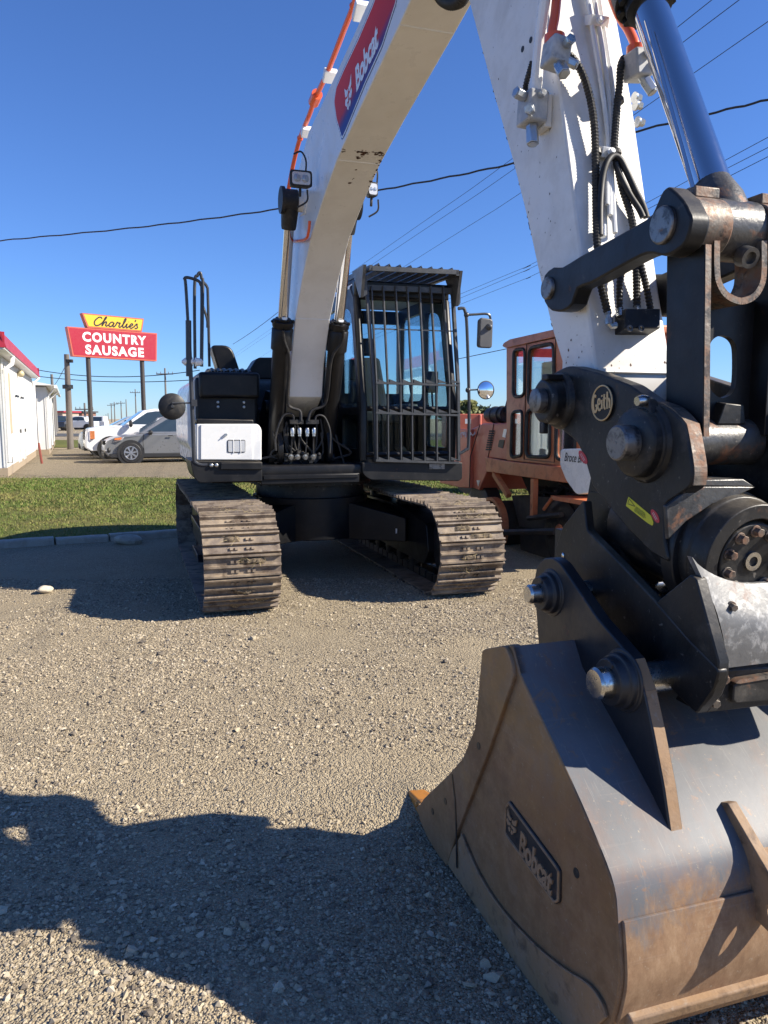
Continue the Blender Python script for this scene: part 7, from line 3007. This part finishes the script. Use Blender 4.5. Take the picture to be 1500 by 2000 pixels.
# "Charlie's" in brush script
SCR = [
    ([(0.62, 0.80), (0.5, 0.95), (0.3, 0.9), (0.08, 0.55), (0.05, 0.2), (0.2, 0.0), (0.42, 0.06), (0.62, 0.28)], 1),
    ([(0.62, 0.28), (0.85, 0.7), (0.95, 1.0), (0.86, 0.95), (0.74, 0.4), (0.70, 0.0), (0.8, 0.3), (0.95, 0.5), (1.02, 0.42), (0.98, 0.1), (1.08, 0.02), (1.2, 0.18)], 1),
    ([(1.62, 0.42), (1.45, 0.52), (1.28, 0.32), (1.26, 0.08), (1.4, 0.0), (1.56, 0.2), (1.64, 0.46), (1.58, 0.1), (1.68, 0.0), (1.8, 0.2)], 1),
    ([(1.8, 0.2), (1.9, 0.55), (2.0, 0.46), (2.14, 0.5), (2.1, 0.3), (2.08, 0.08), (2.18, 0.0), (2.3, 0.15)], 1),
    ([(2.3, 0.15), (2.52, 0.65), (2.58, 1.0), (2.48, 0.95), (2.40, 0.4), (2.42, 0.04), (2.52, 0.02), (2.64, 0.2)], 1),
    ([(2.64, 0.2), (2.74, 0.48), (2.70, 0.1), (2.78, 0.0), (2.9, 0.16)], 1),
    ([(2.82, 0.72), (2.84, 0.66)], 0),
    ([(2.9, 0.16), (3.12, 0.26), (3.22, 0.44), (3.1, 0.52), (2.98, 0.3), (3.02, 0.06), (3.16, 0.0), (3.36, 0.2)], 1),
    ([(3.42, 0.98), (3.36, 0.76)], 0),
    ([(3.36, 0.2), (3.56, 0.56), (3.6, 0.3), (3.66, 0.12), (3.54, 0.0), (3.42, 0.06)], 1)]
mb = MB()
wS = 2.5
hS = (zy_t - zy_b) * 0.60
x0 = sL / 2 + 0.02 - wS / 2
z0 = zt_ + 0.17
for st, cv in SCR:
    pts = [(a / 3.7 * wS + b_ * 0.10 + x0, b_ * hS + z0) for a, b_ in st]
    if cv:
        pts = smooth2(pts, 5)
    P_ = [Vector((a, -0.204, b_)) for a, b_ in pts]
    mb.ribbon(P_, 0.075, (0, -1, 0), 0.0)
mb.build('lettering', M['ink'], yb, smooth=0)

# ================================================================== POLES AND WIRES
M['wood'] = paint('weathered_pole_wood', (0.12, 0.10, 0.085), 0.85, layers=[((0.2, 0.18, 0.15), 6, 0.45, 0.65, 0.6)], bump=0.5, bscale=40, scale=(1, 1, 0.08))
M['wood_far'] = paint('far_pole_wood', (0.17, 0.16, 0.15), 0.9)
lp_ = gnd(138, 878)
hl_ = at(130, 692, lp_.y)
o = thing('utility_pole', 'stubby leaning wooden pole with lamp clamp by the white shed', 'pole', lp_)
mb = MB()
mb.tube([(0, 0, -0.2), (hl_.x - lp_.x, 0, hl_.z)], [0.17, 0.13], 14)
mb.build('pole_shaft', M['wood'], o)
mb = MB()
mb.box((hl_.x - lp_.x + 0.18, -0.1, hl_.z - 0.35), (0.3, 0.2, 0.16))
mb.cyl(((hl_.x - lp_.x) * 0.5 - 0.0, -0.02, 3.25 - 0.1), ((hl_.x - lp_.x) * 0.5, -0.02, 3.25 + 0.1), 0.26, n=14)
mb.build('pole_bracket', M['coupler'], o)


def far_pole(x, ytop, d, label, arms=True, grp='far utility poles along the road', wide=1.0):
    top = at(x, ytop, d)
    o = thing('utility_pole', label, 'pole', (top.x, d, 0), 0, grp)
    mb = MB()
    mb.tube([(0, 0, 0), (0, 0, top.z)], [0.2 * wide, 0.13 * wide], 8)
    mb.build('pole_shaft', M['wood_far'], o)
    if arms:
        for dz in ((0.9,) if arms == 1 else (0.9, 2.2)):
            mb = MB()
            mb.box((0, -0.2, top.z - dz), (2.6 * wide, 0.14 * wide, 0.16 * wide))
            for k in (-1.2, -0.6, 0.6, 1.2):
                mb.cyl((k * wide, -0.2, top.z - dz + 0.05), (k * wide, -0.2, top.z - dz + 0.35), 0.06 * wide, n=6)
            mb.build('crossarm', M['wood_far'], o)
    return o


far_pole(322, 719, 120, 'tallest far utility pole, with crossarm, between sign and excavator', 1)
far_pole(264, 760, 200, 'utility pole with crossarm just left of the right sign post', 1)
far_pole(246, 780, 300, 'thin far pole left of the crossarm pole by the sign post', 0, wide=1.3)
far_pole(236, 783, 300, 'far crossarm pole third from the right behind the parked cars', 1, wide=1.3)
far_pole(223, 785, 330, 'far crossarm pole fourth from the right behind the parked cars', 1, wide=1.4)
far_pole(217, 788, 360, 'far crossarm pole leftmost of the pair above the white pickup', 1, wide=1.4)
DIST = ['nearest and tallest of the tiny horizon poles', 'second tiny horizon pole from the right', 'middle one of the five tiny horizon poles', 'second tiny horizon pole from the left', 'leftmost and smallest of the tiny horizon poles']
for i, (x, y) in enumerate(((211, 807), (207, 809), (203, 811), (199, 812), (194, 813))):
    far_pole(x, y, 620 + 60 * i, DIST[i], 0, 'distant poles on the horizon', 2.2)
far_pole(101, 731, 75, 'bare grey pole at the right end of the white shed', 0)
far_pole(107, 764, 95, 'shorter bare pole just right of the taller one by the shed', 0)
o = far_pole(165, 787, 110, 'short pole with a wide flat top arm left of the sign post', 1)


def wire(p, q, r, sag, label, grp, wob=0.0):
    P_ = []
    n = 40
    p, q = Vector(p), Vector(q)
    for i in range(n + 1):
        t = i / n
        a = p.lerp(q, t)
        a.z -= 4 * sag * t * (1 - t)
        P_.append(a)
    mb = MB()
    mb.tube(P_, r, 5)
    o = mb.build('overhead_wire', M['rubber'])
    return tag(o, label, 'wire', grp)


G_ = 'overhead wires against the sky'
# thick service drop passing behind the boom
pts = [at(-60, 476, 30), at(0, 470, 29.2), at(270, 444, 26), at(545, 408, 23), at(740, 372, 21), at(990, 322, 18.5), at(1245, 256, 16.5), at(1500, 195, 15), at(1600, 170, 14.5)]
P_ = catmull(pts, 14)
P_ = [p + Vector((0, 0, 0.012 * math.sin(i * 1.7))) for i, p in enumerate(P_)]
mb = MB()
mb.tube(P_, 0.022, 6)
tag(mb.build('overhead_wire', M['rubber']), 'thick twisted cable sagging across the sky behind the boom', 'wire', G_)
# parallel line wires receding towards the left
LABS = ['upper wire of the steep pair right of the boom', 'lower wire of the steep pair right of the boom', 'wire running below the steep pair behind the arm', 'highest of the three low wires right of the cab guard', 'middle of the three low wires right of the cab guard', 'lowest of the three low wires right of the cab guard', 'topmost right wire reaching the upper picture edge', 'single thin wire between cab and sweeper roof']
WL = [((720, 508), (976, 328), (1390, 0)), ((728, 516), (994, 337), (1446, -2)), ((800, 514), (1006, 384), (1500, 42)),
      ((900, 574), (1038, 516), (1500, 268)), ((900, 582), (1040, 522), (1500, 288)), ((900, 594), (1045, 536), (1500, 306))]
for k, pw in enumerate(WL):
    (x0, y0), (x1, y1), (x2, y2) = pw
    # each wire hangs at constant height zh, so every reading gives its own distance
    zh = [9.6, 9.4, 9.0, 7.6, 7.4, 7.2][k]
    P3 = []
    for x, y in pw:
        r = ray(x, y)
        t = (zh - CAM_H) / r[2]
        P3.append(Vector(CAMP + t * r))
    e0 = P3[0] + (P3[0] - P3[1]).normalized() * 70
    e2 = P3[2] + (P3[2] - P3[1]).normalized() * 12
    mb = MB()
    mb.tube(catmull([e0] + P3 + [e2], 12), 0.008, 5)
    tag(mb.build('overhead_wire', M['rubber']), LABS[k], 'wire', G_)
wire(at(890, 702, 26), at(1010, 677, 24), 0.012, 0.0, LABS[7], G_)
wire(at(60, 720, 62), at(390, 723, 55), 0.03, 0.55, 'upper sagging wire passing behind the sign posts', G_)
wire(at(60, 733, 66), at(390, 741, 58), 0.03, 0.35, 'lower sagging wire passing behind the sign posts', G_)
wire(at(104, 755, 73), at(129, 712, 42), 0.02, 0.1, 'short guy wire from leaning pole to the pole by the shed', G_)
wire(at(455, 672, 60), at(560, 596, 45), 0.018, 0.1, 'thin wire rising behind the exhaust cover', G_)

# ================================================================== VEHICLES
M['grey_car'] = paint('metallic_grey_paint', (0.20, 0.205, 0.212), 0.3, metal=0.3, coat=0.6, rvar=0.05)
M['white_car'] = paint('white_car_paint', (0.72, 0.73, 0.74), 0.25, coat=0.6, rvar=0.05)
M['silver_car'] = paint('silver_blue_paint', (0.42, 0.46, 0.5), 0.28, metal=0.4, coat=0.5, rvar=0.05)
M['black_car'] = paint('black_car_paint', (0.02, 0.02, 0.022), 0.25, coat=0.5, rvar=0.05)
M['trim'] = paint('black_trim', (0.016, 0.016, 0.017), 0.6)
M['headlamp'] = paint('headlamp', (0.7, 0.7, 0.72), 0.12, metal=0.6)
M['amber'] = paint('amber_lens', (0.75, 0.22, 0.05), 0.25)
M['alloy'] = paint('alloy_wheel', (0.55, 0.55, 0.56), 0.3, metal=0.9)


def arch(cx, r, z, n=10):
    return [(cx + r * math.cos(a), z + r * math.sin(a)) for a in np.linspace(0, math.pi, n)]


def car(name, label, cat, loc, heading, body, gh, m, wheels, wr, half=0.9, grp=None, truck=False, detail=True):
    """body: lower side outline (x forward, z) without arches; gh: greenhouse outline"""
    o = thing(name, label, cat, loc, heading, grp)
    low = body
    mb = MB()
    n = len(low)

    def yz(z, base):
        return base - 0.10 * max(0, (z - 0.75)) - 0.05 * max(0, 0.5 - z)
    A = [Vector((x, yz(z, half), z)) for x, z in low]
    B = [Vector((x, -yz(z, half), z)) for x, z in low]
    # nose and tail pull in
    xm = max(p[0] for p in low)
    xn = min(p[0] for p in low)
    for lst, s_ in ((A, 1), (B, -1)):
        for p in lst:
            f = max(0, (p.x - (xm - 0.45)) / 0.45)
            g = max(0, ((xn + 0.3) - p.x) / 0.3)
            p.y -= s_ * (0.16 * f * f + 0.08 * g * g)
    mb.prism(A, B)
    mb.build('body', m, o, bevel=0.06, seg=3)
    # greenhouse
    mb = MB()
    zt = max(p[1] for p in gh)
    zb = min(p[1] for p in gh)
    A = [Vector((x, (half - 0.06) - 0.22 * (z - zb) / (zt - zb), z)) for x, z in gh]
    B = [Vector((p.x, -p.y, p.z)) for p in A]
    mb.prism(A, B)
    mb.build('cabin', m, o, bevel=0.04, seg=2)
    # glass: side windows and windscreen
    cx = sum(p[0] for p in gh) / len(gh)
    cz = (zt + zb) / 2

    def shr(pts, k=0.84, kz=0.74):
        return [(cx + (x - cx) * k, cz + (z - cz) * kz) for x, z in pts]
    for s_ in (1, -1):
        mb = MB()
        w = shr(gh)
        wf = [(x, z) for x, z in w]
        P0 = [Vector((x, s_ * ((half - 0.06) - 0.22 * (z - zb) / (zt - zb) + 0.004), z)) for x, z in wf]
        P1 = [p + Vector((0, -s_ * 0.02, 0)) for p in P0]
        mb.prism(P0, P1)
        mb.build('side_window', M['black_glass'], o, smooth=0)
        mb = MB()
        xb = cx - 0.05
        ww = (half - 0.06)
        mb.prism([Vector((xb - 0.05, s_ * (ww + 0.006), zb + 0.06)), Vector((xb + 0.05, s_ * (ww + 0.006), zb + 0.06)), Vector((xb + 0.03, s_ * (ww - 0.2 + 0.006), zt - 0.06)), Vector((xb - 0.05, s_ * (ww - 0.2 + 0.006), zt - 0.06))],
                 [Vector((xb - 0.05, s_ * (ww - 0.02), zb + 0.06)), Vector((xb + 0.05, s_ * (ww - 0.02), zb + 0.06)), Vector((xb + 0.03, s_ * (ww - 0.22), zt - 0.06)), Vector((xb - 0.05, s_ * (ww - 0.22), zt - 0.06))])
        mb.build('pillar', m if detail else M['trim'], o)
    f0 = max(gh, key=lambda p: p[0])
    f1 = max([p for p in gh if p[1] > zt - 0.08], key=lambda p: p[0])
    mb = MB()
    a, b_ = Vector((f0[0], 0, f0[1])), Vector((f1[0], 0, f1[1]))
    dn = (b_ - a)
    nrm = Vector((dn.z, 0, -dn.x)).normalized()
    P0 = [a + dn * 0.08 + Vector((0, half - 0.16, 0)), a + dn * 0.08 - Vector((0, half - 0.16, 0)), a + dn * 0.93 - Vector((0, half - 0.32, 0)), a + dn * 0.93 + Vector((0, half - 0.32, 0))]
    mb.prism([p + nrm * 0.012 for p in P0], [p - nrm * 0.02 for p in P0])
    mb.build('windscreen', M['black_glass'], o, smooth=0)
    for wx in wheels:
        for s_ in (1, -1):
            c = Vector((wx, s_ * (half - 0.1), wr))
            e = Vector((0, s_ * 0.11, 0))
            mb = MB()
            mb.cyl(c - e, Vector((wx, s_ * (half + 0.004), wr)), wr + 0.10, n=28)
            mb.build('wheel_arch', M['trim'], o)
            mb = MB()
            mb.lathe(c - e * 0.6, c + e * 1.18, [(0, wr * 0.6), (0.03, wr * 0.95), (0.1, wr), (0.85, wr), (0.97, wr * 0.93), (1, wr * 0.66)], 32)
            w_ = mb.build('wheel', M['rubber'], o)
            if detail:
                mb = MB()
                fc_ = c + e * 1.27
                mb.lathe(fc_ - e * 0.2, fc_ + e * 0.0, [(0, wr * 0.66), (1, wr * 0.66), (1, wr * 0.57), (0.3, wr * 0.55)], 28, caps=False)
                mb.lathe(fc_ - e * 0.3, fc_ - e * 0.04, [(0, wr * 0.16), (1, wr * 0.14)], 14)
                for k in range(7):
                    an = 2 * math.pi * k / 7 + 0.2
                    t = Vector((math.cos(an), 0, math.sin(an)))
                    sd_ = Vector((-math.sin(an), 0, math.cos(an)))
                    mb.prism([fc_ - e * 0.05 + t * wr * 0.1 + sd_ * wr * 0.06, fc_ - e * 0.05 + t * wr * 0.1 - sd_ * wr * 0.06, fc_ - e * 0.05 + t * wr * 0.6 - sd_ * wr * 0.1, fc_ - e * 0.05 + t * wr * 0.6 + sd_ * wr * 0.1],
                             [fc_ - e * 0.2 + t * wr * 0.1 + sd_ * wr * 0.06, fc_ - e * 0.2 + t * wr * 0.1 - sd_ * wr * 0.06, fc_ - e * 0.2 + t * wr * 0.6 - sd_ * wr * 0.1, fc_ - e * 0.2 + t * wr * 0.6 + sd_ * wr * 0.1])
                mb.build('rim', M['alloy'], w_)
    return o, xm


M['black_glass'] = paint('tinted_glass', (0.03, 0.045, 0.05), 0.03, coat=1.0, rvar=0, spec=0.8)
HD = Vector((-0.915, -0.40, 0)).normalized()
HL = Vector((-HD.y, HD.x, 0))
hang = math.atan2(HD.y, HD.x)
HLc = Vector((0.40, -0.915, 0)).normalized()      # towards the viewer


def park(front_wheel_px, d_extra=0):
    return None


SUV_B = [(-2.3, 0.35), (-2.3, 0.95), (-2.2, 1.08), (0.95, 1.06), (1.5, 1.0), (1.95, 0.92), (2.2, 0.80), (2.3, 0.62), (2.32, 0.40), (2.2, 0.24), (1.9, 0.22), (-2.1, 0.25)]
SUV_G = [(-2.15, 1.04), (-1.9, 1.60), (-1.5, 1.70), (-0.2, 1.71), (0.25, 1.64), (1.15, 1.04)]
W_ = gnd(256, 905)
loc = W_ - HD * 1.42 - HLc * 0.80
loc.z = 0.01
o, xm = car('parked_car', 'dark grey sport utility car nosing left beside the excavator mirror', 'car', loc, hang, SUV_B, SUV_G, M['grey_car'], (1.42, -1.35), 0.37, 0.92, 'cars parked in a row facing the shop')
near = 1 if HL.dot(HLc) > 0 else -1


def car_bits(o, pts_lamp, col_lamp, zs, nose, grille=True):
    pass


for s_ in (1, -1):
    mb = MB()
    mb.prism([Vector((2.22, s_ * 0.50, 0.82)), Vector((2.0, s_ * 0.83, 0.90)), Vector((1.65, s_ * 0.915, 0.94)), Vector((1.75, s_ * 0.93, 0.82)), Vector((2.1, s_ * 0.84, 0.74)), Vector((2.27, s_ * 0.55, 0.72))],
             [Vector((2.1, s_ * 0.45, 0.82)), Vector((1.9, s_ * 0.73, 0.90)), Vector((1.6, s_ * 0.85, 0.94)), Vector((1.7, s_ * 0.85, 0.82)), Vector((2.0, s_ * 0.74, 0.74)), Vector((2.15, s_ * 0.45, 0.72))])
    mb.build('headlight', M['headlamp'], o, bevel=0.01)
    mb = MB()
    mb.prism([Vector((1.72, s_ * 0.928, 0.93)), Vector((1.95, s_ * 0.88, 0.90)), Vector((1.97, s_ * 0.885, 0.84)), Vector((1.76, s_ * 0.932, 0.85))], [Vector((1.72, s_ * 0.88, 0.93)), Vector((1.95, s_ * 0.8, 0.90)), Vector((1.97, s_ * 0.8, 0.84)), Vector((1.76, s_ * 0.88, 0.85))])
    mb.build('turn_signal', M['amber'], o)
    mb = MB()
    mb.ball((2.16, s_ * 0.72, 0.47), 0.13, 12, 8, (0.7, 1, 1))
    fg = mb.build('fog_lamp_housing', M['trim'], o)
    mb = MB()
    mb.ball((2.22, s_ * 0.735, 0.47), 0.075, 10, 7)
    mb.build('fog_lamp', M['headlamp'], fg)
    mb = MB()
    mb.ball((0.72, s_ * 0.98, 1.10), 0.11, 10, 7, (0.7, 1.1, 0.8))
    mb.build('door_mirror', M['trim'], o)
mb = MB()
mb.prism([Vector((2.33, y, z)) for y, z in ((-0.5, 0.80), (0.5, 0.80), (0.45, 0.66), (-0.45, 0.66))], [Vector((2.1, y, z)) for y, z in ((-0.5, 0.80), (0.5, 0.80), (0.45, 0.66), (-0.45, 0.66))])
mb.build('grille', M['trim'], o)
mb = MB()
mb.box((0.2, 0, 0.27), (3.9, 1.83, 0.16))
mb.box((2.2, 0, 0.30), (0.26, 1.45, 0.18))
mb.build('lower_cladding', M['trim'], o, bevel=0.03)
mb = MB()
for s_ in (1, -1):
    mb.mark()
    mb.box((0.02, s_ * 0.945, 0.98), (0.16, 0.03, 0.03))
    mb.mark()
    mb.tube([(0.95, s_ * 0.9, 0.3), (0.97, s_ * 0.925, 0.52), (0.99, s_ * 0.925, 0.75), (0.95, s_ * 0.896, 1.04)], 0.010, 6)
mb.build('door_handle', M['trim'], o)

TRK_B = [(-2.8, 0.45), (-2.8, 1.25), (0.9, 1.30), (1.4, 1.33), (2.0, 1.30), (2.45, 1.2), (2.55, 0.85), (2.56, 0.45), (2.35, 0.34), (-2.6, 0.36)]
TRK_G = [(-1.6, 1.25), (-1.4, 1.85), (-1.0, 1.98), (-0.1, 1.99), (0.3, 1.92), (1.15, 1.29)]
offs = Vector((-1.55, 2.75, 0))
loc2 = loc + Vector((-1.32, 2.75, 0)) + HD * 0.15
o2, _ = car('parked_car', 'white pickup truck between the grey car and the silver one', 'pickup truck', loc2, hang, TRK_B, TRK_G, M['white_car'], (1.62, -1.75), 0.41, 0.98, 'cars parked in a row facing the shop')
for s_ in (1, -1):
    mb = MB()
    mb.prism([Vector((2.53, s_ * 0.62, 1.12)), Vector((2.35, s_ * 0.88, 1.14)), Vector((2.37, s_ * 0.9, 0.78)), Vector((2.56, s_ * 0.64, 0.76))], [Vector((2.3, s_ * 0.6, 1.12)), Vector((2.15, s_ * 0.8, 1.14)), Vector((2.15, s_ * 0.8, 0.78)), Vector((2.3, s_ * 0.6, 0.76))])
    mb.build('headlight', M['headlamp'], o2, bevel=0.01)
    mb = MB()
    mb.prism([Vector((2.36, s_ * 0.89, 1.12)), Vector((2.2, s_ * 0.955, 1.12)), Vector((2.2, s_ * 0.96, 0.82)), Vector((2.37, s_ * 0.90, 0.8))], [Vector((2.3, s_ * 0.8, 1.12)), Vector((2.2, s_ * 0.85, 1.12)), Vector((2.2, s_ * 0.85, 0.82)), Vector((2.3, s_ * 0.8, 0.8))])
    mb.build('turn_signal', M['amber'], o2)
    mb = MB()
    mb.ball((2.47, s_ * 0.66, 0.55), 0.1, 10, 7)
    mb.build('fog_lamp', M['trim'], o2)
    mb = MB()
    mb.ball((0.85, s_ * 1.06, 1.4), 0.15, 10, 7, (0.5, 0.9, 1))
    mb.build('door_mirror', M['trim'], o2)
mb = MB()
mb.box((2.5, 0, 0.95), (0.14, 1.12, 0.36))
for k in range(5):
    mb.box((2.56, 0, 0.82 + k * 0.06), (0.06, 1.1, 0.012))
mb.build('grille', M['trim'], o2)
mb = MB()
mb.box((2.45, 0, 0.42), (0.3, 1.5, 0.14))
mb.build('lower_bumper', M['trim'], o2, bevel=0.02)
loc3 = loc + Vector((-2.55, 5.6, 0)) + HD * 0.55
VAN_B = [(-2.2, 0.35), (-2.2, 1.1), (0.9, 1.2), (1.4, 1.18), (1.9, 1.1), (2.2, 0.95), (2.26, 0.6), (2.2, 0.26), (-2.1, 0.26)]
VAN_G = [(-2.1, 1.1), (-1.8, 1.6), (-1.3, 1.72), (-0.2, 1.73), (0.2, 1.68), (1.2, 1.17)]
o3, _ = car('parked_car', 'silver blue car farthest along the parked row, nose by the pole', 'car', loc3, hang, VAN_B, VAN_G, M['silver_car'], (1.4, -1.35), 0.34, 0.9, 'cars parked in a row facing the shop')
for s_ in (1, -1):
    mb = MB()
    mb.prism([Vector((2.17, s_ * 0.5, 0.94)), Vector((1.85, s_ * 0.85, 1.04)), Vector((1.9, s_ * 0.86, 0.88)), Vector((2.24, s_ * 0.55, 0.80))], [Vector((2.0, s_ * 0.5, 0.94)), Vector((1.7, s_ * 0.75, 1.04)), Vector((1.7, s_ * 0.75, 0.88)), Vector((2.0, s_ * 0.5, 0.80))])
    mb.build('headlight', M['headlamp'], o3, bevel=0.01)
mb = MB()
mb.box((2.2, 0, 0.42), (0.16, 1.2, 0.22))
mb.build('grille', M['trim'], o3, bevel=0.03)

# far vehicles and low buildings across the road
p = gnd(119, 841)
car('far_pickup', 'black pickup truck far off between the shed and leaning pole', 'pickup truck', (p.x, p.y, 0), R(-75), TRK_B, TRK_G, M['black_car'], (1.62, -1.75), 0.4, 0.98, None, detail=False)
p = gnd(152, 840)
car('far_pickup', 'white pickup truck far off just right of the leaning pole', 'pickup truck', (p.x, p.y, 0), R(178), TRK_B, TRK_G, M['white_car'], (1.62, -1.75), 0.4, 0.98, None, detail=False)
p = gnd(176, 839)
car('far_pickup', 'white van far off behind the left sign post', 'van', (p.x, p.y, 0), R(178), [(-2.6, 0.4), (-2.6, 1.2), (1.6, 1.2), (2.3, 1.0), (2.5, 0.5), (-2.5, 0.35)], [(-2.5, 1.15), (-2.45, 2.0), (0.9, 2.0), (1.7, 1.15)], M['white_car'], (1.6, -1.6), 0.36, 0.95, None, detail=False)


def far_block(name, label, x0, x1, ytop, d, m, depth=8, cat='building'):
    a, b_ = at(x0, ytop, d), at(x1, ytop, d)
    o = thing(name, label, cat, ((a.x + b_.x) / 2, d + depth / 2, 0))
    mb = MB()
    mb.box((0, 0, a.z / 2), (b_.x - a.x, depth, a.z))
    mb.build('wall', m, o)
    mb = MB()
    mb.box((0, 0, a.z + 0.1), (b_.x - a.x + 0.8, depth + 0.8, 0.3))
    mb.build('roof', M['plastic'] if m != M['wall_tan'] else M['roof_red'], o)
    n = max(2, int((b_.x - a.x) / 3))
    for k in range(n):
        x = -(b_.x - a.x) / 2 + (k + 0.5) * (b_.x - a.x) / n
        mb = MB()
        mb.box((x, -depth / 2 - 0.02, a.z * 0.5), (1.2, 0.06, 1.1))
        f = mb.build('window', M['white_clean'], o)
        mb = MB()
        mb.box((x, -depth / 2 - 0.05, a.z * 0.5), (1.0, 0.04, 0.9))
        mb.build('pane', M['black_glass'], f)
    return o


M['wall_tan'] = paint('far_tan_wall', (0.38, 0.31, 0.25), 0.8)
M['wall_brick'] = paint('far_brown_wall', (0.22, 0.12, 0.09), 0.8)
far_block('far_building', 'low tan building far off right of the white shed', 99, 122, 805, 150, M['wall_tan'])
far_block('far_building', 'brown building with red panels far off behind the leaning pole', 126, 160, 805, 165, M['wall_brick'])
far_block('far_building', 'long pale low building on the horizon behind the sign post', 150, 185, 818, 140, M['metal_white'], 5)

# trees behind the sweeper, bare shrubs
def leaf_mat(name, c0, c1):
    m, nt, b = new_mat(name)
    ge = nd(nt, 'ShaderNodeNewGeometry')
    rp = ramp(nt, [(0, c0), (1, c1)])
    nt.links.new(ge.outputs['Random Per Island'], rp.inputs[0])
    nt.links.new(rp.outputs[0], b.inputs['Base Color'])
    b.inputs['Roughness'].default_value = 0.7
    return m


M['leaf_a'] = leaf_mat('yellow_green_leaf', (0.05, 0.07, 0.015), (0.16, 0.16, 0.04))
M['leaf_b'] = leaf_mat('dark_green_leaf', (0.025, 0.045, 0.015), (0.07, 0.09, 0.03))
M['bark'] = paint('bark', (0.09, 0.07, 0.055), 0.9)


def tree(x, ytop, d, wpx, label, m, seed, dens=1.0, bare=False):
    top = at(x, ytop, d)
    hgt = top.z
    wd = wpx / 1500 * d / 2
    o = thing('tree', label, 'tree', (top.x, d, 0), 0, 'trees on the horizon behind the sweeper')
    rr_ = random.Random(seed)
    mb = MB()
    mb.tube([(0, 0, 0), (0.1, 0, hgt * 0.4), (0.0, 0.1, hgt * 0.8)], [0.25, 0.18, 0.06], 8)
    tips = []
    for k in range(16 if not bare else 34):
        z = hgt * rr_.uniform(0.25, 0.75)
        a = rr_.uniform(0, 2 * math.pi)
        e = Vector((math.cos(a) * wd * rr_.uniform(0.5, 1), math.sin(a) * wd * rr_.uniform(0.5, 1), min(hgt, z + hgt * rr_.uniform(0.15, 0.4))))
        mb.tube([(0.05, 0, z), Vector((0, 0, z)).lerp(e, 0.5) + Vector((0, 0, 0.1)), e], [0.08, 0.05, 0.02], 5)
        tips.append(e)
    mb.build('trunk', M['bark'], o)
    if not bare:
        P_, F_ = [], []
        for k in range(int(2600 * dens)):
            if rr_.random() < 0.7:
                c = rr_.choice(tips) + Vector((rr_.gauss(0, 0.22), rr_.gauss(0, 0.22), rr_.gauss(0, 0.16))) * wd
            else:
                c = Vector((rr_.gauss(0, 0.4) * wd, rr_.gauss(0, 0.4) * wd, hgt * (0.6 + rr_.gauss(0, 0.14))))
            if c.z > hgt:
                c.z = hgt - rr_.random() * 0.3
            s_ = rr_.uniform(0.08, 0.2)
            a = Vector((rr_.gauss(0, 1), rr_.gauss(0, 1), rr_.gauss(0, 1))).normalized() * s_
            b_ = a.orthogonal().normalized() * s_ * 0.8
            i = len(P_)
            P_ += [c - a, c + b_, c + a, c - b_]
            F_.append((i, i + 1, i + 2, i + 3))
        mb = MB()
        mb.add(P_, F_)
        mb.build('crown', m, o, smooth=0)
    return o


tree(908, 783, 60, 42, 'rounded yellow green tree just right of the cab', M['leaf_a'], 1)
tree(930, 796, 64, 40, 'lower green tree right of the yellow green one', M['leaf_b'], 2)
tree(950, 790, 66, 30, 'bare twiggy tree above the sweeper hood', None, 3, bare=True)
tree(968, 796, 70, 34, 'dark tree behind the sweeper air cleaner', M['leaf_b'], 4)
tree(885, 800, 70, 40, 'green tree half hidden behind the cab guard', M['leaf_a'], 5)
